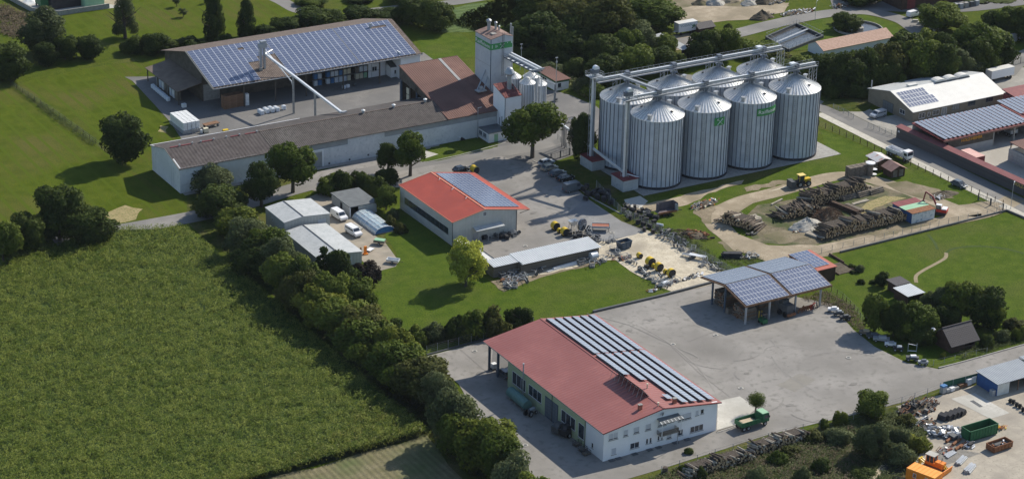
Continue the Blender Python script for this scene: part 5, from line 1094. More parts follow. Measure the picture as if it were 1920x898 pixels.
# ---------------------------------------------------------------- solar barn at the back
def solar_barn():
    x0, y0, L, ye, yr, ze, zr = 11.9, 206.05, 61.8, 0, 17.5, 6.7, 11.6
    t = thing('solar_barn', 'large dark barn with its whole roof slope under blue solar panels', 'building', (x0, y0, 0))
    yw = 9.5; YB = 35; zb_ = 6.7
    sl = (zr-ze)/yr; a = math.atan(sl)
    MB().prism([(yw,0),(YB-.5,0),(YB-.5,zb_),(yr,zr-.25),(yw,ze+sl*yw-.25)], 'x', 1.0, 1.3).build('gable_wall', M_['darkwall'], t)
    MB().prism([(0.6,0),(YB-.5,0),(YB-.5,zb_),(yr,zr-.25),(.6,ze-.1)], 'x', L-.6, L-.3).build('gable_wall', M_['whitewall'], t)
    b = MB(); b.box(1.3,yw,0,L-6.3,yw+.25,ze+sl*yw-.25); b.build('front_wall', M_['darkwall'], t)
    b = MB(); b.box(0.98,yw+.25,0,1.0-.02,yw+.3,3); 
    MB().box(1.35,yw-.04,0,6,yw-.005,4.5).build('front_panel', M_['concrete'], t)
    MB().box(L-6.3,.6,0,L-.6,.85,ze-.05).build('front_wall', M_['whitewall'], t); MB().box(L-6.3,.85,0,L-6.05,yw,ze+1).build('front_wall', M_['whitewall'], t)
    X, _ = onY(724,128,y0+6); X -= x0; MB().box(X-5.5,5.9,0,X-.2,6.1,5.6).build('front_wall', M_['whitewall'], t)
    po = MB().box(X+.0,3.2,0,X+3.2,6.0,3.1).build('porch', M_['whitewall'], t); MB().slab((X-.3,2.8,3.15),(X+3.5,2.8,3.15),(X+3.5,6,4.2),(X-.3,6,4.2),.1).build('porch_roof', M_['darkflat'], po); window(t, 'y', X+1.0, 1.0, X+2.2, 2.1, 3.2, 'dark', 2); window(t, 'y', X-4.4, 1.7, X-2.9, 3.0, 5.9, 'dark', 2)
    window(t, 'y', L-4.0, 1.6, L-2.5, 2.7, .6, 'dark', 2)
    b = MB(); b.slab((0,-.15,ze-.05),(L,-.15,ze-.05),(L,yr,zr),(0,yr,zr),.2); b.slab((L,YB,ze),(0,YB,ze),(0,yr,zr),(L,yr,zr),.2); rf = b.build('roof', M_['oldroof'], t)
    b = MB(); b.bar((-.06,-.15,ze-.06),(-.06,yr,zr-.02),.12,.34); b.build('verge_board', M_['concrete'], rf)
    MB().bar((0,-.28,ze-.15),(L,-.28,ze-.15),.2,.16).build('gutter', M_['galv'], rf)
    for x in (9,18,27,38,49): MB().box(x-.15,.3,0,x+.15,.6,ze-.2).build('post', M_['darkwall'], t)
    # panels: 36 columns, 17 rows up the slope
    lx, ly = 1.70, 1.03; pm = panel_mesh(lx, ly, 'cell', fr=.065, gx=.02, mid=False, fry=.02)
    near, far = [], []
    R_ = Matrix.Rotation(a, 4, 'X')
    for i in range(36):
        off = .25 + (.22 if i >= 13 else 0) + (.22 if i >= 25 else 0)
        for j in range(17):
            x = off + i*lx; s = .35 + j*ly
            if x + lx > L: continue
            if 8 <= i <= 9 and j < 8: continue
            if 8 <= i <= 12 and j < (8 if i < 10 else 10): continue
            if i == 8 and j == 14: continue
            if 31 <= i <= 33 and j == 14: continue
            M = T(x, s*math.cos(a), ze + s*math.sin(a) + .10) @ R_
            (near if j < 9 else far).append(M)
    allp = near + far
    pieces(pm, 'solar_panel', allp[:290], t); joined(pm, 'upper_solar_panels', allp[290:], None, t)
    MB().box(53.4,14.6,10.6,53.9,15.1,12.2).build('chimney', M_['galv'], rf)
    b = MB()
    for i in range(62): b.box(.5+i,-.12,ze-.02,.95+i,.2,ze+.10)
    o = b.build('eave_clips', M_['black'], rf); 
    # lean-to canopy on the left gable
    c = thing('lean_to_canopy', 'low brown canopy on posts leaning on the left gable of the solar barn', 'canopy', (6.2, 215.3, 0))
    b = MB(); b.slab((-.5,0,3.9),(6.6,0,5.3),(6.6,21.8,5.3),(-.5,21.8,3.9),.16); b.build('roof', M_['brownroof'] if False else mat('brown_canopy_roof', (.15,.115,.09), (.20,.155,.12), .5, .85, wave=('Y', .5, .04)), c)
    for y in (.3, 7.4, 14.5, 21.5): MB().box(-.1,y-.12,0,.14,y+.12,3.8).build('post', M_['darkwall'], c)
    # elevator on the roof and long conveyor down to the barn
    ex, ez = onY(493,128,y0+5); ex -= 0
    e = thing('bucket_elevator', 'pale bucket elevator rising through the solar barn roof', 'elevator', (ex, y0+5, 0))
    zt = onY(493,90,y0+5)[1]
    MB().box(-.75,-.35,7.8,-.3,.35,zt).box(.25,-.35,7.8,.7,.35,zt).build('shaft', M_['galv'], e); MB().box(-1.1,-.6,zt,1.1,.6,zt+1.3).obox((.2,0,zt+1.6),(1.6,.9,.6)).build('head', M_['galv'], e)
    b = MB(); b.bar((-.9,.5,8),(-.9,.5,zt),.08); b.bar((.9,.5,8),(.9,.5,zt),.08); [b.bar((-.9,.5,8+k),(.9,.5,9+k),.06) for k in range(int(zt-8))]; b.build('lattice', M_['galv'], e)
    MB().box(-1.3,-1.0,7.9,-.5,-.4,8.6).build('base_box', M_['concrete'], e)
    zc = onY(497,102,y0+5)[1]; S = Vector((ex+.8, y0+4.6, zc)); E_ = Vector((*P(640,211,8.25), 8.25))
    q = thing('long_conveyor', 'long straight conveyor tube crossing the inner yard from the solar barn to the long barn', 'conveyor', (S.x, S.y, 0))
    S0, E0 = S - q.location, E_ - q.location
    MB().bar(S0, E0, .55, .5).build('conveyor', M_['brightgalv'], q); MB().bar(E0, E0 + Vector((1.6,.5,-.2)), .7, .35).build('discharge_end', M_['galv'], q)
    for f in (.37, .66): p = S0.lerp(E0, f); MB().box(p.x-.22,p.y-.22,0,p.x+.22,p.y+.22,p.z-.25).build('support', M_['concrete'], q)
    sp = thing('spout_pipe', 'thin slanting spout pipe hanging from the elevator over the solar barn eave', 'pipe', (ex, y0+5, 0))
    MB().tube((.6,-.3,zt-.4),(5.2,-6.5,5.6),.14,.14,7).tube((5.2,-6.5,5.6),(5.4,-6.7,4.4),.14,.14,7).build('pipe', M_['brightgalv'], sp); MB().tube((.4,0,zc),(3.6,1.6,zc+.3),.15,.15,7).build('arm', M_['brightgalv'], sp)
solar_barn()

# ---------------------------------------------------------------- solar canopy on posts beside the plaza
def solar_canopy():
    x0, x1, yf, yr, yb, zf, zr, zb = 58.3, 81.0, 35.2, 42.9, 51.5, 4.75, 6.5, 5.0
    t = thing('solar_canopy', 'open timber canopy with solar panels on both roof slopes beside the plaza', 'canopy', (x0, yf, 0)); L = x1-x0; Yr, Yb = yr-yf, yb-yf
    b = MB(); b.slab((-.3,-.2,zf),(L,-.2,zf),(L,Yr,zr),(-.3,Yr,zr),.15); b.slab((L,Yb,zb),(-.3,Yb,zb),(-.3,Yr,zr),(L,Yr,zr),.15); rf = b.build('roof', M_['darkwood'], t)
    b = MB(); b.bar((-.34,-.2,zf-.16),(-.34,Yr,zr-.16),.06,.3); b.bar((-.34,Yr,zr-.16),(-.34,Yb,zb-.16),.06,.3); b.bar((-.3,-.24,zf-.2),(L,-.24,zf-.2),.06,.3); b.build('verge_board', M_['brownwood'], t)
    for x, y in ((.5,.6),(6.5,.4),(13.4,.4),(20.1,.4),(.2,Yr),(6.5,Yr),(13.4,Yr),(20.1,Yr),(.1,12.2),(6.5,14),(13.4,14),(20.1,14)):
        z = zf + (zr-zf)*y/Yr if y <= Yr else zr - (zr-zb)*(y-Yr)/(Yb-Yr); MB().box(x-.17,y-.17,0,x+.17,y+.17,z-.2).build('post', M_['galv'] if y < 1 else M_['navy'], t)
    b = MB(); b.bar((0,.4,zf-.3),(L,.4,zf-.3),.2,.3); b.bar((0,Yr,zr-.35),(L,Yr,zr-.35),.2,.3); b.build('beam', M_['brownwood'], t)
    for (ya, za, yb_, zb_) in ((-.1,zf,Yr-.15,zr),(Yb-.1,zb,Yr+.15,zr)):
        ln = math.hypot(yb_-ya, zb_-za); rows = 5; h = ln/rows; w_ = .86
        pm = panel_mesh(w_, h-.02, 'cell' if ya < 1 else 'cell2', fr=.035, gx=.03, mid=False)
        ms = []
        for blk in (0, 1):
            n = 12
            for i in range(n + (1 if blk == 0 else 0)):
                for j in range(rows):
                    x = (.0 if blk == 0 else 12.0) + i*w_
                    if x + w_ > L + .1: continue
                    u = Vector((0, yb_-ya, zb_-za)).normalized(); o = Vector((x, ya, za)) + u*(j*h) + Vector((0,0,.08))
                    if ya < 1: ms.append(frameM(o, (1,0,0), u))
                    else: ms.append(frameM(o + Vector((w_,0,0)), (-1,0,0), u))
        pieces(pm, 'solar_panel', ms, t)
    # stored timber, machine
    for (x, y, w_, d, h, n, lab) in ((1.0,1.8,3.2,4.0,2.9,0,'front'), (1.0,8.6,5,4.0,3.6,0,'corner'), (7.4,4.8,4,2.6,3.0,0,'second')):
        s = thing('timber_stack', f'tall stack of grey-brown boards under the {lab} part of the solar canopy', 'timber stack', (x0+x, yf+y, .05), 0, 'timber stacks under the solar canopy')
        k = 0
        for lz in range(int(h/.28)):
            for ly in range(int(d/.5)):
                k += 1; jx = random.uniform(-.3,.3); MB().box(jx,ly*.5,lz*.28,jx+w_,ly*.5+.44,lz*.28+.22).build('board', M_[random.choice(['wood','wood','brownwood'])], s)
    s = thing('board_crate', 'low slatted grey wooden crate at the corner of the solar canopy', 'crate', (*P(1365,590),.05), -.1)
    for k in range(5): MB().box(0,0,.15+k*.24,2.6,.08,.32+k*.24).box(0,1.1,.15+k*.24,2.6,1.18,.32+k*.24).build('slat', M_['wood'], s)
    MB().box(.0,.08,0,.1,1.1,1.3).box(2.5,.08,0,2.6,1.1,1.3).build('end_frame', M_['wood'], s)
    m = thing('harvester', 'dark tracked machine with rusty wheels parked under the right half of the solar canopy', 'machine', (*P(1474,590),.05), .1)
    MB().box(-1.0,-1.2,.6,1.0,1.6,2.6).box(-.8,.2,2.6,.8,1.5,3.4).build('body', M_['darkgrey'], m)
    for x in (-1.1,1.1):
        for y in (-.8,.9): MB().tube((x-.2,y,.6),(x+.2,y,.6),.6,.6,14).build('wheel', M_['rubber'], m)
    MB().obox((0,-1.6,.6),(2.2,.5,.5)).build('front_blade', M_['rust'], m)
    g = thing('forklift', 'small dark green forklift with yellow mast parked beside the timber under the canopy', 'forklift', (*P(1430,606),.05), 0)
    MB().box(-.6,-.9,.25,.6,.9,1.1).build('body', M_['darkgreen'], g); b = MB(); [b.bar((x,y,1.1),(x,y*.8,2.2),.08) for x in (-.5,.5) for y in (-.7,.5)]; b.box(-.55,-.65,2.2,.55,.5,2.27); b.build('guard_frame', M_['black'], g)
    MB().box(-.4,.95,.1,-.3,1.05,2.5).box(.3,.95,.1,.4,1.05,2.5).build('mast', M_['yellow'], g)
    for x in (-.6,.6):
        for y in (-.55,.6): MB().tube((x-.1,y,.28),(x+.1,y,.28),.28,.28,10).build('wheel', M_['rubber'], g)
    for i, (px, py, c) in enumerate([(1512,583,'rust'),(1522,580,'red'),(1503,586,'rust'),(1530,577,'black')]):
        m = thing('plough', ['rusty red plough nearest the harvester under the canopy','bright red plough under the right end of the canopy','low rusty harrow beside the harvester','black roller at the right end of the canopy'][i], 'plough', (*P(px,py),.05), .3*i)
        b = MB(); b.bar((-1,0,1.1),(1.2,0,1.1),.16); [b.bar((k*.5-.8,0,1.1),(k*.5-.6,-.3,.1),.1) for k in range(4)]; b.build('frame', M_[c], m)
        for k in range(3): MB().tube((k*.7-.8,.45,.4),(k*.7-.8,.55,.4),.4,.4,12).build('disc', M_['rust' if c != 'black' else 'black'], m)
    # annex with red roof behind
    ax0, ay0 = 84.0, 44.8
    a = thing('red_roof_annex', 'small dark annex with red roof edge and dark solar panels behind the solar canopy', 'building', (ax0, ay0, 0)); W, D, z0, z1 = 6.2, 9.8, 3.4, 3.6
    MB().box(.2,.3,0,W-.2,D-.2,z0-.2).build('annex_wall', M_['darkwood'], a); MB().slab((0,0,z0),(W,0,z0),(W,D,z1),(0,D,z1),.16).build('roof', M_['orangered'] if False else mat('faded_red_roof', (.38,.11,.08), (.44,.14,.10), .6, .7), a)
    pm = panel_mesh(1.0, 1.6, 'cell', fr=.05, gx=.04, mid=False)
    pieces(pm, 'solar_panel', [T(.1+i*1.02, 1.5+j*1.65, z0+.1+(z1-z0)*(1.5+j*1.65)/D) for i in range(5) for j in range(5)], a)
solar_canopy()

# ---------------------------------------------------------------- two grey sheds, dark flat shed, pool cover
def grey_shed(x0, y0, W, L, H, R, label, yr, dark=True):
    t = thing('grey_shed', label, 'shed', (x0, y0, 0), 0, 'pair of light grey metal sheds')
    MB().prism([(0,0),(W,0),(W,H),(yr,R-.03),(0,H)], 'y', 0, .15).build('gable_wall', M_['cladding'], t); MB().prism([(0,0),(W,0),(W,H),(yr,R-.03),(0,H)], 'y', L-.15, L).build('gable_wall', M_['cladding'], t)
    MB().box(0,.15,0,.15,L-.15,H-.02).build('side_wall', M_['claddingz'], t); MB().box(W-.15,.15,0,W,L-.15,H-.02).build('side_wall', M_['claddingz'], t)
    b = MB(); b.slab((-.15,-.15,H),(yr,-.15,R),(yr,L+.15,R),(-.15,L+.15,H),.1); b.slab((yr,-.15,R),(W+.15,-.15,H),(W+.15,L+.15,H),(yr,L+.15,R),.1); rf = b.build('roof', M_['greyroof'], t)
    MB().bar((yr,-.15,R+.05),(yr,L+.15,R+.05),.25,.08).build('ridge_cap', M_['darkgrey'], rf)
    return t
t = grey_shed(-7.7, 121.6, 11.4, 10.1, 4.5, 5.15, 'taller light grey shed at the back of the pair by the hedgerow', 4.6)
window(t, 'x', 2.0,1.8,2.6,2.7,0,'dark',1); window(t, 'x', 6.2,2.4,6.8,3.3,0,'dark',1)
MB().box(8.4,-.06,0,10.4,-.002,3.4).build('door', M_['shutter'], t)
t = grey_shed(-8.2, 102.4, 10.3, 18.0, 2.8, 3.5, 'lower light grey shed in front of the taller one', 4.6)
window(t, 'x', 15.6,1.2,16.9,2.1,0,'dark',2); MB().box(6.0,-.05,.05,7.8,-.002,2.1).build('door', M_['shutter'], t)
t = thing('flat_shed', 'low shed with dark grey flat roof beside the white vans', 'shed', (11.6, 126.9, 0))
MB().box(0,.3,0,.15,9.6,2.45).box(2.2,0,0,7.0,.15,2.45).box(6.85,.15,0,7.0,9.6,2.45).box(0.15,9.45,0,6.85,9.6,2.45).build('shed_wall', M_['cladding'], t); MB().box(.0,0,0,.15,.3,2.45).build('post', M_['white'], t)
MB().box(-.02,4.0,0,-.002,5.1,2.1).build('door', M_['dark'], t)
MB().slab((-.2,-.2,2.65),(7.3,-.2,2.6),(7.3,9.9,2.6),(-.2,9.9,2.65),.2).build('roof', M_['darkflat'], t)
for k in range(3): MB().box(2.4,-.5-k*.1,.3+k*.4,4.4,-.05,.6+k*.4).build('plank', M_['palewood'], t)
t = thing('pool_cover', 'arched pale blue glazed pool cover on the paved yard', 'pool cover', (12.0, 115.0, .07))
W, L, n, m = 5.1, 11.3, 8, 6
MB().box(-.3,-.3,0,W+.3,L+.3,.08).build('pool_edge', M_['concrete'], t)
for j in range(m):
    for i in range(n):
        a0, a1 = PI*i/n, PI*(i+1)/n; sc_ = 1 + .02*(j % 2); hh = 1.35
        p = [(W/2-W/2*sc_*math.cos(a), hh*sc_*math.sin(a)+.1) for a in (a0, a1)]; y0, y1 = L*j/m+.04, L*(j+1)/m-.04
        b = MB(); b.add([(p[0][0],y0,p[0][1]),(p[1][0],y0,p[1][1]),(p[1][0],y1,p[1][1]),(p[0][0],y1,p[0][1])], [(0,1,2,3)]); b.build('glazing_panel', M_['polycarb'], t)
b = MB()
for j in range(m+1):
    for i in range(n):
        a0, a1 = PI*i/n, PI*(i+1)/n; b.bar((W/2-W/2*1.02*math.cos(a0), L*j/m, 1.4*math.sin(a0)+.1), (W/2-W/2*1.02*math.cos(a1), L*j/m, 1.4*math.sin(a1)+.1), .08)
for i in range(1, n, 1): a0 = PI*i/n; b.bar((W/2-W/2*1.02*math.cos(a0),0,1.4*math.sin(a0)+.1),(W/2-W/2*1.02*math.cos(a0),L,1.4*math.sin(a0)+.1),.05)
b.build('glazing_bars', M_['white'], t)
b = MB(); b.add([(0,0,.1)] + [(W/2-W/2*math.cos(PI*i/n), 0, 1.35*math.sin(PI*i/n)+.1) for i in range(n+1)] , [tuple(range(1, n+2))]); b.build('end_panel', M_['bluebin'], t)

# ---------------------------------------------------------------- long tin-roofed timber shed
def tin_shed():
    t = thing('timber_shed', 'long low weathered timber shed with pale metal roof between the two lawns', 'shed', (23.8, 80.0, 0))
    def wallb(x0, x1, y, h):
        n = int((x1-x0)/.22); me = MB().box(0,0,0,.19,.05,h).mesh('plank', M_['wood'])
        for i in range(n): o = link('plank', me, t); o.location = (x0+i*.22, y + (.012 if i % 2 else 0), 0)
        MB().box(x0,y+.08,0,x1,y+.14,h-.02).build('back_board', M_['wood'], t)
    wallb(0,6.2,1.45,2.55); wallb(6.2,26.6,.0,2.55)
    MB().box(0,1.6,0,.1,4.4,2.5).box(26.5,.15,0,26.6,5.3,2.5).box(6.2,.15,0,6.3,1.5,2.5).box(0,4.4,0,26.5,4.5,2.6).build('side_wall', M_['wood'], t)
    b = MB(); b.slab((-.15,1.1,2.75),(6.2,1.1,2.75),(6.2,4.7,3.05),(-.15,4.7,3.05),.06); b.build('roof', M_['tinroof'], t)
    b = MB(); b.slab((6.1,-.5,2.7),(26.9,-.5,2.7),(26.9,5.2,3.15),(6.1,5.2,3.15),.06); b.build('roof', M_['tinroof'], t)
    for x in (6.2,11.5,15,20.2): MB().box(x,-.5 if x > 6.3 else 1.1,2.78 if x > 6.3 else 2.9,x+.08,-.4,2.8).build('roof_joint', M_['darkgrey'], t)
    a = thing('white_roof_shed', 'narrow shed with plain white roof linking the grey clad hall to the tin shed', 'shed', (24.2, 85.0, 0))
    MB().box(.1,.1,0,2.1,14.5,2.2).build('shed_wall', M_['wood'], a); MB().slab((-.1,-.1,2.4),(2.4,-.1,2.35),(2.4,14.8,2.35),(-.1,14.8,2.4),.15).build('roof', M_['whiteroof'], a); MB().box(2.2,0,2.42,2.35,14.7,2.5).build('roof_edge', M_['darkgrey'], a)
tin_shed()

# ---------------------------------------------------------------- right side: white-roofed workshop, timber hall, fence wall
def white_roof_hall():
    x0, y0, W, D, zf, zr, yr = 170.4, 114.9, 31.6, 18.4, 3.15, 6.0, 9.4
    t = thing('white_roof_workshop', 'grey-brown workshop with white metal roof and small solar field beyond the road', 'building', (x0, y0, 0))
    MB().prism([(0,0),(D,0),(D,3.8),(yr,zr-.05),(0,zf)], 'x', 0, .2).build('gable_wall', M_['olive'], t); MB().prism([(0,0),(D,0),(D,3.8),(yr,zr-.05),(0,zf)], 'x', W-.2, W).build('gable_wall', M_['olive'], t)
    MB().box(.2,0,0,W-.2,.2,zf-.02).build('front_wall', M_['olive'], t); MB().box(.2,D-.2,0,W-.2,D,3.75).build('back_wall', M_['olive'], t)
    b = MB(); b.slab((-.3,-.3,zf-.05),(W+.3,-.3,zf-.05),(W+.3,yr,zr),(-.3,yr,zr),.14); rf = b.build('roof', M_['whiteroof'], t); b = MB(); b.slab((W+.3,D+.3,3.85),(-.3,D+.3,3.85),(-.3,yr,zr),(W+.3,yr,zr),.14); b.build('roof', M_['greyroof'], t)
    for xc in (16.5, 20.6, 24.6):
        b = MB(); n = 6
        for i in range(n):
            a0, a1 = PI*i/n, PI*(i+1)/n; b.add([(xc-1.9*math.cos(a0),yr-.6,zr+.02+.75*math.sin(a0)),(xc-1.9*math.cos(a1),yr-.6,zr+.02+.75*math.sin(a1)),(xc-1.9*math.cos(a1),yr+1.6,zr+.02+.75*math.sin(a1)),(xc-1.9*math.cos(a0),yr+1.6,zr+.02+.75*math.sin(a0))],[(0,1,2,3)])
        b.add([(xc-1.9*math.cos(PI*i/n),yr-.6,zr+.75*math.sin(PI*i/n)) for i in range(n+1)], [tuple(range(n+1))]); b.build('roof_light', M_['whiteroof'], rf); MB().box(xc-2,yr-.75,zr-.2,xc+2,yr-.62,zr+.12).build('roof_light_edge', M_['darkgrey'], rf)
    MB().box(6.3,yr+.2,zr-.1,9.2,yr+1.4,zr+.4).build('roof_light', M_['whiteroof'], rf)
    sl = (zr-zf)/yr; a = math.atan(sl); pm = panel_mesh(.98, 1.62, 'cell', fr=.05, gx=.04, mid=False); ms = []
    for j in range(4):
        for i in range(9 - (0 if j in (0,1) else 0) + (1 if j < 2 else 0)): ms.append(T(.3+(.15*j)+i*1.0, (1.9+j*1.7)*math.cos(a), zf+(1.9+j*1.7)*math.sin(a)+.06) @ Matrix.Rotation(a, 4, 'X'))
    pieces(pm, 'solar_panel', ms, t)
    def zq(a_, b_): return (1440 + a_/2.994, b_/2.994)
    for u0, u1, zt, zb, kd, pn in ((848,882,638,668,'dark',2),(897,912,632,656,'dark',1),(926,962,622,648,'dark',2),(976,1005,608,648,'grey',2),(1035,1077,584,620,'grey',3),(1125,1167,560,598,'dark',3),(1226,1266,537,575,'dark',3)):
        xa, za = onY(*zq(u0, zt), y0); xb, _ = onY(*zq(u1, zt-(u1-u0)*.29), y0); _, zb_ = onY(*zq(u0, zb), y0); window(t, 'y', xa-x0, max(.1,zb_), xb-x0, min(za, 2.9), 0, kd, pn, fr='white' if pn < 3 else 'darkgrey')
    window(t, 'x', 3.2,1.2,5.3,2.4,0,'dark',2); g = MB().box(-.06,8.0,0,-.002,12.2,2.7).build('gate', M_['darkgrey'], t)
    for i in range(4):
        for j in range(3): MB().box(-.09,8.15+i*1.02,.25+j*.82,-.062,9.0+i*1.02,.95+j*.82).build('pane', M_['greyglass'], g)
    MB().tube((.4,D-.5,3.6),(.4,D-.5,6.2),.16,.16,8).build('flue', M_['galv'], t)
white_roof_hall()
def timber_hall():
    x0, y0, y1, z0, z1 = 160.8, 91.7, 104.3, 4.5, 5.2; W = 46
    t = thing('timber_hall', 'open-fronted timber hall with strips of pale solar panels behind the board fence', 'building', (x0, y0, 0)); D = y1-y0
    MB().slab((0,0,z0),(W,0,z0),(W,D,z1),(0,D,z1),.25).build('roof', M_['darkred'], t)
    MB().bar((0,-.1,z0-.25),(W,-.1,z0-.25),.12,.4).build('fascia', mat('brown_fascia', (.17,.09,.075), (.2,.11,.09), 1, .8), t)
    MB().box(.3,D-.3,0,W,D,z1-.2).build('back_wall', M_['block'], t)
    MB().box(2,.4,0,16.9,.6,1.9).build('front_wall', M_['block'], t); MB().box(2,.4,1.9,16.9,.55,z0-.3).build('sign_board', M_['darkwall'], t)
    tm = textmesh('HOLZ-HEIMER', 1.1, mat('orange_lettering', (.62,.30,.04)), 'sign_lettering', .02, .02); o = link('sign_lettering', tm, t); o.matrix_local = frameM((9.6,.34,3.35),(1,0,0),(0,0,1))
    for x in (16.9, 24, 31, 38, 45): MB().box(x,.4,0,x+.35,.8,z0-.2).box(x,D/2,0,x+.35,D/2+.4,z0).build('post', M_['concrete'], t)
    for x in (16.9, 31): MB().box(x+.05,.8,0,x+.25,D-.3,z0-.1).build('partition_wall', M_['block'], t)
    pm = panel_mesh(1.05, 1.28, 'cell3', fr=.04, gx=.02, mid=False); ms = []; rk = MB()
    for i in range(19):
        for j in range(9): ms.append(T(.5+i*1.5, .3+j*1.33, z0+.28+(z1-z0)*(.3+j*1.33)/D) @ Matrix.Rotation(math.radians(-4), 4, 'Y') @ Matrix.Rotation(math.atan((z1-z0)/D), 4, 'X'))
        rk.box(.46+i*1.5,.3,z0+.02,.5+i*1.5,D-.4,z0+.42)
    for i in range(9):
        for j in range(7): ms.append(T(29.6+i*1.5, 4.5+j*1.33, z0+.7+(z1-z0)*(3+j*1.33)/D) @ Matrix.Rotation(math.radians(-4), 4, 'Y') @ Matrix.Rotation(math.atan((z1-z0)/D), 4, 'X'))
    rk.build('panel_rack', M_['black'], t); pieces(pm, 'solar_panel', ms, t)
    f = thing('board_fence', 'tall dark board fence with red sheet cap and yellow lettering along the road', 'fence', (159.7, 108.5, 0)); dx, dy = 2.7, -72.0; n = 196
    ang = math.atan2(dx, -dy); f.rotation_euler = (0,0,ang); L = math.hypot(dx, dy)
    me = MB().box(-.03,-.34,.05,.02,0,3.0).mesh('board', mat('dark_grey_board', (.075,.072,.075), (.11,.105,.108), .8, .9))
    for i in range(n): o = link('board', me, f); o.location = ((i % 2)*.02, -i*.366, 0)
    MB().box(.05,-L,0,.2,0,2.95).build('back_frame', M_['wood'], f)
    b = MB(); b.slab((-.35,-L-.1,3.05),(1.5,-L-.1,3.45),(1.5,.2,3.45),(-.35,.2,3.05),.08); b.build('cap_sheet', mat('dull_red_cap_sheet', (.24,.085,.085), (.28,.105,.10), .5, .7), f)
    tm = textmesh('HOLZ-HEIM', 1.15, mat('yellow_lettering', (.50,.37,.10)), 'sign_lettering', .02, .02); o = link('sign_lettering', tm, f); yy = 108.5 - P(1914,352,2.2)[1]; o.matrix_local = frameM((-.08,-yy,2.2),(0,-1,0),(0,0,1))
    MB().box(-.07,-1.2,1.7,-.035,-.5,2.2).build('notice_board', M_['shutter'], f)
    c = thing('red_container', 'container with pale pink roof standing just behind the board fence', 'container', (163.8, 82.7, .07)); MB().box(0,0,0,2.9,5.9,2.5).build('body', M_['darkred'], c)
    MB().box(0,0,2.5,2.9,5.9,2.58).build('roof', mat('pink_container_roof', (.62,.36,.31), (.68,.43,.38), .6, .7), c)
    w_ = thing('block_bay', 'bay of stacked grey concrete blocks with rusty roof at the right edge', 'wall', (174.3, 81.0, .07))
    for lv in range(4):
        for k in range(9):
            if lv < 4: MB().box(.02,-k*1.6,lv*.8,.8,-k*1.6+1.56,lv*.8+.77).build('block', M_['block'], w_)
        for k in range(5): MB().box(.82+k*1.6,.76,lv*.8,2.38+k*1.6,1.56,lv*.8+.77).build('block', M_['block'], w_)
    MB().slab((0,-10,4.6),(7,-10,4.6),(7,1.6,4.9),(0,1.6,4.9),.15).build('roof', M_['rustroof'], w_)
    for q in ((.3,1.2),(.3,-5),(6.5,1.2)): MB().box(q[0],q[1],3.2,q[0]+.2,q[1]+.2,4.5).build('post', M_['darkwood'], w_)
    g = thing('red_roof_building', 'low dark building with red roof at the right edge beyond the solar strips', 'building', (199, 106.5, 0)); MB().box(.3,.3,0,12,6,4.4).build('wall', M_['darkred'], g); MB().slab((0,0,4.6),(12,0,4.6),(12,6.5,5.4),(0,6.5,5.4),.2).build('roof', M_['darkred'], g)
    for k in range(4):
        b = thing('metal_container', 'grey container in the shade, ' + ORD[k] + ' from the left beyond the white trailer', 'container', (*P(1888+k*11,82-k*2.2),.05), 0, 'grey containers in the shade at the top right'); MB().box(0,0,0,1.5,1.2,2.2).build('body', M_['greywall'], b); MB().box(.05,-.03,.2,1.4,-.002,2.0).build('door', M_['galv'], b)
timber_hall()
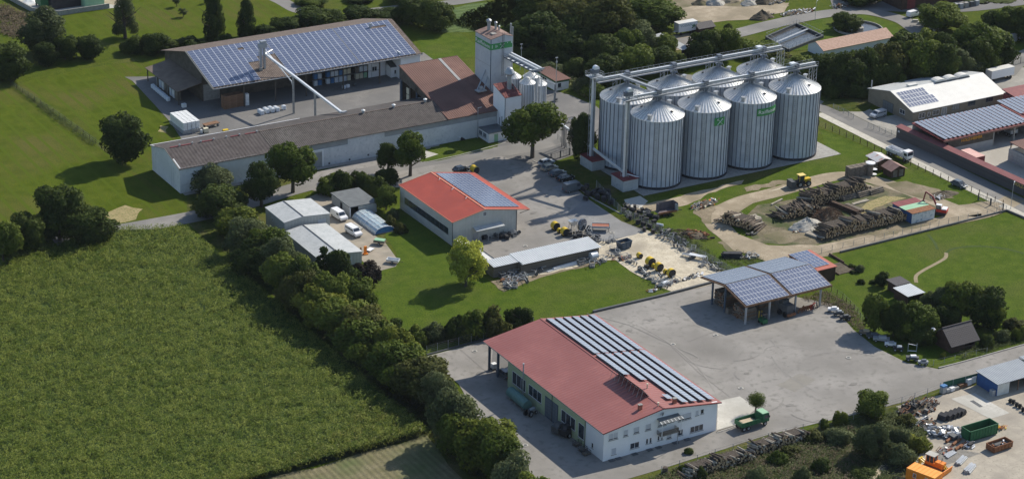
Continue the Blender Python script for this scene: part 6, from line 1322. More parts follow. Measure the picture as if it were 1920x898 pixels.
# ================================================================== VEHICLES
def wheel(parent, x, y, r, w_=.22, name='wheel'):
    o = MB().tube((0,-w_/2,0),(0,w_/2,0),r,r,14).build(name, M_['rubber'], parent, (x,y,r)); s = 1 if y > 0 else -1
    MB().tube((0,s*w_/2,0),(0,s*(w_/2+.02),0),r*.58,r*.5,10).build('rim', M_['galv'], o); return o
def car(px, py, rz, paint, label, L=4.4, W=1.76, H=1.46, z=.06, kind='hatch'):
    x, y = P(px, py); t = thing('parked_car', label, 'car', (x, y, z), rz)
    a, b_ = L/2, W/2
    if kind == 'van': prof = [(-a,.35),(a-.1,.35),(a,.8),(a-.15,1.05),(a-.75,1.18),(a-.95,1.25),(-a,1.25)]; roofp = [(-a,1.22),(a-.95,1.22),(a-1.55,H),(-a+.12,H)]; inset = .10
    else: prof = [(-a,.42),(-a+.15,.3),(a-.15,.3),(a,.5),(a-.05,.72),(a-1.0,.90),(-a+.45,.95),(-a,.88)]; roofp = [(-a+.35,.92),(a-1.05,.88),(a-1.75,H),(-a+.85 if kind == 'hatch' else -a+1.2,H-.02)]; inset = .20
    bm = MB(); bm.prism(prof, 'y', -b_, b_); body = bm.build('body', M_[paint], t)
    m = body.modifiers.new('bevel', 'BEVEL'); m.width = .06; m.segments = 2
    # cabin: tapered towards the roof
    z0 = roofp[0][1]; n = len(roofp); zt = roofp[-1][1]
    lo = [(p[0], s*(b_-.03 - inset*(p[1]-z0)/(H-z0)), p[1]) for s in (-1,1) for p in roofp]
    cb = MB().add(lo, [(3,2,1,0),(4,5,6,7),(0,1,5,4),(1,2,6,5),(2,3,7,6),(3,0,4,7)])
    if kind == 'van':
        cab = cb.build('cabin', M_[paint], t)
        MB().add([(a-.98,-b_+.16,1.27),(a-.98,b_-.16,1.27),(a-1.50,b_-.22,H-.1),(a-1.50,-b_+.22,H-.1)], [(0,1,2,3)]).build('windscreen', M_['glass'], t, (.035,0,.015))
        for s in (-1,1):
            sw = MB(); yy = lambda z: s*(b_-.025 - inset*(z-z0)/(H-z0))
            for (u0, u1) in ([(a-2.3, a-1.35)] + ([(a-3.3,a-2.4),(-a+.3,a-3.4)] if 'window' in label else [])): sw.add([(u0,yy(1.3),1.3),(u1+.15,yy(1.3),1.3),(u1-.1,yy(H-.3),H-.3),(u0,yy(H-.3),H-.3)], [(0,1,2,3)])
            sw.build('side_window', M_['glass'], t, (0,s*.012,0))
    else:
        cab = cb.build('cabin_glass', M_['glass'], t)
        r0, r1 = roofp[3][0], roofp[2][0]; MB().box(r0-.03,-b_+inset+.02,H-.04,r1+.03,b_-inset-.02,H+.03).build('roof', M_[paint], t)
        for s in (-1,1):
            b = MB()
            for u in (roofp[0][0], (roofp[0][0]+roofp[1][0])/2, roofp[1][0]):
                u2 = {roofp[0][0]: r0, roofp[1][0]: r1}.get(u, (r0+r1)/2); b.bar((u, s*(b_-.02), z0),(u2, s*(b_-inset-.01), H),.07)
            b.build('pillar', M_[paint], t)
    r = .31 if kind != 'van' else .34
    for u in (a-.82, -a+.82):
        for s in (-1,1): wheel(t, u, s*(b_-.09), r)
    for s in (-1,1): MB().box(a-.10,s*(b_-.32)-.15,.58,a+.005,s*(b_-.32)+.15,.74).build('headlight', M_['white'], t); MB().box(-a-.006,s*(b_-.2)-.12,.62,-a+.04,s*(b_-.2)+.12,.85).build('tail_light', M_['red'], t); MB().box(a-1.55,s*(b_+.08)-.07,.95,a-1.40,s*(b_+.08)+.07,1.07).build('mirror', M_[paint], t)
    return t
car(1024,309,.12,'silver','pale silver car, farthest in the row of cars at the silo fence')
car(1030,319,.05,'beige','beige hatchback, second in the row of cars at the silo fence')
car(1045,329,.06,'greycar','dark grey car, third in the row of cars at the silo fence', 4.5)
car(1060,338,.04,'blackcar','black car beside the dark van at the silo fence', 4.6)
car(1075,358,.06,'greycar','dark panel van with pale roof stripe, nearest in the row by the silos', 5.4, 2.0, 2.3, kind='van')
car(636,410,-PI/2+.08,'white','plain white panel van beside the low dark flat-roofed shed', 5.0, 1.9, 2.0, .08, 'van')
car(663,440,-PI/2+.1,'white','white minibus with side windows beside the pool cover', 4.9, 1.9, 1.95, .08, 'van')
car(1798,350,-PI/2+.14,'greycar','dark car with glinting windscreen driving on the road by the board fence', 4.3)
car(1646,220,PI+.12,'silver','silver van with side windows parked before the grey-brown gable', 4.7, 1.85, 1.85, .07, 'van')
car(1712,32,0.15,'white','white van with pale roof standing in the yard at the top right', 4.6, 1.8, 1.9, .08, 'van')
car(946,705,PI/2,'greycar','dark car parked in the shade under the front hall canopy', 4.3)
car(1793,16,.2,'silver','small pale car at the top right beyond the trees', 4.2)
car(864,322,.1,'blackcar','black car half hidden behind the bright red roof', 4.2)

def tipper(px, py, rz, paint, boxpaint, label, L=6.6, load=None, cabroof=None, z=.07):
    x, y = P(px, py); t = thing('tipper_truck', label, 'truck', (x,y,z), rz); a = L/2
    MB().box(-a,-.45,.55,a-.3,.45,.85).build('chassis', M_['black'], t)
    b = MB(); b.prism([(a-1.75,.75),(a,.75),(a+.02,1.6),(a-.12,2.55),(a-1.75,2.6)], 'y', -1.1, 1.1); c = b.build('cab', M_[paint], t); m = c.modifiers.new('bevel','BEVEL'); m.width = .07; m.segments = 2
    MB().box(a-1.7,-1.05,2.6,a-.2,1.05,2.7).build('cab_roof', M_[cabroof or paint], c)
    MB().add([(a+.03,-.95,1.62),(a+.03,.95,1.62),(a-.09,.92,2.4),(a-.09,-.92,2.4)],[(0,1,2,3)]).build('windscreen', M_['glass'], c, (.01,0,0))
    for s in (-1,1): MB().box(a-1.2,s*1.105-.006,1.55,a-.25,s*1.105+.006,2.25).build('side_window', M_['glass'], c); MB().box(a-.1,s*.8-.16,.85,a+.035,s*.8+.16,1.05).build('headlight', M_['white'], c); MB().obox((a-.15,s*1.28,1.9),(.12,.14,.4)).build('mirror', M_['black'], c)
    bx = MB(); x0, x1, zb, zt = -a-.15, a-1.95, 1.0, 1.95
    bx.box(x0,-1.2,zb,x1,1.2,zb+.1); bx.box(x0,-1.2,zb+.1,x1,-1.12,zt); bx.box(x0,1.12,zb+.1,x1,1.2,zt); bx.box(x0,-1.12,zb+.1,x0+.08,1.12,zt); bx.box(x1-.08,-1.12,zb+.1,x1,1.12,zt+.25); bx.build('tipping_box', M_[boxpaint], t)
    sm = MB()
    for k in range(5):
        for s in (-1,1): sm.box(x0+.1+k*(x1-x0-.3)/4,s*1.24-.04,zb,x0+.2+k*(x1-x0-.3)/4,s*1.24+.04,zt)
    sm.build('side_stakes', M_[boxpaint], t)
    if load: MB().prism([(x0+.2,zb+.12),(x1-.6,zb+.12),(x1-1.2,zb+.4),(x0+.9,zb+.5)], 'y', -1.0, .9).build('load', M_[load], t)
    for u in (a-.95, -a+1.6, -a+.55):
        for s in (-1,1): wheel(t, u, s*.98, .46, .3)
    return t
tipper(1410,799,.03,'darkgreen','darkgreen','green tipper truck parked by the ball tree beside the white gable', 6.6, 'palewood', 'palegreen')
t = tipper(1686,296,-PI/2+.12,'white','white','white tipper lorry with red front lettering driving on the road', 7.2, None)
MB().box(3.50,-.9,2.45,3.62,.9,2.75).build('visor_board', M_['white'], t); MB().box(3.622,-.8,2.52,3.63,.8,2.68).build('visor_stripe', M_['red'], t); MB().lathe([(.9,0),(1.0,.4),(.6,.9)], (.8,0,1.1), 14).build('hopper', M_['galv'], t)
t = tipper(1888,252,PI/2,'white','galv','small red and white truck with roof load inside the timber hall', 5.0, None)
MB().box(-2.4,-1.3,2.0,1.2,1.3,3.2).build('roof_load', M_['wood'], t); MB().box(1.45,-1.13,1.6,2.53,1.13,2.0).build('red_stripe', M_['red'], t)

def box_trailer(px, py, L, H, rz, label, txt=None, z=.08):
    x, y = P(px, py); t = thing('box_trailer', label, 'trailer', (x,y,z), rz)
    MB().box(0,0,1.05,L,2.5,1.05+H).build('box_body', M_['white'], t)
    MB().box(-.02,-.02,1.05+H,L+.02,2.52,1.1+H).build('roof', M_['whiteroof'], t); MB().box(0,.6,.8,L,1.9,1.04).build('chassis', M_['black'], t)
    for u in (1.0, L-2.2, L-1.1):
        for s in (.2, 2.3): wheel(t, u, s, .45, .3)
    if txt:
        tm = textmesh(txt, 1.1, mat('faded_grey_lettering', (.30,.38,.40)), 'side_lettering', .01, .01); o = link('side_lettering', tm, t); o.matrix_local = frameM((2.6,-.02,2.9),(1,0,0),(0,0,1))
        b = MB(); [b.obox((5.2+.35*math.cos(k),-.012,2.3+.4*math.sin(k*1.7)),(.5,.02,.4),0,0,k) for k in range(5)]; b.build('leaf_picture', mat('faded_green_print', (.10,.22,.11)), t)
    MB().box(-.9,.9,1.0,0,1.6,1.15).build('drawbar', M_['white'], t)
    return t
box_trailer(1272,69,6.6,2.6,0,'white box trailer with faded lettering parked beyond the tree screen','VOSSAN')
box_trailer(1858,157,8.6,2.3,.04,'plain white box trailer beside the white-roofed workshop')

def skip(px, py, L, W, H, rz, paint, inner, label, ribs=8, z=.07, fill=None, name='skip', flare=0):
    x, y = P(px, py); t = thing(name, label, 'skip', (x,y,z), rz); b = MB(); th = .09; f = flare
    b.box(f,f,.15,L-f,W-f,.25)
    def wl(p0, p1, q0, q1):  # slanted wall between base line and top line
        d = Vector(((q0[0]+q1[0])/2-L/2, (q0[1]+q1[1])/2-W/2, 0)).normalized()*th
        vs = [Vector((*p0,.2)),Vector((*p1,.2)),Vector((*q1,H)),Vector((*q0,H))]; b.add(vs+[v-d for v in vs],[(0,1,2,3),(7,6,5,4),(0,4,5,1),(1,5,6,2),(2,6,7,3),(3,7,4,0)])
    wl((f,0),(L-f,0),(0,0),(L,0)); wl((L-f,W),(f,W),(L,W),(0,W)); wl((f,W),(f,0),(0,W),(0,0)); wl((L-f,0),(L-f,W),(L,0),(L,W))
    b.build('shell', M_[paint], t); r = MB()
    for k in range(ribs): u = f+.15+k*(L-2*f-.35)/(ribs-1); r.box(u,-.08,.2,u+.08,-.002,H-.05); r.box(u,W+.002,.2,u+.08,W+.08,H-.05)
    for k in range(3): u = .3+k*(W-.6)/2; r.box(-.07+f*.6,u-.04,.2,-.002+f*.6,u+.04,H-.05)
    r.build('ribs', M_[paint], t)
    r = MB(); r.bar((0,0,H),(L,0,H),.13,.1).bar((0,W,H),(L,W,H),.13,.1).bar((0,0,H),(0,W,H),.13,.1).bar((L,0,H),(L,W,H),.13,.1); r.build('rim', M_[paint], t)
    MB().box(f+.12,.12,.26,L-f-.12,W-.12,.5 if not fill else H*.6).build('contents', M_[fill or inner], t)
    return t
skip(1817,830,7.1,2.5,2.3,.0,'darkgreen','rust','large ribbed green open container in the scrap yard', 10)
sk = skip(1863,851,4.9,2.2,1.3,.04,'rust','darkgrey','low rust-brown open skip full of scrap, right of the green container', 6, fill='darkgrey')
for k in range(9): MB().obox((.6+random.random()*3.8,.5+random.random()*1.2,1.0),(random.uniform(.3,.9),.25,.2),random.random()*3).build('scrap_piece', M_[random.choice(['white','rust','black','galv'])], sk)
skip(1164,471,3.3,1.9,1.75,.1,'navy','sand','dark blue skip with flared ends on the pale gravel yard', 3, flare=.35, fill='soil')

def container(x0, y0, W, D, H, label, mats, name='container', rz=0):
    t = thing(name, label, 'container', (x0,y0,.07), rz); return t
# scrap-yard store of containers, orange cabin
t = thing('container_store', 'blue and white container store under one ribbed grey roof at the right edge', 'shed', (83.4,-15.0,.07))
MB().box(0,0,0,.15,5.9,2.5).build('end_wall', M_['blue'], t); MB().box(.15,5.75,0,24,5.9,2.5).build('back_wall', M_['blue'], t); MB().box(3.1,.0,0,3.25,5.75,2.5).build('partition', M_['dirtywall'], t)
b = MB(); b.box(.15,0,0,3.1,.12,2.5); b.build('front_wall', mat('white_corrugated', (.66,.67,.65), (.55,.55,.52), .8, .7, wave=('X',.3,.04)), t)
for x in (5.6, 8.4, 8.6, 14): MB().box(x,.0,0,x+.14,.14,2.5).build('post', M_['brownwood'], t)
MB().box(3.3,2.5,0,5.5,5.6,2.0).build('stored_goods', M_['rust'], t); MB().box(8.75,.0,0,14,.12,2.5).build('front_wall', M_['dirtywall'], t)
MB().box(-.9,.2,0,-.1,1.1,1.3).build('cabinet', M_['galv'], t)
MB().slab((-.25,-.35,2.75),(11.4,-.35,2.75),(11.4,6.3,3.0),(-.25,6.3,3.0),.12).build('roof', mat('ribbed_grey_roof', (.27,.30,.33), (.31,.34,.37), .6, .5, wave=('X',.5,.05), wavecol=(.13,.15,.18)), t)
MB().slab((11.45,-.35,3.0),(25,-.35,3.0),(25,6.5,3.25),(11.45,6.5,3.25),.12).build('roof', MATS['ribbed_grey_roof'], t)
t = thing('site_cabin', 'bright orange site cabin with two small windows at the bottom edge', 'cabin', (45.5,-32.6,.05), math.atan2(-5.6,1.98))
MB().box(0,0,.1,5.95,3.0,2.5).build('body', M_['orange'], t)
b = MB(); [b.box(.1+k*.42,-.04,.15,.2+k*.42,-.002,2.45) for k in range(14)]; [b.box(-.04,.1+k*.42,.15,-.002,.2+k*.42,2.45) for k in range(7)]; b.build('ribs', M_['orange'], t)
b = MB(); [b.box(.05+k*.84,-.02,2.5,.13+k*.84,3.02,2.56) for k in range(8)]; b.build('roof_ribs', M_['orange'], t)
MB().box(0,0,2.5,5.95,3.0,2.53).build('roof', mat('bright_orange_roof', (.80,.33,.05), (.84,.38,.07), .8, .5), t)
for u in (1.5, 4.0): window(t, 'y', u, 1.1, u+.65, 2.0, 0, 'dark', 1, sill=False)
o = t.children[-1]
def bulldozer():
    t = thing('bulldozer', 'orange tracked bulldozer with pale cab roof beside the orange cabin', 'bulldozer', (*P(1752,880),.07), -1.25)
    b = MB(); b.box(-1.9,-.7,.7,1.9,.7,1.5); b.box(.2,-.65,1.5,2.0,.65,1.95); o = b.build('body', M_['orange'], t); m = o.modifiers.new('bevel','BEVEL'); m.width = .05
    c = MB(); 
    for x in (-1.6,0): 
        for y in (-.7,.7): c.bar((x,y,1.5),(x,y,2.9),.1)
    for x in (-.8,): c.bar((x,-.7,1.5),(x,-.7,2.9),.08); c.bar((x,.7,1.5),(x,.7,2.9),.08)
    c.build('cab_frame', M_['orange'], t); MB().box(-1.55,-.62,1.5,-.05,.62,2.85).build('cab_glass', M_['glass'], t); MB().box(-1.8,-.85,2.9,.2,.85,3.02).build('cab_roof', M_['paleconc'], t)
    for s in (-1,1):
        tr = MB(); tr.prism([(-2.0,.35),(-1.7,.05),(1.6,.05),(1.95,.35),(1.95,.7),(1.6,.95),(-1.7,.95),(-2.0,.7)], 'y', s*1.0-.25, s*1.0+.25); o = tr.build('track', M_['rust'], t)
        for k in range(5): MB().tube((-1.5+k*.75,s*1.26,.35),(-1.5+k*.75,s*1.30,.35),.25,.25,10).build('roller_wheel', M_['black'], o)
    MB().obox((2.7,0,.6),(.15,3.2,1.1),0,0,.15).bar((1.6,-1.35,.5),(2.7,-1.3,.5),.15).bar((1.6,1.35,.5),(2.7,1.3,.5),.15).build('blade', M_['orange'], t)
    MB().bar((1.8,0,1.7),(2.7,0,.9),.14).bar((2.2,-.5,1.4),(2.7,-.5,.8),.1).build('blade_arm', M_['yellow'], t)
    MB().bar((-1.9,-.3,.7),(-3.0,-.3,1.2),.2).bar((-1.9,.3,.7),(-3.0,.3,1.2),.2).obox((-3.1,0,.8),(.3,1.2,1.2)).build('ripper', M_['yellow'], t); MB().tube((1.2,.3,1.9),(1.2,.3,2.7),.07,.07,7).build('exhaust', M_['black'], t)
bulldozer()
def excavator():
    t = thing('excavator', 'small red and white excavator with dark red boom beside the green-striped container', 'excavator', (*P(1763,402),.08), 2.2)
    for s in (-1,1): MB().prism([(-1.5,.3),(-1.2,.02),(1.2,.02),(1.5,.3),(1.5,.5),(1.2,.72),(-1.2,.72),(-1.5,.5)], 'y', s*.85-.22, s*.85+.22).build('track', M_['black'], t)
    MB().box(-1.6,-1.0,.8,.9,1.0,1.5).build('engine_housing', M_['red'], t); MB().box(-1.5,-.9,1.5,-.3,.9,1.75).build('engine_cover', M_['white'], t)
    MB().box(-.2,.15,1.5,1.0,1.0,2.5).build('cab', M_['glass'], t); MB().box(-.3,.1,2.5,1.05,1.05,2.62).build('cab_roof', M_['white'], t)
    MB().bar((.8,-.3,1.3),(2.3,-.3,4.0),.35,.4).bar((2.3,-.3,4.0),(4.0,-.3,4.9),.3,.35).build('boom', M_['darkred'], t); MB().bar((4.0,-.3,4.9),(4.4,-.3,2.6),.26,.3).build('dipper_arm', M_['darkred'], t); MB().bar((1.2,-.3,2.6),(2.9,-.3,4.0),.12).build('ram', M_['galv'], t)
    MB().prism([(4.0,2.5),(4.7,2.6),(4.5,1.9),(4.1,1.9)], 'y', -.6, .0).build('bucket', M_['black'], t)
excavator()
def loader():
    t = thing('wheel_loader', 'yellow wheel loader with dark front block beside the big log pile', 'loader', (*P(1503,349),.06), PI-.1)
    MB().box(-2.2,-.6,.9,-.2,.6,1.9).build('engine_housing', M_['yellow'], t); MB().box(-.5,-.7,.8,1.6,.7,1.5).build('body', M_['black'], t)
    c = MB(); [c.bar((x,y,1.5),(x*.9,y*.9,2.9),.09) for x in (-.4,1.1) for y in (-.65,.65)]; c.build('cab_frame', M_['yellow'], t); MB().box(-.3,-.55,1.5,.95,.55,2.8).build('cab_glass', M_['glass'], t)
    MB().box(-.6,-.8,2.9,1.2,.8,3.05).build('cab_roof', mat('pale_yellow_roof', (.72,.55,.18), (.78,.60,.22)), t)
    for u in (-1.4, 1.0):
        for s in (-.85,.85): wheel(t, u, s, .72, .4)
    MB().box(2.3,-1.2,.1,3.6,1.2,1.9).build('front_block', M_['darkgrey'], t); MB().bar((1.2,-.5,1.2),(2.5,-.5,.8),.18).bar((1.2,.5,1.2),(2.5,.5,.8),.18).build('lift_arm', M_['black'], t)
loader()
t = thing('farm_trailer', 'old rusty farm trailer with tall grey-purple sides on the silo lawn', 'trailer', (*P(1235,409),.05), -.06)
b = MB(); b.box(0,0,.9,5.4,2.2,1.0); b.box(.5,2.1,1.0,5.2,2.2,2.9); b.box(5.1,0,1.0,5.2,2.1,2.9); b.box(.5,.9,1.0,.6,2.1,2.9); b.build('high_sides', mat('grey_purple_board', (.10,.085,.095), (.14,.12,.13), 1, .8), t)
MB().box(-.1,-.15,.75,4.9,-.03,1.25).build('tailboard', M_['rust'], t); MB().box(4.7,-.02,1.0,5.25,.6,2.6).build('front_board', M_['galv'], t)
for u in (1.6,2.7):
    for y in (.1,2.1): wheel(t, u, y, .42, .25)
MB().bar((5.2,1.1,.7),(7.0,1.1,.5),.15).build('drawbar', M_['black'], t)
def small_trailer(px, py, rz, label, m='galv', L=2.4, W=1.3):
    t = thing('small_trailer', label, 'trailer', (*P(px,py),.08), rz); b = MB(); b.box(-L/2,-W/2,.5,L/2,W/2,.56); b.box(-L/2,-W/2,.56,L/2,-W/2+.05,.95); b.box(-L/2,W/2-.05,.56,L/2,W/2,.95); b.box(-L/2,-W/2,.56,-L/2+.05,W/2,.95); b.box(L/2-.05,-W/2,.56,L/2,W/2,.95); b.build('tray', M_[m], t)
    for s in (-1,1): wheel(t, 0, s*(W/2+.1), .3, .16)
    MB().bar((L/2,0,.5),(L/2+1,0,.45),.08).build('drawbar', M_['black'], t); return t
small_trailer(737,493,-.8,'pale grey open trailer at the lawn edge beside the sheds yard','brightgalv',2.8,1.5)
t = small_trailer(712,458,-.8,'trailer stacked with boards beside the arched pool cover','wood',2.6,1.5); MB().box(-1.2,-.7,.96,1.2,.7,1.15).build('board_load', M_['palegreen'], t)
t = thing('garden_tool_rack', 'orange upright tool holder standing by the lower grey shed', 'tool rack', (*P(685,477),.08)); MB().box(-.3,-.2,0,.3,.2,1.9).box(-.5,-.5,0,.5,.3,.25).build('body', M_['orange'], t); MB().tube((-.9,.5,0),(-.9,.5,1.6),.25,.2,8).build('post', M_['brownwood'], t)
t = thing('garden_table', 'white slab lying on the paving beside the sheds', 'table', (*P(694,470),.08), .5); MB().box(-.9,-.6,.25,.9,.6,.32).build('top', M_['white'], t); MB().box(-.7,-.4,0,.7,.4,.24).build('base', M_['concrete'], t)
t = thing('garden_bench', 'two long pale slabs lying beside the pool cover', 'slab', (*P(672,425),.08), -PI/2+.1); MB().box(-1.8,-.3,0,1.8,.1,.25).build('slab', M_['paleconc'], t); MB().box(-.6,-.9,0,2.2,-.5,.25).build('slab', M_['paleconc'], t)
t = thing('fuel_tank', 'long pale green horizontal tank lying beside the green side wall of the front hall', 'tank', (*P(973,757),.06), PI/2-.02)
MB().tube((-3.4,0,1.15),(3.4,0,1.15),1.05,1.05,18).build('tank_shell', M_['teal'], t); 
for u in (-2.2,0,2.2): MB().box(u-.15,-.9,0,u+.15,.9,.4).build('saddle', M_['concrete'], t)
t = thing('tractor', 'old grey tractor parked at the end of the green tank', 'tractor', (*P(994,778),.06), .4); MB().box(-.3,-.35,.6,1.4,.35,1.2).build('bonnet', M_['galv'], t); MB().bar((-.3,0,1.0),(-.5,0,1.6),.1).build('steering', M_['black'], t)
for s in (-.6,.6): wheel(t,-.6,s,.65,.3); wheel(t,1.1,s,.35,.2)
for (px, py, m, lab) in ((1048,812,'darkgrey','dark machine standing in the shade before the gate of the front hall'),(1062,817,'black','black baler in the shade beside the downpipe of the front hall')):
    t = thing('field_machine', lab, 'machine', (*P(px,py),.06), .2); MB().box(-1.3,-.9,.5,1.2,.9,1.7).prism([(-.9,1.7),(.8,1.7),(.4,2.3),(-.5,2.3)],'y',-.7,.7).build('body', M_[m], t)
    for s in (-1,1): wheel(t,-.2,s,.5,.25)
    MB().bar((1.2,0,.6),(2.5,0,.5),.12).build('drawbar', M_['black'], t)
for i,(px,py) in enumerate(((1082,835),(1092,845),(1099,852))):
    t = thing('pallet_cage', 'dark wire cage on the ground by the white corner, ' + ORD[i] + ' from the gate', 'cage', (*P(px,py),.06), .1, 'dark wire cages by the white corner'); b = MB()
    for x in (-.7,0,.7):
        for y in (-.5,.5): b.bar((x,y,0),(x,y,.9),.06)
    for z in (.1,.5,.9): b.bar((-.7,-.5,z),(.7,-.5,z),.05); b.bar((-.7,.5,z),(.7,.5,z),.05); b.bar((-.7,-.5,z),(-.7,.5,z),.05); b.bar((.7,-.5,z),(.7,.5,z),.05)
    b.build('cage_frame', M_['darkgrey'], t); MB().box(-.6,-.4,.1,.6,.4,.4).build('load', M_['wood'], t)
t = thing('water_tank', 'white tank on a dark frame under the canopy of the front hall', 'tank', (*P(926,692),.06)); MB().box(-.5,-.5,.3,.5,.5,1.3).build('tank_shell', M_['plastic'], t); MB().box(-.6,-.6,0,.6,.6,.29).build('pallet', M_['wood'], t)

# ================================================================== TIMBER
def logmesh(L, r, k, pale=False):
    b = MB(); n = 7; b.use(0).tube((0,-L/2,0),(0,L/2,0),r,r*.82,n,False); b.use(1)
    b.add([(r*math.cos(2*PI*i/n),-L/2-.003,r*math.sin(2*PI*i/n)) for i in range(n)],[tuple(range(n))]); b.add([(r*.82*math.cos(2*PI*i/n),L/2+.003,r*.82*math.sin(2*PI*i/n)) for i in range(n)],[tuple(range(n))])
    me = MB.mesh(b, 'log', [M_['logpale' if pale else 'log'], M_['logend' if not pale else 'logpale']])
    return me
LM = {(L,p): [logmesh(L, r, 0, p) for r in (.17,.21,.25)] for L in (3,5,7) for p in (False,True)}
def log_pile(x0, x1, yc, L, H, label, ang=0, n=140, pale=.15, tilt=.12, bulk='x', z=.08, slope=.9, seed=1):
    r = random.Random(seed); t = thing('log_pile', label, 'log pile', ((x0+x1)/2, yc, z), ang); W = x1-x0
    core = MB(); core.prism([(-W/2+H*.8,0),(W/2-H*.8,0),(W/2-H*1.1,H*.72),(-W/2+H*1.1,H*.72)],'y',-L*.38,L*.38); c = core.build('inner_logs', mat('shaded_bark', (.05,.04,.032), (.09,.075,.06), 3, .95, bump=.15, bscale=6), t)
    k = 0; st = .44; cols = int(W/st); ph = r.uniform(0,6)
    for i in range(cols):
        u = -W/2 + (i+.5)*st; hm = max(.45, min(H, (W/2-abs(u))*slope+.3) * (.80+.14*math.sin(u*.9+ph)+.10*math.sin(u*2.3+ph)+r.uniform(-.06,.06))); lay = max(1, int(hm/.38))
        for j in range(lay):
            if k >= 300 or (j < lay-2 and r.random() < .12): continue
            top = j >= lay-2; tl = tilt if top else tilt*.35; p = r.random() < (pale if top else pale*.3); o = link('log', r.choice(LM[(L,p)]), t)
            o.location = (u + r.gauss(0,.07), r.gauss(0,.22 if top else .12), .2+j*.38+r.uniform(0,.08)); o.rotation_euler = (-.16 + r.gauss(0,tl*.8), 0, r.gauss(0,tl)); k += 1
    return t
log_pile(89.5+18,131,83.5,5,3.6,'largest log pile, stretching right from the yellow loader',.08,150,.08,.13,seed=3)
log_pile(99,112,79.5,5,2.6,'lower untidy log pile in front of the largest one, near the loader',-.1,80,.12,.2,seed=4)
log_pile(84.5,95.5,80.4,5,2.7,'dark log pile at the bend of the dirt track',-1.1,80,.08,.16,seed=5)
log_pile(100.5,127,66.0,5,3.2,'long log pile ending at the white and green container',.0,150,.08,.07,seed=6)
log_pile(9.0,26.0,-12.0,3,2.6,'grey-topped log pile along the fence below the white gable',.0,130,.55,.10,seed=7)
log_pile(24.5,40.5,-10.6,3,2.5,'grey-topped log pile opposite the green tipper truck',.05,120,.55,.10,seed=8)
log_pile(1.5,6.0,-14.2,3,1.2,'small heap of pale logs at the bottom edge of the picture',.15,24,.7,.12,seed=9)
def stack(px, py, L, n, m, rz, label, h=2, lw=.3, z=.08, name='beam_stack'):
    x, y = P(px, py); t = thing(name, label, 'timber stack', (x,y,z), rz); me = MB().box(-L/2,-lw/2,0,L/2,lw/2,lw*.85).mesh('beam', M_[m])
    for k in range(h):
        for i in range(n-k): o = link('beam', me, t); o.location = (random.uniform(-.3,.3), (i-(n-k)/2)*lw*1.08, k*lw*.9); o.rotation_euler = (0,0,random.gauss(0,.03))
    return t
stack(1402,418,6.0,8,'logpale',.05,'flat stack of long pale trunks at the inner edge of the track bend',3,.42)
stack(1590,372,4.5,4,'wood',.1,'grey beam stack right of the largest log pile, left one',3,.4)
stack(1618,366,4.5,4,'wood',.1,'grey beam stack right of the largest log pile, middle one',3,.4)
stack(1640,361,4.5,4,'wood',.1,'grey beam stack right of the largest log pile, right one',3,.4)
stack(1612,380,5.0,3,'logpale',.12,'few thin pale boards lying on the grass below the grey beam stacks',1,.3)
stack(1582,392,9.0,5,'darkwood',-PI/2+.2,'long dark beams running down beside the brush heap',3,.35)
stack(1603,392,5.0,4,'wood',-PI/2+.2,'short grey beams lying beside the long dark ones',2,.35)
stack(1455,380,4.6,1,'logpale',.3,'single pale trunk lying left of the loader',1,.4)
stack(1482,385,3.0,1,'logpale',.3,'second pale trunk lying below the first by the loader',1,.4)
stack(1527,442,3.2,3,'logpale',-PI/2+.3,'three short thick trunks at the near end of the log yard',1,.55)
stack(1372,482,4.2,7,'black',-.5,'pile of tarred black planks behind the solar canopy',4,.32)
stack(1645,888,6.5,6,'palewood',.5,'pale new laths lying at the bottom edge beside the pipe coils',2,.2)
stack(1780,812+40,3,4,'galv',.3,'small stack of pale steel beams before the rusty pipes',1,.3)
stack(1800,865,3.4,4,'galv',.45,'pale steel beams lying beside the bulldozer cab',2,.3)
stack(1816,880,3.4,4,'galv',.45,'pale steel beams lying at the bulldozer blade',2,.35)

def heap(px, py, rx, ry, h, m, label, z=.05, name='heap', cat='heap', seed=0, rz=0, n=26, rg=.22):
    r = random.Random(seed); x, y = P(px, py); t = thing(name, label, cat, (x,y,z), rz); vs = []; fs = []; rings = 9; ph = [r.uniform(0,6) for _ in range(6)]
    for k in range(rings+1):
        f = k/rings
        for i in range(n):
            a = 2*PI*i/n; w_ = 1 + rg*math.sin(2*a+ph[0])*.5 + rg*math.sin(5*a+ph[1]+f*3)*.4 + r.uniform(-rg,rg)*.25
            vs.append((rx*(1-f)*w_*math.cos(a), ry*(1-f)*w_*math.sin(a), h*(f**.85)*(1+r.uniform(-rg,rg)*.3)*(1+.1*math.sin(3*a+ph[2])) - .03))
    for k in range(rings):
        for i in range(n): fs.append((k*n+i, k*n+(i+1)%n, (k+1)*n+(i+1)%n, (k+1)*n+i))
    b = MB().add(vs, fs); b.build('mound', M_[m], t); return t
heap(1512,425,4.6,3.0,2.3,'stone','pale gravel heap with grass on its flank in the log yard',seed=1)
b_ = heap(1552,408,4.4,3.2,2.2,'darksoil','large dark heap of branches and brushwood in the log yard',seed=2,cat='brush heap',name='brush_heap')
def twigs(t, rx, ry, h, n, m, seed, ln=.9):
    r = random.Random(seed); b = MB()
    for k in range(n):
        a = r.uniform(0,2*PI); q = math.sqrt(r.random()); z = h*(1-q)**.8; p = Vector((rx*q*math.cos(a), ry*q*math.sin(a), z)); d = Vector((r.gauss(0,1),r.gauss(0,1),r.gauss(.3,.6))).normalized()*ln*r.uniform(.4,1.2); b.tube(p, p+d, .035, .012, 3, False)
    o = b.build('branches', M_[m], t); o['kind'] = 'stuff'
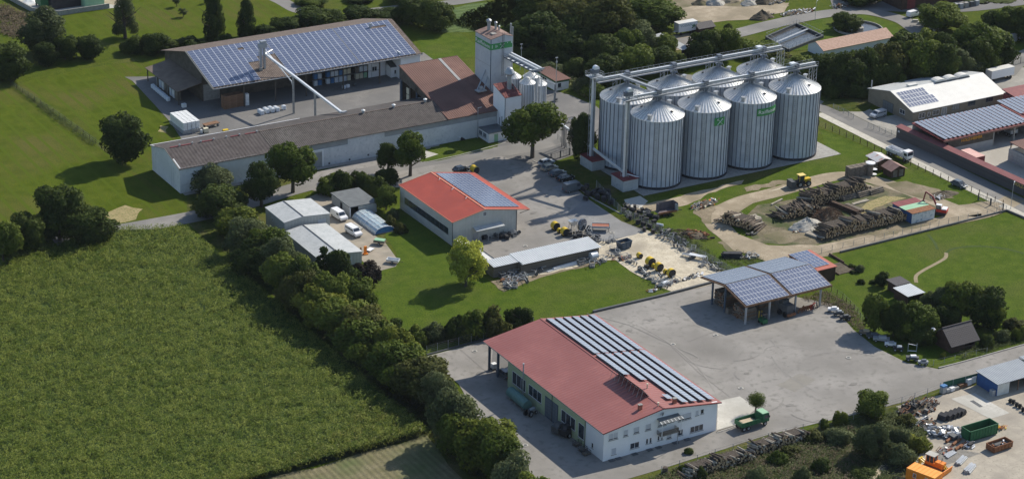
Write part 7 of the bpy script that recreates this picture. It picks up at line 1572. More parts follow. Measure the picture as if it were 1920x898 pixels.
twigs(b_, 4.2, 3.1, 2.5, 900, 'brownwood', 3); twigs(b_, 4.2, 3.1, 2.5, 500, 'log', 4)
heap(1768,366,4.0,2.2,1.1,'darksoil','flat dark soil heap beyond the excavator',seed=3)
def rubble(px, py, rx, ry, n, mats, label, z=.08, seed=0, size=(.2,.7), name='scrap_heap', cat='scrap heap', h=.8, rz=0):
    r = random.Random(seed); x, y = P(px, py); t = thing(name, label, cat, (x,y,z), rz); n = int(n*1.35)
    if h > .5 and n > 20:
        b = MB(); q = 16; vs = [(rx*.8*f*(1+r.uniform(-.2,.2))*math.cos(2*PI*i/q), ry*.8*f*(1+r.uniform(-.2,.2))*math.sin(2*PI*i/q), zz*h*.6-.02) for f, zz in ((1,0),(.75,.55),(.35,.9),(.02,1)) for i in range(q)]
        b.add(vs, [(k*q+i,k*q+(i+1)%q,(k+1)*q+(i+1)%q,(k+1)*q+i) for k in range(3) for i in range(q)]).build('mound', M_['darksoil'], t)
    for k in range(n):
        a = r.uniform(0,2*PI); q = math.sqrt(r.random()); s = [r.uniform(*size)*r.uniform(.4,1.6) for _ in range(3)]; s[2] *= .6; b = MB()
        kind = r.random(); hz = h*(1-q)*r.random()+s[2]/2
        if kind < .55: b.obox((0,0,0), s, r.uniform(0,3), r.uniform(-.4,.4), r.uniform(-.4,.4))
        elif kind < .8: b.tube((-s[0],0,0),(s[0],s[1]*.5,s[2]*.5), s[1]*.22+.03, s[1]*.22+.03, 7)
        else: b.bar((-s[0]*1.5,0,0),(s[0]*1.5,.3,s[2]),.07); b.bar((-s[0]*1.5,.5,0),(s[0]*1.2,.6,s[2]),.07); b.bar((-s[0],0,0),(-s[0],.6,0),.07)
        b.build('piece', M_[r.choice(mats)], t, (rx*q*math.cos(a), ry*q*math.sin(a), hz))
    return t
rubble(1762,372,2.0,1.2,26,['white','concrete','paleconc'],'white rubble blocks lying on the dark soil heap',seed=3,size=(.2,.5),name='rubble_heap',cat='rubble')
rubble(1300,442,4.5,2.6,46,['rust','darkwood','darksoil','rust','brownwood','rust'],'long rusty scrap heap in the weeds behind the mesh fence',seed=4,rz=-.9,h=1.0)
rubble(1322,385,4.6,1.8,46,['concrete','galv','rust','orange','cream','darkgrey'],'mixed heap of machine parts on the lawn right of the old trailer',seed=5,h=1.3,rz=.2)
rubble(1405,482,2.6,1.4,26,['concrete','galv','stone'],'heap of grey stones beside the tarred planks',seed=6,h=.6)
rubble(1720,768,5.5,2.6,90,['rust','black','black','darkgrey','rust','black','darkgrey','darkwood'],'big dark scrap heap of rusty machine parts by the scrap yard fence',seed=7,size=(.3,.9),h=1.8,rz=.2)
rubble(1735,795,3.0,2.2,34,['rust','galv','black','concrete'],'scrap spilling from the bushes below the dark heap',seed=8,h=.6)
rubble(1772,812,4.0,2.4,60,['galv','galv','darkgrey','white','stiff'],'tangle of grey steel tubes and frames left of the green container',seed=9,size=(.25,1.0),h=.8,rz=-.6)
rubble(1808,815-8,.8,.5,6,['black','rust'],'small dark lump of scrap left of the green container',seed=10,h=.3)
rubble(1876,808-3,1.6,.8,14,['orange','rust','yellow'],'orange machine parts right of the green container',seed=11,h=.4)
rubble(1777,845,2.6,1.0,20,['rust','brick','concrete','galv'],'bits of brick and iron on the cinders before the bulldozer',seed=12,h=.2)
rubble(1410,440,1.6,.8,7,['black','darkgrey'],'few black lumps on the grass inside the dirt track',seed=13,h=.3,size=(.3,.6))
rubble(1500,435,1.8,.9,9,['brownwood','cream'],'broken brown boards at the foot of the gravel heap',seed=14,h=.3)
rubble(1440,30,2.2,1.2,10,['black'],'dark lumps on the bare earth beyond the trailer',seed=15,h=.5)
rubble(1495,25,6.5,2.0,60,['concrete','white','galv','rust','paleconc'],'long dump of pale rubble beside the works road',seed=16,h=.9)
rubble(1450,5,6.0,2.0,40,['white','paleconc','concrete'],'heap of white blocks at the top edge above the works road',seed=17,h=1)
rubble(1575,14,3.0,1.8,24,['concrete','galv','rust'],'grey lump of tanks and scrap beyond the clarifier',seed=18,h=1.6)
heap(1428,34,4.0,2.6,2.4,'darksoil','dark soil heap on the bare earth beyond the box trailer',seed=21)
for i,(px,py,s,m) in enumerate([(1340,8,3.4,'stone'),(1372,2,3.6,'dirt'),(1405,8,3.2,'stone'),(1430,6,3.4,'darksoil'),(1312,8,2.8,'soil')]): heap(px,py,s,s*.7,s*.6,m,['pale stony heap','sandy heap','grey stony heap','dark heap','brown earth heap'][i]+' in the row of heaps at the top edge',seed=30+i)
heap(1348-2,52,0.1,0.1,.1,'darksoil','tiny dark spot by the tar roof shed',seed=22) if False else None
heap(56,12-6,3.2,2.2,1.3,'plastic','white heap of lime on the farm yard in the top corner',seed=23)

# ================================================================== THE WORKSHOP YARDS
def drum(px, py, r, w_, label, z=.1, rz=0):
    t = thing('cable_drum', label, 'drum', (*P(px,py),z), rz, 'yellow drums')
    MB().tube((0,-w_/2,r),(0,w_/2,r),r,r,20).build('drum_shell', M_['yellow'], t); MB().tube((0,-w_/2-.03,r),(0,-w_/2,r),r*.96,r*.96,18).build('end_disc', M_['black'], t); MB().tube((0,w_/2,r),(0,w_/2+.03,r),r*.96,r*.96,18).build('end_disc', M_['black'], t)
    MB().box(-r*.7,-w_/2,0,r*.7,w_/2,.1).build('skid', M_['black'], t)
for px,py,r,w_,l in ((1041,431,.95,1.3,'left big yellow drum behind the tin shed in the hall yard'),(1049,437,.55,.8,'small yellow drum between the two big ones in the hall yard'),(1059,442,.95,1.3,'right big yellow drum behind the tin shed in the hall yard'),
                     (1199,484,.6,1.1,'small yellow drum right of the blue skip on the gravel'),(1219,499,1.05,1.3,'left big yellow drum on the gravel yard'),(1226,503,.5,.8,'small yellow drum between the two big ones on the gravel'),(1235,508,.95,1.2,'right big yellow drum on the gravel yard'),
                     (1248,514,.55,.8,'small yellow drum at the lower end of the gravel yard'),(1258,520,1.0,.9,'big black-faced yellow drum at the lower end of the gravel yard'),(890,324,.85,1.9,'yellow drum roller behind the bright red roof by the road')): drum(px,py,r,w_,l)
t = thing('big_reel', 'large dark round reel on a steel stand in the hall yard', 'reel', (*P(1091,436),.08), .35)
MB().tube((0,-.25,1.9),(0,.25,1.9),1.45,1.45,24).build('reel_disc', M_['stiff'], t); b = MB(); [b.bar((0,-.29,1.9),(1.4*math.cos(a),-.29,1.9+1.4*math.sin(a)),.06) for a in [PI*k/6 for k in range(12)]]; b.build('spokes', M_['galv'], t); b = MB(); [b.bar((s*1.0,-.4,0),(0,-.4,1.9),.12) for s in (-1,1)]; [b.bar((s*1.0,.4,0),(0,.4,1.9),.12) for s in (-1,1)]; b.build('stand', M_['black'], t)
t = thing('hopper', 'pale open hopper standing beside the large dark reel', 'hopper', (*P(1074,429),.08)); MB().add([(-1.1,-.8,2.0),(1.1,-.8,2.0),(1.1,.8,2.0),(-1.1,.8,2.0),(-.4,-.3,.7),(.4,-.3,.7),(.4,.3,.7),(-.4,.3,.7)],[(0,4,5,1),(1,5,6,2),(2,6,7,3),(3,7,4,0),(4,7,6,5)]).build('funnel', M_['brightgalv'], t); b = MB(); [b.bar((x,y,0),(x*.8,y*.8,1.6),.08) for x in (-.8,.8) for y in (-.6,.6)]; b.build('legs_frame', M_['darkgrey'], t)
t = thing('steel_tray', 'rectangular steel tray full of brown earth on a frame in the hall yard', 'tray', (*P(1126,432),.08), -.55); b = MB(); b.box(-2.1,-1.1,.9,2.1,1.1,1.0); [b.box(*q) for q in ((-2.1,-1.1,1.0,2.1,-1.02,1.35),(-2.1,1.02,1.0,2.1,1.1,1.35),(-2.1,-1.02,1.0,-2.02,1.02,1.35),(2.02,-1.02,1.0,2.1,1.02,1.35))]; b.build('tray', M_['galv'], t); MB().box(-1.95,-.95,1.0,1.95,.95,1.2).build('earth', M_['brick'], t); b = MB(); [b.bar((x,y,0),(x,y,.9),.1) for x in (-1.8,1.8) for y in (-.9,.9)]; b.build('stand', M_['black'], t)
t = thing('steel_tank', 'short round steel tank lying at the right end of the tin shed', 'tank', (*P(1112,487),.1), .1); MB().tube((-.9,0,.95),(.9,0,.95),.9,.9,20).build('tank_shell', M_['brightgalv'], t); MB().box(-.7,-.6,0,.7,.6,.15).build('skid', M_['black'], t)
def mk_roller(m='black', r=.55, w_=1.3):
    t = thing('land_roller', '', 'roller'); MB().tube((-w_/2,0,r),(w_/2,0,r),r,r,14).build('drum_shell', M_[m], t); b = MB(); b.bar((-w_/2-.1,0,r),(-w_/2-.1,.8,r+.5),.1); b.bar((w_/2+.1,0,r),(w_/2+.1,.8,r+.5),.1); b.bar((-w_/2-.1,.8,r+.5),(w_/2+.1,.8,r+.5),.12); b.bar((0,.8,r+.5),(0,1.3,r+.9),.1); b.build('frame', M_['black'], t); return t
def mk_frame():
    t = thing('tube_rack', '', 'frame'); b = MB()
    for x in (-.8,.8):
        for y in (-.5,.5): b.bar((x,y,0),(x,y,1.0),.07)
    for z in (.1,1.0): b.bar((-.8,-.5,z),(.8,-.5,z),.07); b.bar((-.8,.5,z),(.8,.5,z),.07); b.bar((-.8,-.5,z),(-.8,.5,z),.07); b.bar((.8,-.5,z),(.8,.5,z),.07)
    b.bar((-.8,-.5,.1),(.8,-.5,1.0),.06); b.build('frame', M_['galv'], t); MB().box(-.7,-.4,.12,.7,.4,.3).build('shelf', M_['darkgrey'], t); return t
def mk_weight():
    t = thing('counterweight', '', 'weight'); MB().box(-.55,-.35,.1,.55,.35,.95).build('block', M_['black'], t); b = MB(); b.bar((-.5,-.4,.05),(.5,-.4,.05),.1); b.bar((-.4,.35,.4),(-.4,.9,.5),.1); b.bar((.4,.35,.4),(.4,.9,.5),.1); b.bar((-.4,.9,.5),(.4,.9,.5),.1); b.build('bracket', M_['darkgrey'], t); return t
def mk_rake():
    t = thing('wheel_rake', '', 'rake'); b = MB(); b.bar((-1.1,0,.7),(1.1,0,.7),.1); b.bar((0,0,.7),(0,1.0,.9),.1); b.build('beam', M_['galv'], t)
    for k in range(3): o = MB().tube((-.03,0,0),(.03,0,0),.42,.42,12).build('tined_wheel', M_['darkgrey'], t); o.location = (-.8+k*.8,-.2,.42); o.rotation_euler = (0,0,.5)
    return t
PR = {'r': mk_roller(), 'f': mk_frame(), 'w': mk_weight(), 'k': mk_rake()}
USED = {k: False for k in PR}
def place(k, px, py, label, group, rz=None, sc_=1, z=.1):
    x, y = P(px, py); rz = random.uniform(0,6.28) if rz is None else rz
    if not USED[k]: o = PR[k]; USED[k] = True; o.location = (x,y,z); o.rotation_euler = (0,0,rz); o['label'] = label; o.scale = (sc_,)*3
    else: o = copy_tree(PR[k], (x,y,z), rz, label, None, (sc_,)*3)
    o['group'] = group
pr = [('r',1096,358),('r',1103,368),('w',1100,352),('r',1112,366),('r',1120,374),('r',1128,366),('w',1098,376),('r',1132,378),('r',1140,372),('r',1146,383),('r',1138,364),('w',1120,360),('w',1170,398),('r',1176,392),('r',1186,398),
      ('f',1178,406),('w',1182,412),('w',1192,408),('w',1198,402),('w',1203,412),('w',1196,420),('w',1206,424),('w',1212,416),('r',1218,408),('w',1208,434),('w',1218,428),('w',1226,420),('w',1224,438),('w',1232,430),('r',1230,412),('f',1212,405),('w',1190,392),('w',1204,398),('r',1214,400)]
for i,(k,px,py) in enumerate(pr): place(k,px,py, {'r':'black land roller','f':'grey steel frame','w':'black counterweight block'}[k] + f', {ORD[i] if i < 35 else "last"} of the dark attachments along the mesh fence', 'dark attachments along the mesh fence', sc_=1.15 if k == 'r' and i < 12 else 1.0)
pr = [('k',1240,446),('k',1250,452),('f',1246,440),('k',1262,456),('f',1258,448),('k',1270,464),('f',1278,470),('k',1284,462),('f',1290,476),('k',1296,486),('f',1322,492),('k',1330,500),('f',1338,506),('k',1346,498),('f',1316,500),('k',1352,510),('f',1300,470),('w',1240,440),('w',1264,444),('r',1252,438),('r',1272,452),('w',1282,456)]
for i,(k,px,py) in enumerate(pr): place(k,px,py, {'r':'dark roller','f':'open steel frame','w':'dark block','k':'spiky wheel rake'}[k] + f', {ORD[i]} of the light implements on the far side of the gravel', 'light implements on the gravel yard')
pr = [('f',1150,470),('f',1158,478),('k',1146,482),('f',1172,485),('f',1180,492),('k',1190,496),('f',1204,512),('k',1212,518),('f',1220,524),('f',1228,530),('f',1236,536),('k',1246,540),('f',1256,534),('f',1268,528),('k',1236,520),('w',1212,505),('w',1200,508),('f',1240,528)]
for i,(k,px,py) in enumerate(pr): place(k,px,py, {'f':'grey steel frame','w':'black block','k':'wheel rake'}[k] + f', {ORD[i]} of the implements along the lawn edge', 'implements between the lawn and the gravel')
pr = [('f',1105,440),('k',1112,446),('f',1118,452),('w',1120,448),('k',1130,456),('f',1142,455),('k',1082,440),('w',1068,443),('r',1086,446),('w',1078,448),('f',1150,452),('w',1098,448),('k',1104,432)]
for i,(k,px,py) in enumerate(pr): place(k,px,py, {'r':'black roller','f':'tall steel frame','w':'black block','k':'wheel rake'}[k] + f', {ORD[i]} of the clutter behind the tin shed', 'clutter behind the tin shed')
pr = [('w',900,446),('r',908,449),('f',916,446),('w',926,444),('k',934,444),('r',944,447),('w',954,444),('f',962,443),('k',968,440),('w',950,449),('w',938,448)]
for i,(k,px,py) in enumerate(pr): place(k,px,py, {'r':'black roller','f':'steel frame','w':'black block','k':'wheel rake'}[k] + f', {ORD[i]} of the machines under the grey gable', 'machines under the grey gable')
pr = [('f',940,520),('f',950,528),('k',958,535),('f',966,530),('f',974,526),('f',982,522),('k',948,515),('f',960,518),('f',970,512),('k',985,530),('f',952,540),('k',1005,515),('k',1015,508),('f',1110,500),('k',1120,496),('f',1130,490),('f',1090,496),('k',1100,490),('f',962,540)]
for i,(k,px,py) in enumerate(pr): place(k,px,py, {'f':'rusty grey frame','k':'old wheel rake'}[k] + f', {ORD[i]} of the junk along the front of the tin shed', 'junk along the front of the tin shed', sc_=1.1)
rubble(957,526,3.0,2.0,26,['brownwood','rust','wood','white'],'boards and rusty bits among the frames by the tin shed corner',seed=41,h=.4,rz=.3)
rubble(1168,487,2.6,.8,16,['brick','rust','darkgrey'],'brown scraps between the lawn corner and the gravel',seed=42,h=.2)
rubble(1243,538,4.5,.8,30,['galv','white','darkgrey','rust'],'row of small junk along the plaza wall',seed=43,h=.4,rz=.2)
rubble(1300,520,3.4,.7,22,['galv','white','concrete','black'],'more small junk by the plaza wall near the canopy',seed=44,h=.4,rz=.2)
stack(1058,500,6.5,3,'white',.07,'long white steel girders lying on the grass before the tin shed',2,.28)
stack(1040,506,4.5,2,'brightgalv',.07,'shorter pale girders below the long white ones',1,.25)
t = thing('work_table', 'long pale metal-topped bench near the mesh fence of the gravel yard', 'bench', (*P(1308,486),.1), -PI/2+.62); MB().box(-2.0,-.6,.8,2.0,.6,.9).build('top', M_['brightgalv'], t); b = MB(); [b.bar((x,y,0),(x,y,.8),.1) for x in (-1.7,1.7) for y in (-.4,.4)]; b.build('legs_frame', M_['black'], t)
t = thing('work_table', 'low pale table of bars before the metal-topped bench', 'bench', (*P(1290,482),.1), -PI/2+.62); b = MB(); [b.box(-1.4,-.6+k*.22,.5,1.4,-.48+k*.22,.56) for k in range(6)]; [b.bar((x,y,0),(x,y,.5),.07) for x in (-1.2,1.2) for y in (-.4,.5)]; b.build('bars', M_['galv'], t)
t = thing('metal_cabinet', 'small pale metal box at the lowest corner of the gravel yard', 'cabinet', (*P(1247,535),.1), .1); MB().box(-.9,-.45,0,.9,.45,.8).build('body', M_['brightgalv'], t)
t = thing('steel_pipe', 'short bright steel pipe lying on the attachments by the fence', 'pipe', (*P(1237,428),.5), -.9); MB().tube((-.8,0,.4),(.8,0,.4),.3,.3,12).build('pipe', M_['brightgalv'], t)

# inner yard
def cubes(x0, y0, nx, ny, nz, s, m, label, name='white_cube_stack', z=.06, rz=0, gap=.13, base=None):
    t = thing(name, label, 'pallet stack', (x0,y0,z), rz); me = MB().box(gap/2,gap/2,0,s[0]-gap/2,s[1]-gap/2,s[2]-.05).mesh('cube', M_[m]); h0 = 0
    if base: MB().box(-.1,-.1,0,nx*s[0]+.1,ny*s[1]+.1,base).build('rack', M_['galv'], t); h0 = base
    for i in range(nx):
        for j in range(ny):
            for k in range(nz): o = link('cube', me, t); o.location = (i*s[0], j*s[1], h0+k*s[2])
    return t
x_, y_ = P(333,240); cubes(-1.2,195.0,4,8,2,(1.15,1.1,1.05),'plastic','large block of white plastic cubes at the meadow end of the inner yard',base=.9)
t = thing('dark_cage', 'tall dark cage trolley at the far end of the white cube block', 'cage', (*P(325,226),.06)); MB().box(-.5,-.4,0,.5,.4,2.0).build('body', M_['darkwood'], t)
t = thing('steel_rack', 'grey steel lattice rack in front of the white cube block', 'rack', (*P(362,246),.06), -PI/2); b = MB(); [b.bar((-2,-1+k*.5,1.2),(2,-1+k*.5,1.0),.12) for k in range(5)]; [b.bar((x,-1,0),(x,-1,1.2),.1) for x in (-2,0,2)]; [b.bar((x,1,0),(x,1,1.2),.1) for x in (-2,0,2)]; b.build('frame', M_['galv'], t)
t = thing('flat_wagon', 'flat wooden wagon standing behind the long barn ridge', 'wagon', (*P(396,238),.06), .12); MB().box(-2.1,-.9,.8,2.1,.9,.95).build('deck', M_['brownwood'], t)
for u in (-1.5,1.5):
    for s in (-.8,.8): wheel(t,u,s,.35,.2)
t = thing('tote_tank', 'yellowish plastic tote tank beside the flat wagon', 'tank', (*P(386,249),.06)); MB().box(-.6,-.5,.15,.6,.5,1.2).build('tank_shell', M_['cream'], t); MB().box(-.65,-.55,0,.65,.55,.14).build('pallet', M_['wood'], t)
t = thing('tote_tank', 'small white plastic barrel beside the yellowish tank', 'barrel', (*P(378,250),.06)); MB().lathe([(.3,0),(.35,.3),(.3,.9)],n=12).build('tank_shell', M_['plastic'], t)
t = thing('yellow_pallet', 'yellow crate beside the long barn ridge', 'crate', (*P(423,247),.06)); MB().box(-.7,-.5,0,.7,.5,.5).build('body', M_['yellow'], t)
for i,(px,py) in enumerate(((487,213),(491,215.5),(497,210),(501,212.5),(506,208),(511,211),(516,207.5),(520,209.5),(532,206))):
    t = thing('big_bag', 'white bulk bag on the open pavement of the inner yard, ' + ORD[i] + ' from the left', 'bulk bag', (*P(px,py),.06), .1, 'white bulk bags on the open pavement'); b = MB(); b.box(-.5,-.5,0,.5,.5,1.15); o = b.build('bag', M_['sack'], t); m = o.modifiers.new('bevel','BEVEL'); m.width = .15; m.segments = 3; MB().box(-.2,-.2,1.15,.2,.2,1.25).build('spout', M_['white'], t)
for i,(px,py,m) in enumerate(((645,167,'bluebin'),(652,165,'white'),(665,162,'darkgrey'))):
    t = thing('big_bag', ['blue-wrapped bulk bag','white-topped bulk bag','dark bulk bag in the shade'][i] + ' standing before the front of the solar barn', 'bulk bag', (*P(px,py),.06), .3, 'bags before the solar barn'); o = MB().box(-.5,-.4,0,.5,.4,.9).build('bag', M_['sack' if m == 'bluebin' else m], t); md = o.modifiers.new('bevel','BEVEL'); md.width = .15; md.segments = 3
cols = ['cream','cream','sack','brownwood','palegreen','sack','cream','wood']
for i in range(16):
    for k in range(2):
        if i in (2, 9): continue
        x = 44.5 + i*1.25; t = thing('goods_pallet', f'{"upper" if k else "lower"} pallet of bagged goods, {ORD[i]} from the left under the solar barn eave', 'pallet', (x, 212.6, .06+k*1.9), 0, 'pallets of goods under the solar barn eave')
        MB().box(-.55,-.5,0,.55,.5,.13).build('pallet', M_['wood'], t); MB().box(-.5,-.45,.14,.5,.45,1.55).build('load', M_[cols[(i*3+k)%8] if i > 6 else ['sack','bluebin','sack'][(i+k)%3]], t)
b = thing('storage_rack', 'dark storage rack holding pallets of goods in the solar barn', 'rack', (43.8, 212.0, .06)); m = MB(); [m.bar((u*2.5,0,0),(u*2.5,0,4.2),.1) for u in range(9)]; m.bar((0,0,1.85),(20,0,1.85),.1); m.bar((0,0,3.9),(20,0,3.9),.1); m.build('rack_frame', M_['stiff'], b); MB().box(0,.2,1.78,20,1.4,1.86).build('rack_shelf', M_['wood'], b)
for i in range(3):
    for k in range(5):
        t = thing('timber_crate', f'brown wooden crate under the left end of the solar eave, {ORD[i]} column, layer {["one","two","three","four","five"][k]}', 'crate', (15.4+i*1.9, 206.9+ .1*i, .06+k*.72), 0, 'brown crates under the left end of the solar eave'); MB().box(0,0,0,1.8,2.2,.66).build('crate_box', M_['brownwood'], t)
cubes(21.5,207.0,1,1,4,(1.1,1.1,.8),'plastic','white box column at the right end of the brown crates','white_cube_stack')
for i in range(8):
    t = thing('big_bag', 'pale bulk bag along the lean-to canopy, ' + ORD[i] + ' from the far end', 'bulk bag', (5.3-.05*i, 231-i*1.6, .06), 0, 'pale bulk bags along the lean-to canopy'); o = MB().box(-.5,-.5,0,.5,.5,1.1).build('bag', M_['sack'], t); md = o.modifiers.new('bevel','BEVEL'); md.width = .15
    t = thing('tall_sack_stack', 'tall wrapped stack under the lean-to canopy, ' + ORD[i] + ' from the far end', 'pallet', (7.6, 232-i*1.8, .06), 0, 'wrapped stacks under the lean-to canopy'); MB().box(-.6,-.6,.12,.6,.6,2.3).build('load', M_[['concrete','sack','plastic','wood'][i%4]], t); MB().box(-.65,-.65,0,.65,.65,.11).build('pallet', M_['wood'], t)
cubes(6.2,213.0,1,1,1,(1.2,1.1,1.0),'plastic','single white cube at the near post of the lean-to canopy','white_cube')
t = thing('cable_coil', 'old tyre and white chute leaning by the barn wall near the lamp mast', 'junk', (*P(868,262),.1)); MB().lathe([(.5,0),(.9,.05),(.95,.3),(.5,.35)],n=16).build('tyre', M_['rubber'], t).rotation_euler = (1.2,0,.3); MB().obox((-1.3,0,.5),(.5,.9,1.0),.3,.4).build('chute', M_['plastic'], t)
t = thing('gate', 'dark steel yard gate standing open beside the kiosk yard', 'gate', (*P(1054,234),.06), .1); b = MB(); b.bar((0,0,.1),(3.9,0,.1),.08); b.bar((0,0,1.5),(3.9,0,1.5),.08); [b.bar((k*.26,0,.1),(k*.26,0,1.5),.04) for k in range(16)]; b.build('gate_frame', M_['darkgrey'], t)
for k in range(2): MB().box(2.0+k*.8,-.04,.8,2.5+k*.8,-.02,1.3).build('notice', M_['white'], t)

# ================================================================== HUTS, TANKS AND WORKS ON THE RIGHT
t = thing('wooden_hut', 'dark wooden hut with faded red-brown gable roof, nearer of the two by the road', 'hut', (140.2,86.8,.05), -.08); MB().prism([(0,0),(4.0,0),(4.0,2.1),(2.0,3.1),(0,2.1)],'y',0,.12).prism([(0,0),(4.0,0),(4.0,2.1),(2.0,3.1),(0,2.1)],'y',3.4,3.5).box(0,.12,0,.12,3.4,2.1).box(3.88,.12,0,4,3.4,2.1).build('hut_wall', M_['darkwood'], t)
b = MB(); b.slab((-.5,-.5,1.95),(2,-.5,3.2),(2,4,3.2),(-.5,4,1.95),.08); b.slab((2,-.5,3.2),(4.5,-.5,1.95),(4.5,4,1.95),(2,4,3.2),.08); b.build('roof', mat('faded_brown_felt', (.25,.15,.125), (.32,.20,.17), 1, .85), t)
for u in (.5,2.3): MB().box(u,-.05,.1,u+1.2,-.003,1.9).build('door', M_['wood'], t)
t = thing('wooden_hut', 'brown hut with patched grey sheet roof behind the nearer one by the road', 'hut', (140.2,92.4,.05), -.1); MB().box(0,0,0,3.6,4.2,2.3).build('hut_wall', M_['brownwood'], t); MB().slab((-.4,-.4,2.4),(2.0,-.4,3.1),(2.0,4.8,3.1),(-.4,4.8,2.4),.08).slab((2.0,-.4,3.1),(4.2,-.4,2.5),(4.2,4.8,2.5),(2.0,4.8,3.1),.08).build('roof', mat('patched_sheet_roof', (.50,.50,.50), (.58,.58,.57), 1, .6, fine=(.40,.20,.15), finescale=.9), t)
cubes(130.8,91.2,4,2,3,(1.5,1.1,.9),'wood','grey stack of pallets and boards left of the wooden huts','pallet_stack',rz=-.05)
t = thing('round_stack', 'round stack of rings with white lid and side plates before the huts', 'stack', (136.6,90.7,.05))
for k in range(4): MB().lathe([(.75,0),(.8,.1),(.8,.75),(.75,.8)],(0,0,k*.82),14).build('ring', M_['wood'], t)
MB().lathe([(1.2,3.3),(1.2,3.45),(.4,3.55)],n=20).build('lid', M_['white'], t); [MB().lathe([(.7,0),(.7,.08)],(.9,-.6,.4+k*1.3),12).build('side_plate', M_['white'], t) for k in range(2)]
t = thing('beam_rack', 'rack of long pale beams between the round stack and the brown hut', 'rack', (138.2,92.0,.05), -.1); [MB().box(0,0,.5+k*.7,2.0,3.2,.62+k*.7).build('beam_layer', M_['palewood' if k % 2 else 'wood'], t) for k in range(3)]; b = MB(); [b.bar((x,y,0),(x,y,2.2),.12) for x in (0,2) for y in (0,3.2)]; b.build('frame', M_['darkwood'], t)
t = thing('storage_container', 'white container with dark red, pale green and rusty roof sheets by the log pile', 'container', (125.8,61.8,.08)); W,D,H = 6.9,7.2,2.5
MB().box(0,0,0,W,.12,H).build('front_wall', mat('peeling_white_sheet', (.58,.62,.62), (.66,.68,.67), 1, .7, wave=('X',.35,.03), fine=(.22,.30,.36), finescale=1.1), t); MB().box(0,.12,0,.12,D,H).build('side_wall', M_['blue'], t); MB().box(W-.12,.12,0,W,D,H).build('side_wall', M_['dirtywall'], t); MB().box(.12,D-.12,0,W-.12,D,H).build('back_wall', M_['wood'], t)
for a_, e_, m in ((-.2,2.3,'rust'),(2.3,4.7,'palegreen'),(4.7,7.5,'darkred')): MB().slab((-.15,a_,H+.12+(.02 if m == 'palegreen' else 0)),(W+.15,a_,H+.12+(.02 if m == 'palegreen' else 0)),(W+.15,e_,H+.14),(-.15,e_,H+.14),.1).build('roof_sheet', M_[m], t)
t = thing('tiled_hut', 'small dark hut with steep black tiled roof on the lawn by the road', 'hut', (88.2,4.1,.05)); W,D,H,R = 6.3,5.8,2.2,4.75
MB().prism([(0,0),(D,0),(D,H),(D/2,R-.25),(0,H)],'x',0,.15).prism([(0,0),(D,0),(D,H),(D/2,R-.25),(0,H)],'x',W-.15,W).box(.15,D-.15,0,W-.15,D,H).box(.15,0,0,3.4,.15,H).box(.15,.15,0,W-.15,D-.15,.1).build('hut_wall', M_['darkwood'], t)
MB().box(3.4,0,0,W,.12,.9).build('porch_rail', M_['darkwood'], t)
sl = (R-1.75)/(D/2+.5); an = math.atan(sl)
for s in (0,1):
    b = MB(); y_ = lambda v: (-.5+v*(D/2+.5)) if s == 0 else (D+.5-v*(D/2+.5)); b.slab((-.6,y_(0),1.75),(W+.9,y_(0),1.75),(W+.9,y_(1),R),(-.6,y_(1),R),.1); rf = b.build('roof', M_['claytile'], t)
    if s == 0:
        tl = MB().box(0,0,0,.42,.40,.05).mesh('tile', M_['claytile'])
        for i in range(17):
            for j in range(10): o = link('tile', tl, rf); o.location = (-.58+i*.44, -.5+j*.39*math.cos(an), 1.77+j*.39*math.sin(an)); o.rotation_euler = (an-.08,0,0)
b = MB(); [b.obox((-.3+k*.42,D/2,R+.05),(.36,.28,.1)) for k in range(19)]; b.build('ridge_tiles', M_['claytile'], t); MB().lathe([(.5,0),(.6,.4),(.3,.7)],(-.9,5.2,3.2),10).build('white_vent', M_['white'], t)
t = thing('garden_shed', 'small garden shed with flat black roof behind the pale-roofed one', 'shed', (96.9,32.5,.05)); MB().box(.1,.1,0,3.4,3.0,2.0).build('shed_wall', M_['darkwood'], t); MB().slab((-.2,-.2,2.2),(3.8,-.2,2.2),(3.8,3.4,2.3),(-.2,3.4,2.3),.1).build('roof', M_['claytile'], t)
t = thing('garden_shed', 'small garden shelter with pale sheet roof among the trees', 'shed', (95.4,26.8,.05)); MB().box(0,4.4,0,4.4,4.5,2.1).box(0,0,0,.1,4.4,2.0).box(4.3,0,0,4.4,4.4,2.0).build('shed_wall', M_['darkwood'], t); MB().slab((-.2,-.2,2.25),(4.7,-.2,2.25),(4.7,4.9,2.35),(-.2,4.9,2.35),.08).build('roof', M_['tinroof'], t)
t = thing('red_shed', 'low bed of dark earth behind the red roof annex', 'garden bed', (*P(1573,505),.05)); MB().box(-2.0,-2.5,0,2.6,2.8,.12).build('bed', M_['darksoil'], t); MB().box(-2.1,-2.6,0,-2.0,2.9,.3).box(2.6,-2.6,0,2.7,2.9,.3).build('bed_edge', M_['darkwood'], t)
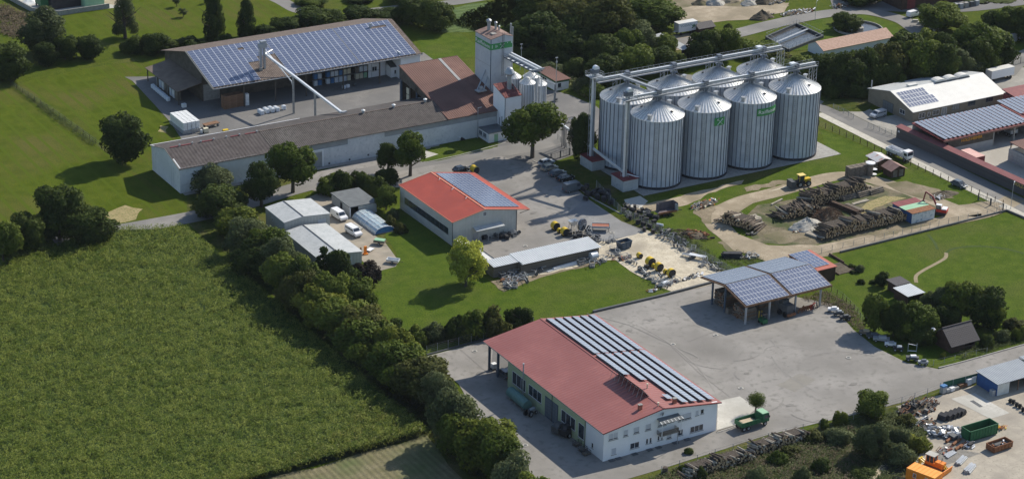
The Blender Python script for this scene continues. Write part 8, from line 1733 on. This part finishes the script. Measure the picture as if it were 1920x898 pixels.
# things parked on the plaza's far edge
def cluster(px, py, label, m1, m2, rz=0, s=1): 
    t = thing('parked_machine', label, 'machine', (*P(px,py),.06), rz); MB().box(-1.3*s,-.5*s,.4,1.3*s,.5*s,.9).build('body', M_[m1], t); MB().obox((.2*s,0,1.05),(1.2*s,.7*s,.35),.2).build('top', M_[m2], t)
    for u in (-.8*s,.8*s): wheel(t,u,.5*s,.3,.15); wheel(t,u,-.5*s,.3,.15)
cluster(1562,585,'white bench-like trailer at the weed edge of the plaza','white','white',-.6,.9); cluster(1572,592,'dark small machine beside the white trailer on the plaza','darkgrey','galv',-.5,.8); cluster(1584,600,'black implement at the plaza edge nearest the trees','black','darkgrey',-.4,.9)
cluster(1622,628,'dark wooden pile of poles in the tree shade on the plaza','wood','palewood',-.8); cluster(1637,634,'dark flat trailer in the tree shade on the plaza','darkgrey','stiff',-.7,1.1); cluster(1652,640,'long pale grey boat-like tank trailer in the tree shade','galv','silver',-.75,1.3); cluster(1669,650,'rounded pale grey tank beside the boat-like trailer','plastic','galv',-.7,.9)
cluster(1684,658,'white-topped black machine at the gate posts of the garden','black','white',-.7,.8); cluster(1710,676,'flat narrow trailer with white load before the garden gate','darkgrey','white',-.65,1.0); cluster(1730,684,'grey box cart before the garden gate','galv','stiff',-.6,.8)
t = thing('swing_frame', 'pair of dark posts with white rails at the garden gate', 'gate', (*P(1710,660),.06), -.5); b = MB(); b.bar((-.9,0,0),(-.9,0,1.9),.14); b.bar((.9,0,0),(.9,0,1.9),.14); b.build('post', M_['galv'], t); MB().bar((-.9,0,1.85),(.9,0,1.5),.1).bar((-.9,0,.3),(.9,0,.2),.14).build('rail', M_['white'], t)
# pallets by the green fabric fence, buckets, wheels, pipes, coils
for i,(px,py,m,h) in enumerate(((1768,737,'bluebin',1.3),(1776,735,'galv',.6),(1784,733,'white',.7),(1792,730,'concrete',.5),(1800,727,'brownwood',.7),(1808,724,'rust',.5),(1815,722,'white',1.3),(1823,718,'plastic',1.4))):
    t = thing('goods_pallet', ['blue-topped pallet box','low grey pallet box','white sacks on a pallet','grey rubble pallet','brown goods pallet','rusty goods pallet','tall white wrapped pallet','tallest white wrapped pallet'][i] + ' in the row along the green fence fabric', 'pallet', (*P(px,py),.07), .1, 'pallets along the green fence fabric'); MB().box(-.6,-.5,0,.6,.5,.14).build('pallet', M_['wood'], t)
    o = MB().box(-.55,-.45,.15,.55,.45,.15+h).build('load', M_[m if i else 'galv'], t); 
    if i == 0: MB().obox((0,0,1.6),(1.2,1.0,.35)).build('cover', M_['bluebin'], t)
for i,(px,py) in enumerate(((1768,786),(1777,785),(1786,782),(1794,779),(1801,777))):
    t = thing('digger_bucket', 'black digger bucket, ' + ORD[i] + ' from the left in the row on the scrap yard', 'bucket', (*P(px,py),.07), .3, 'black digger buckets on the scrap yard'); MB().prism([(-1.0,.0),(.6,.0),(.9,.5),(.4,1.25),(-.6,1.0)],'y',-.85,.85).build('bucket_shell', M_['black'], t); MB().bar((-1.0,-.85,.1),(-1.0,.85,.1),.1).build('cutting_edge', M_['darkgrey'], t)
for i,(px,py) in enumerate(((1894,755),(1900,757),(1906,762),(1912,765),(1918,771),(1924,774))):
    t = thing('axle_wheel', 'black wheel and axle lump, ' + ORD[i] + ' in the line at the right edge', 'wheel', (*P(px,py),.07), .5, 'black wheels at the right edge'); MB().tube((0,-.25,.45),(0,.25,.45),.45,.45,12).build('tyre', M_['rubber'], t); MB().tube((0,-.5,.45),(0,.5,.45),.12,.12,8).build('axle', M_['darkgrey'], t)
for i,(px,py,L) in enumerate(((1780,826,2.6),(1793,831,3.0),(1806,836,2.8),(1798,840,3.0))):
    t = thing('rusty_pipe', 'rusty steel pipe, ' + ORD[i] + ' from the left before the green container', 'pipe', (*P(px,py),.07), .35, 'rusty pipes before the green container'); MB().tube((-L/2,0,.3),(L/2,0,.3),.28,.28,12).build('pipe', M_['rust'], t)
rubble(1818,838,1.2,.9,14,['black','darkgrey','white'],'black engine lump with white bits before the rust-brown skip',seed=51,h=.6)
for i,(px,py,r) in enumerate(((1672,878,1.7),(1676,884,1.9),(1668,870,1.5),(1690,893,1.8),(1660,884,1.4))):
    t = thing('pipe_coil', ['upper right black pipe coil','large middle black pipe coil','far black pipe coil','lower black pipe coil nearest the cabin','left black pipe coil'][i] + ' at the foot of the willow', 'coil', (*P(px,py),.07), 0, 'black pipe coils by the willow')
    for k in range(4): b = MB(); rr = r*(1-.06*k); n = 24; b.path([(rr*math.cos(2*PI*q/n)+.08*k, rr*.85*math.sin(2*PI*q/n), .08+.12*k+.25*math.sin(2*PI*q/n+k+i)**2*.3) for q in range(n+1)], .055, 5); b.build('pipe_turn', M_['rubber' if k % 2 else 'darkgrey'], t)
t = thing('tree_stump', 'lone tree stump by the fence below the white gable', 'stump', (*P(1247,886),.05)); MB().lathe([(.75,0),(.55,.4),(.5,1.1),(.45,1.15)],n=11).build('stump', M_['log'], t); twigs(t,.3,.3,1.6,14,'log',5,.7)
# fences
def fence(px, label, h=1.5, step=2.5, pm='darkwood', pw=.09, wires=3, base=0.03, meshm='mesh', name='wire_fence', fabric=None, world=None):
    pts = [Vector((*(P(*q)), 0)) for q in px] if world is None else [Vector((*q,0)) for q in world]; t = thing(name, label, 'fence', (pts[0].x, pts[0].y, base)); o = pts[0]; me = MB().box(-pw/2,-pw/2,0,pw/2,pw/2,h).mesh('post', M_[pm]); wr = MB()
    for a, b in zip(pts[:-1], pts[1:]):
        d = b-a; n = max(1, round(d.length/step))
        for k in range(n+ (1 if b is pts[-1] else 0)): q = link('post', me, t); p = a-o+d*k/n; q.location = (p.x, p.y, 0)
        for k in range(wires): z = h*(.12+.84*k/max(1,wires-1)); wr.bar((*(a-o).xy, z), (*(b-o).xy, z), .025)
        if wires > 5:
            m_ = int(d.length/.4); [wr.bar((*((a-o)+d*k/m_).xy, .1),(*((a-o)+d*k/m_).xy, h),.018) for k in range(m_)]
    w_ = wr.build('wire', M_[meshm], t)
    if fabric: a, b = (Vector((*P(*q),0))-o for q in fabric); MB().add([(a.x,a.y,.05),(b.x,b.y,.05),(b.x,b.y,h-.1),(a.x,a.y,h-.1),(a.x,a.y+.04,.05),(b.x,b.y+.04,.05),(b.x,b.y+.04,h-.1),(a.x,a.y+.04,h-.1)],[(0,1,2,3),(7,6,5,4),(3,2,6,7),(0,4,5,1)]).build('fabric', M_['darkmesh'], t)
    return t
fence(None, 'wire fence with dark posts along the road beside the silo lawn', 1.5, 2.6, 'darkwood', .12, 4, world=[(146.4,134),(147.24,124.8),(152.75,60.3)])
fence([(1500,486),(1560,470),(1640,452),(1760,424),(1886,396)], 'thin wire fence on posts between the dirt track and the paddock', 1.4, 2.8, 'galv', .08, 3)
fence([(1118,352),(1165,402),(1240,440),(1310,480),(1374,516)], 'green-grey mesh fence between the gravel yard and the silo lawn', 1.9, 2.5, 'galv', .07, 9)
fence([(1240,890),(1340,858),(1440,828),(1600,786),(1690,760),(1762,735)], 'tall posts with thin wire along the overgrown bank', 1.9, 4.2, 'galv', .08, 4)
fence([(1762,735),(1832,717)], 'mesh fence hung with dark green fabric behind the pallets', 2.2, 3.2, 'galv', .08, 4, fabric=((1767,734),(1831,717)), name='fabric_fence')
fence([(1548,540),(1580,560),(1608,588),(1622,612)], 'low fence round the small garden by the canopy', 1.3, 2.2, 'darkwood', .09, 3)
fence([(1730,690),(1790,676),(1850,662)], 'thin post fence on the verge before the black-tiled hut', 1.3, 3.0, 'galv', .07, 2)
fence([(20,160),(100,212),(180,270),(230,312)], 'long thin wire fence crossing the mown meadow', 1.3, 3.5, 'darkwood', .08, 3)
fence([(800,664),(860,648),(930,628),(1000,612)], 'tall mesh fence in front of the hedge behind the front hall', 1.9, 3.0, 'galv', .07, 5)
fence([(1045,262),(1068,285),(1118,298)], 'chain-link fence of the silo compound near the parked cars', 1.6, 2.5, 'galv', .07, 6)
fence([(1562,205),(1600,224)], 'short mesh fence by the silver van', 1.6, 2.0, 'galv', .08, 7); fence([(1627,240),(1682,258)], 'short mesh fence left of the board fence', 1.5, 2.0, 'galv', .08, 7); fence([(1886,127),(1940,112)], 'dark gate panels behind the plain white trailer', 2.0, 3.0, 'darkgrey', .12, 8)
def field_gate(px, label, h=1.7):
    a, b = (Vector((*P(*q),.05)) for q in px); d = b-a; t = thing('field_gate', label, 'gate', a); g = MB(); g.bar((0,0,.15),(d.x,d.y,.15),.08); g.bar((0,0,h),(d.x,d.y,h),.08); n = int(d.length/.5); [g.bar((d.x*k/n,d.y*k/n,.15),(d.x*k/n,d.y*k/n,h),.04) for k in range(n+1)]; g.build('gate_frame', M_['darkgrey'], t)
    for k in (0, .5, 1): MB().box(d.x*k-.12,d.y*k-.12,-.05,d.x*k+.12,d.y*k+.12,h+.2).build('post', M_['darkgrey'], t)
field_gate(((1834,376),(1880,396)), 'wide double mesh gate between the road and the dirt track'); field_gate(((1033,302),(1068,291)), 'steel gate frame at the end of the row of cars')
for i,(px,py,h,lab) in enumerate(((1895,392,6.2,'by the wide mesh gate on the road'),(1528,39,5.5,'by the works road near the basins'))):
    t = thing('street_lamp', 'thin curved street lamp ' + lab, 'street lamp', (*P(px,py),0), 0, 'thin curved street lamps'); MB().tube((0,0,0),(0,0,h),.07,.05,7).tube((0,0,h),(.9,.7,h+.35),.05,.04,6).build('pole', M_['galv'], t); MB().obox((1.0,.8,h+.35),(.6,.2,.12),.6).build('lamp_head', M_['brightgalv'], t)
t = thing('paddock_wall', 'low dark concrete edging wall round the paddock', 'wall', (*P(1575,474),0)); o_ = Vector((*P(1575,474),0)); b = MB(); q = [Vector((*P(*k),.2))-o_ for k in ((1575,474),(1700,443),(1888,396),(2060,468))]; [b.bar(q[i],q[i+1],.35,.45) for i in range(3)]; b.build('wall', M_['darkgrey'], t)
t = thing('retaining_wall', 'low dark retaining edge between the dirt bed and the paddock corner', 'wall', (*P(1555,478),0)); o_ = Vector((*P(1555,478),0)); b = MB(); b.bar((0,0,.25),Vector((*P(1582,494),.25))-o_,.3,.5); b.build('wall', M_['darkwood'], t)
# ---------------------------------------------------------------- water works beyond the trees
def basin():
    q = [P(1436,74), P(1493,49), P(1543,72), P(1478,98)]; o = Vector((*q[0],0)); t = thing('settling_basin', 'rectangular settling basin with walkways beyond the silo trees', 'basin', (o.x,o.y,.1)); p = [Vector((*k,0))-o for k in q]
    b = MB(); [b.bar(p[i]+Vector((0,0,.4)), p[(i+1)%4]+Vector((0,0,.4)), .5, .8) for i in range(4)]; b.build('basin_wall', M_['darkgrey'], t)
    b = MB(); b.add([(k.x,k.y,.12) for k in p],[(0,1,2,3)]); b.build('water', M_['water'], t)
    b = MB(); a0, a1 = p[0].lerp(p[3],.45), p[1].lerp(p[2],.45); b.bar(a0+Vector((0,0,.7)),a1+Vector((0,0,.7)),.7,.12); [b.bar(a0.lerp(a1,f)+Vector((0,.35,.7)),a0.lerp(a1,f)+Vector((0,.35,1.6)),.05) for f in [k/10 for k in range(11)]]; b.bar(a0+Vector((0,.35,1.6)),a1+Vector((0,.35,1.6)),.05); b.build('walkway', M_['galv'], t)
    b = MB(); [b.bar(p[i].lerp(p[(i+1)%4],k/9)+Vector((0,0,.8)),p[i].lerp(p[(i+1)%4],k/9)+Vector((0,0,1.8)),.05) for i in range(4) for k in range(9)]; [b.bar(p[i]+Vector((0,0,1.8)),p[(i+1)%4]+Vector((0,0,1.8)),.05) for i in range(4)]; b.build('railing', M_['galv'], t)
    x, y = P(1609,56); c = thing('round_clarifier', 'round clarifier tank with rotating bridge beyond the trees', 'basin', (x,y,.1)); r = 6.9
    MB().lathe([(r+.3,0),(r+.3,.6),(r,.6),(r,0)],n=40,caps=False).build('tank_wall', M_['concrete'], c); MB().lathe([(r,.1),(.1,.12)],n=40,caps=False).build('water', M_['water'], c)
    MB().lathe([(1.6,.1),(1.6,.7),(1.4,.7)],n=20).build('centre_drum', M_['concrete'], c)
    b = MB(); e = Vector((-1.2,6.9,.8)); s = Vector((-2.8,-.8,.8)); b.bar(s,e,1.2,.12); [b.bar(s.lerp(e,k/8)+Vector((dx,0,0)),s.lerp(e,k/8)+Vector((dx,0,1.1)),.07) for k in range(9) for dx in (-.6,.6)]; [b.bar(s+Vector((dx,0,z)),e+Vector((dx,0,z)),.08) for dx in (-.6,.6) for z in (.5,1.1)]; b.build('bridge', M_['brightgalv'], c)
basin()
t = thing('clay_roof_building', 'long building with faded clay tile roof half hidden by the tree screen', 'building', (*P(1543,109),.05)); L,D,H,R = 27.5,6.8,2.2,3.9; o_ = Vector(P(1543,109)+(0,)); d_ = Vector(P(1672,83)+(0,))-o_; t.rotation_euler = (0,0,math.atan2(d_.y,d_.x)); L = d_.length
MB().prism([(0,0),(D,0),(D,H),(D/2,R-.1),(0,H)],'x',0,.2).box(.2,0,0,L,.2,H).box(.2,D-.2,0,L,D,H).prism([(0,0),(D,0),(D,H),(D/2,R-.1),(0,H)],'x',L,L+.2).build('wall', M_['whitewall'], t); MB().slab((-.3,-.4,H-.1),(L+.4,-.4,H-.1),(L+.4,D/2,R),(-.3,D/2,R),.12).slab((L+.4,D+.4,H-.1),(-.3,D+.4,H-.1),(-.3,D/2,R),(L+.4,D/2,R),.12).build('roof', M_['terracotta'], t)
t = thing('solar_shelter', 'narrow open shelter with grey panel roof among the trees beyond the silos', 'shelter', (144.6,184.0,.05)); MB().slab((0,0,3.3),(3.0,0,3.6),(3.0,15,3.6),(0,15,3.3),.12).build('roof', M_['greyroof'], t); [MB().box(x,y,0,x+.2,y+.2,3.2).build('post', M_['darkwood'], t) for x in (.2,2.6) for y in (.3,7.5,14.5)]; MB().box(.3,.5,0,2.7,.6,3.0).build('back_wall', M_['dark'], t)
t = thing('tar_roof_shed', 'dark shed with black gable roof right of the lettered box trailer', 'shed', (*P(1310,66),.05)); MB().box(0,0,0,5.5,4,1.8).build('shed_wall', M_['darkwood'], t); MB().slab((-.3,-.4,1.8),(5.8,-.4,1.8),(5.8,2,3.0),(-.3,2,3.0),.1).slab((5.8,4.4,1.8),(-.3,4.4,1.8),(-.3,2,3.0),(5.8,2,3.0),.1).build('roof', M_['claytile'], t)
for i,(px,py) in enumerate(((1716,42),(1726,46),(1736,50),(1746,55),(1755,59))): 
    t = thing('stone_block', 'white slab stack, ' + ORD[i] + ' from the left under the tall green tree', 'block', (*P(px,py),.09), -.5, 'white slab stacks at the top right'); MB().box(-.9,-.4,0,.9,.4,.5).box(-.8,-.35,.52,.8,.35,.7).build('slab', M_['paleconc'], t)
t = thing('dark_hall', 'dark brown hall cut by the top edge behind the works road', 'building', (*P(1690,20),.05), -.05); MB().box(0,0,0,24,10,7).build('wall', M_['darkwood'], t); MB().slab((-.4,-.4,7.2),(24.4,-.4,7.2),(24.4,10.4,7.6),(-.4,10.4,7.6),.2).build('roof', M_['oldroof'], t); MB().box(2,-.06,0,5,-.002,4).build('gate', M_['darkred'], t)
for i in range(4): t = thing('metal_container', ['pale','grey','dark grey','pale grey'][i] + f' tank-like box, {ORD[i]} along the dark wall at the top right', 'container', (*P(1800+i*10,18-i*2),.08), 0, 'boxes along the dark wall at the top right'); MB().box(0,0,0,1.3,1.0,1.5).build('body', M_[['galv','concrete','darkgrey','greywall'][i]], t)
# farm corner at the top left
t = thing('silage_wall', 'long low concrete wall of the silage clamp in the top left corner', 'wall', (*P(10,-4),.05)); o_ = Vector((*P(10,-4),0)); q = [Vector((*P(*k),.6))-o_ for k in ((10,-4),(62,24),(110,30),(150,24),(205,16))]; b = MB(); [b.bar(q[i],q[i+1],.35,1.6) for i in range(4)]; b.build('wall', M_['concrete'], t)
t = thing('green_trailer', 'dark green box trailer on the farm yard in the top left corner', 'trailer', (*P(66,10),.06), -PI/2); MB().box(0,0,.8,5,2.4,2.9).build('body', M_['darkgreen'], t); [wheel(t,u,s,.45,.3) for u in (1,4) for s in (0,2.4)]
t = thing('green_barn', 'pale green metal barn side cut by the top left edge', 'building', (*P(160,17),.05)); MB().box(0,0,0,6,9,4.0).build('wall', M_['palegreen'], t); MB().slab((-.3,-.3,4.1),(6.3,-.3,4.1),(6.3,9.3,4.9),(-.3,9.3,4.9),.15).build('roof', M_['darkflat'], t); MB().box(-9,3,0,-.2,9,4.0).build('side_bay', M_['dark'], t)
# ---------------------------------------------------------------- thin summer haze
hb = MB().box(-420,-420,-1,900,900,240); me = hb.mesh('haze', []); me.materials.clear()
hm = bpy.data.materials.new('thin_haze'); hm.use_nodes = True; hn = hm.node_tree; hn.nodes.clear(); pv = hn.nodes.new('ShaderNodeVolumePrincipled'); pv.inputs['Color'].default_value = (.80,.88,1,1); pv.inputs['Density'].default_value = .000022; ou = hn.nodes.new('ShaderNodeOutputMaterial'); hn.links.new(pv.outputs[0], ou.inputs['Volume'])
me.materials.append(hm); tag(link('haze', me), kind='stuff', label='thin bluish summer haze over the whole place')
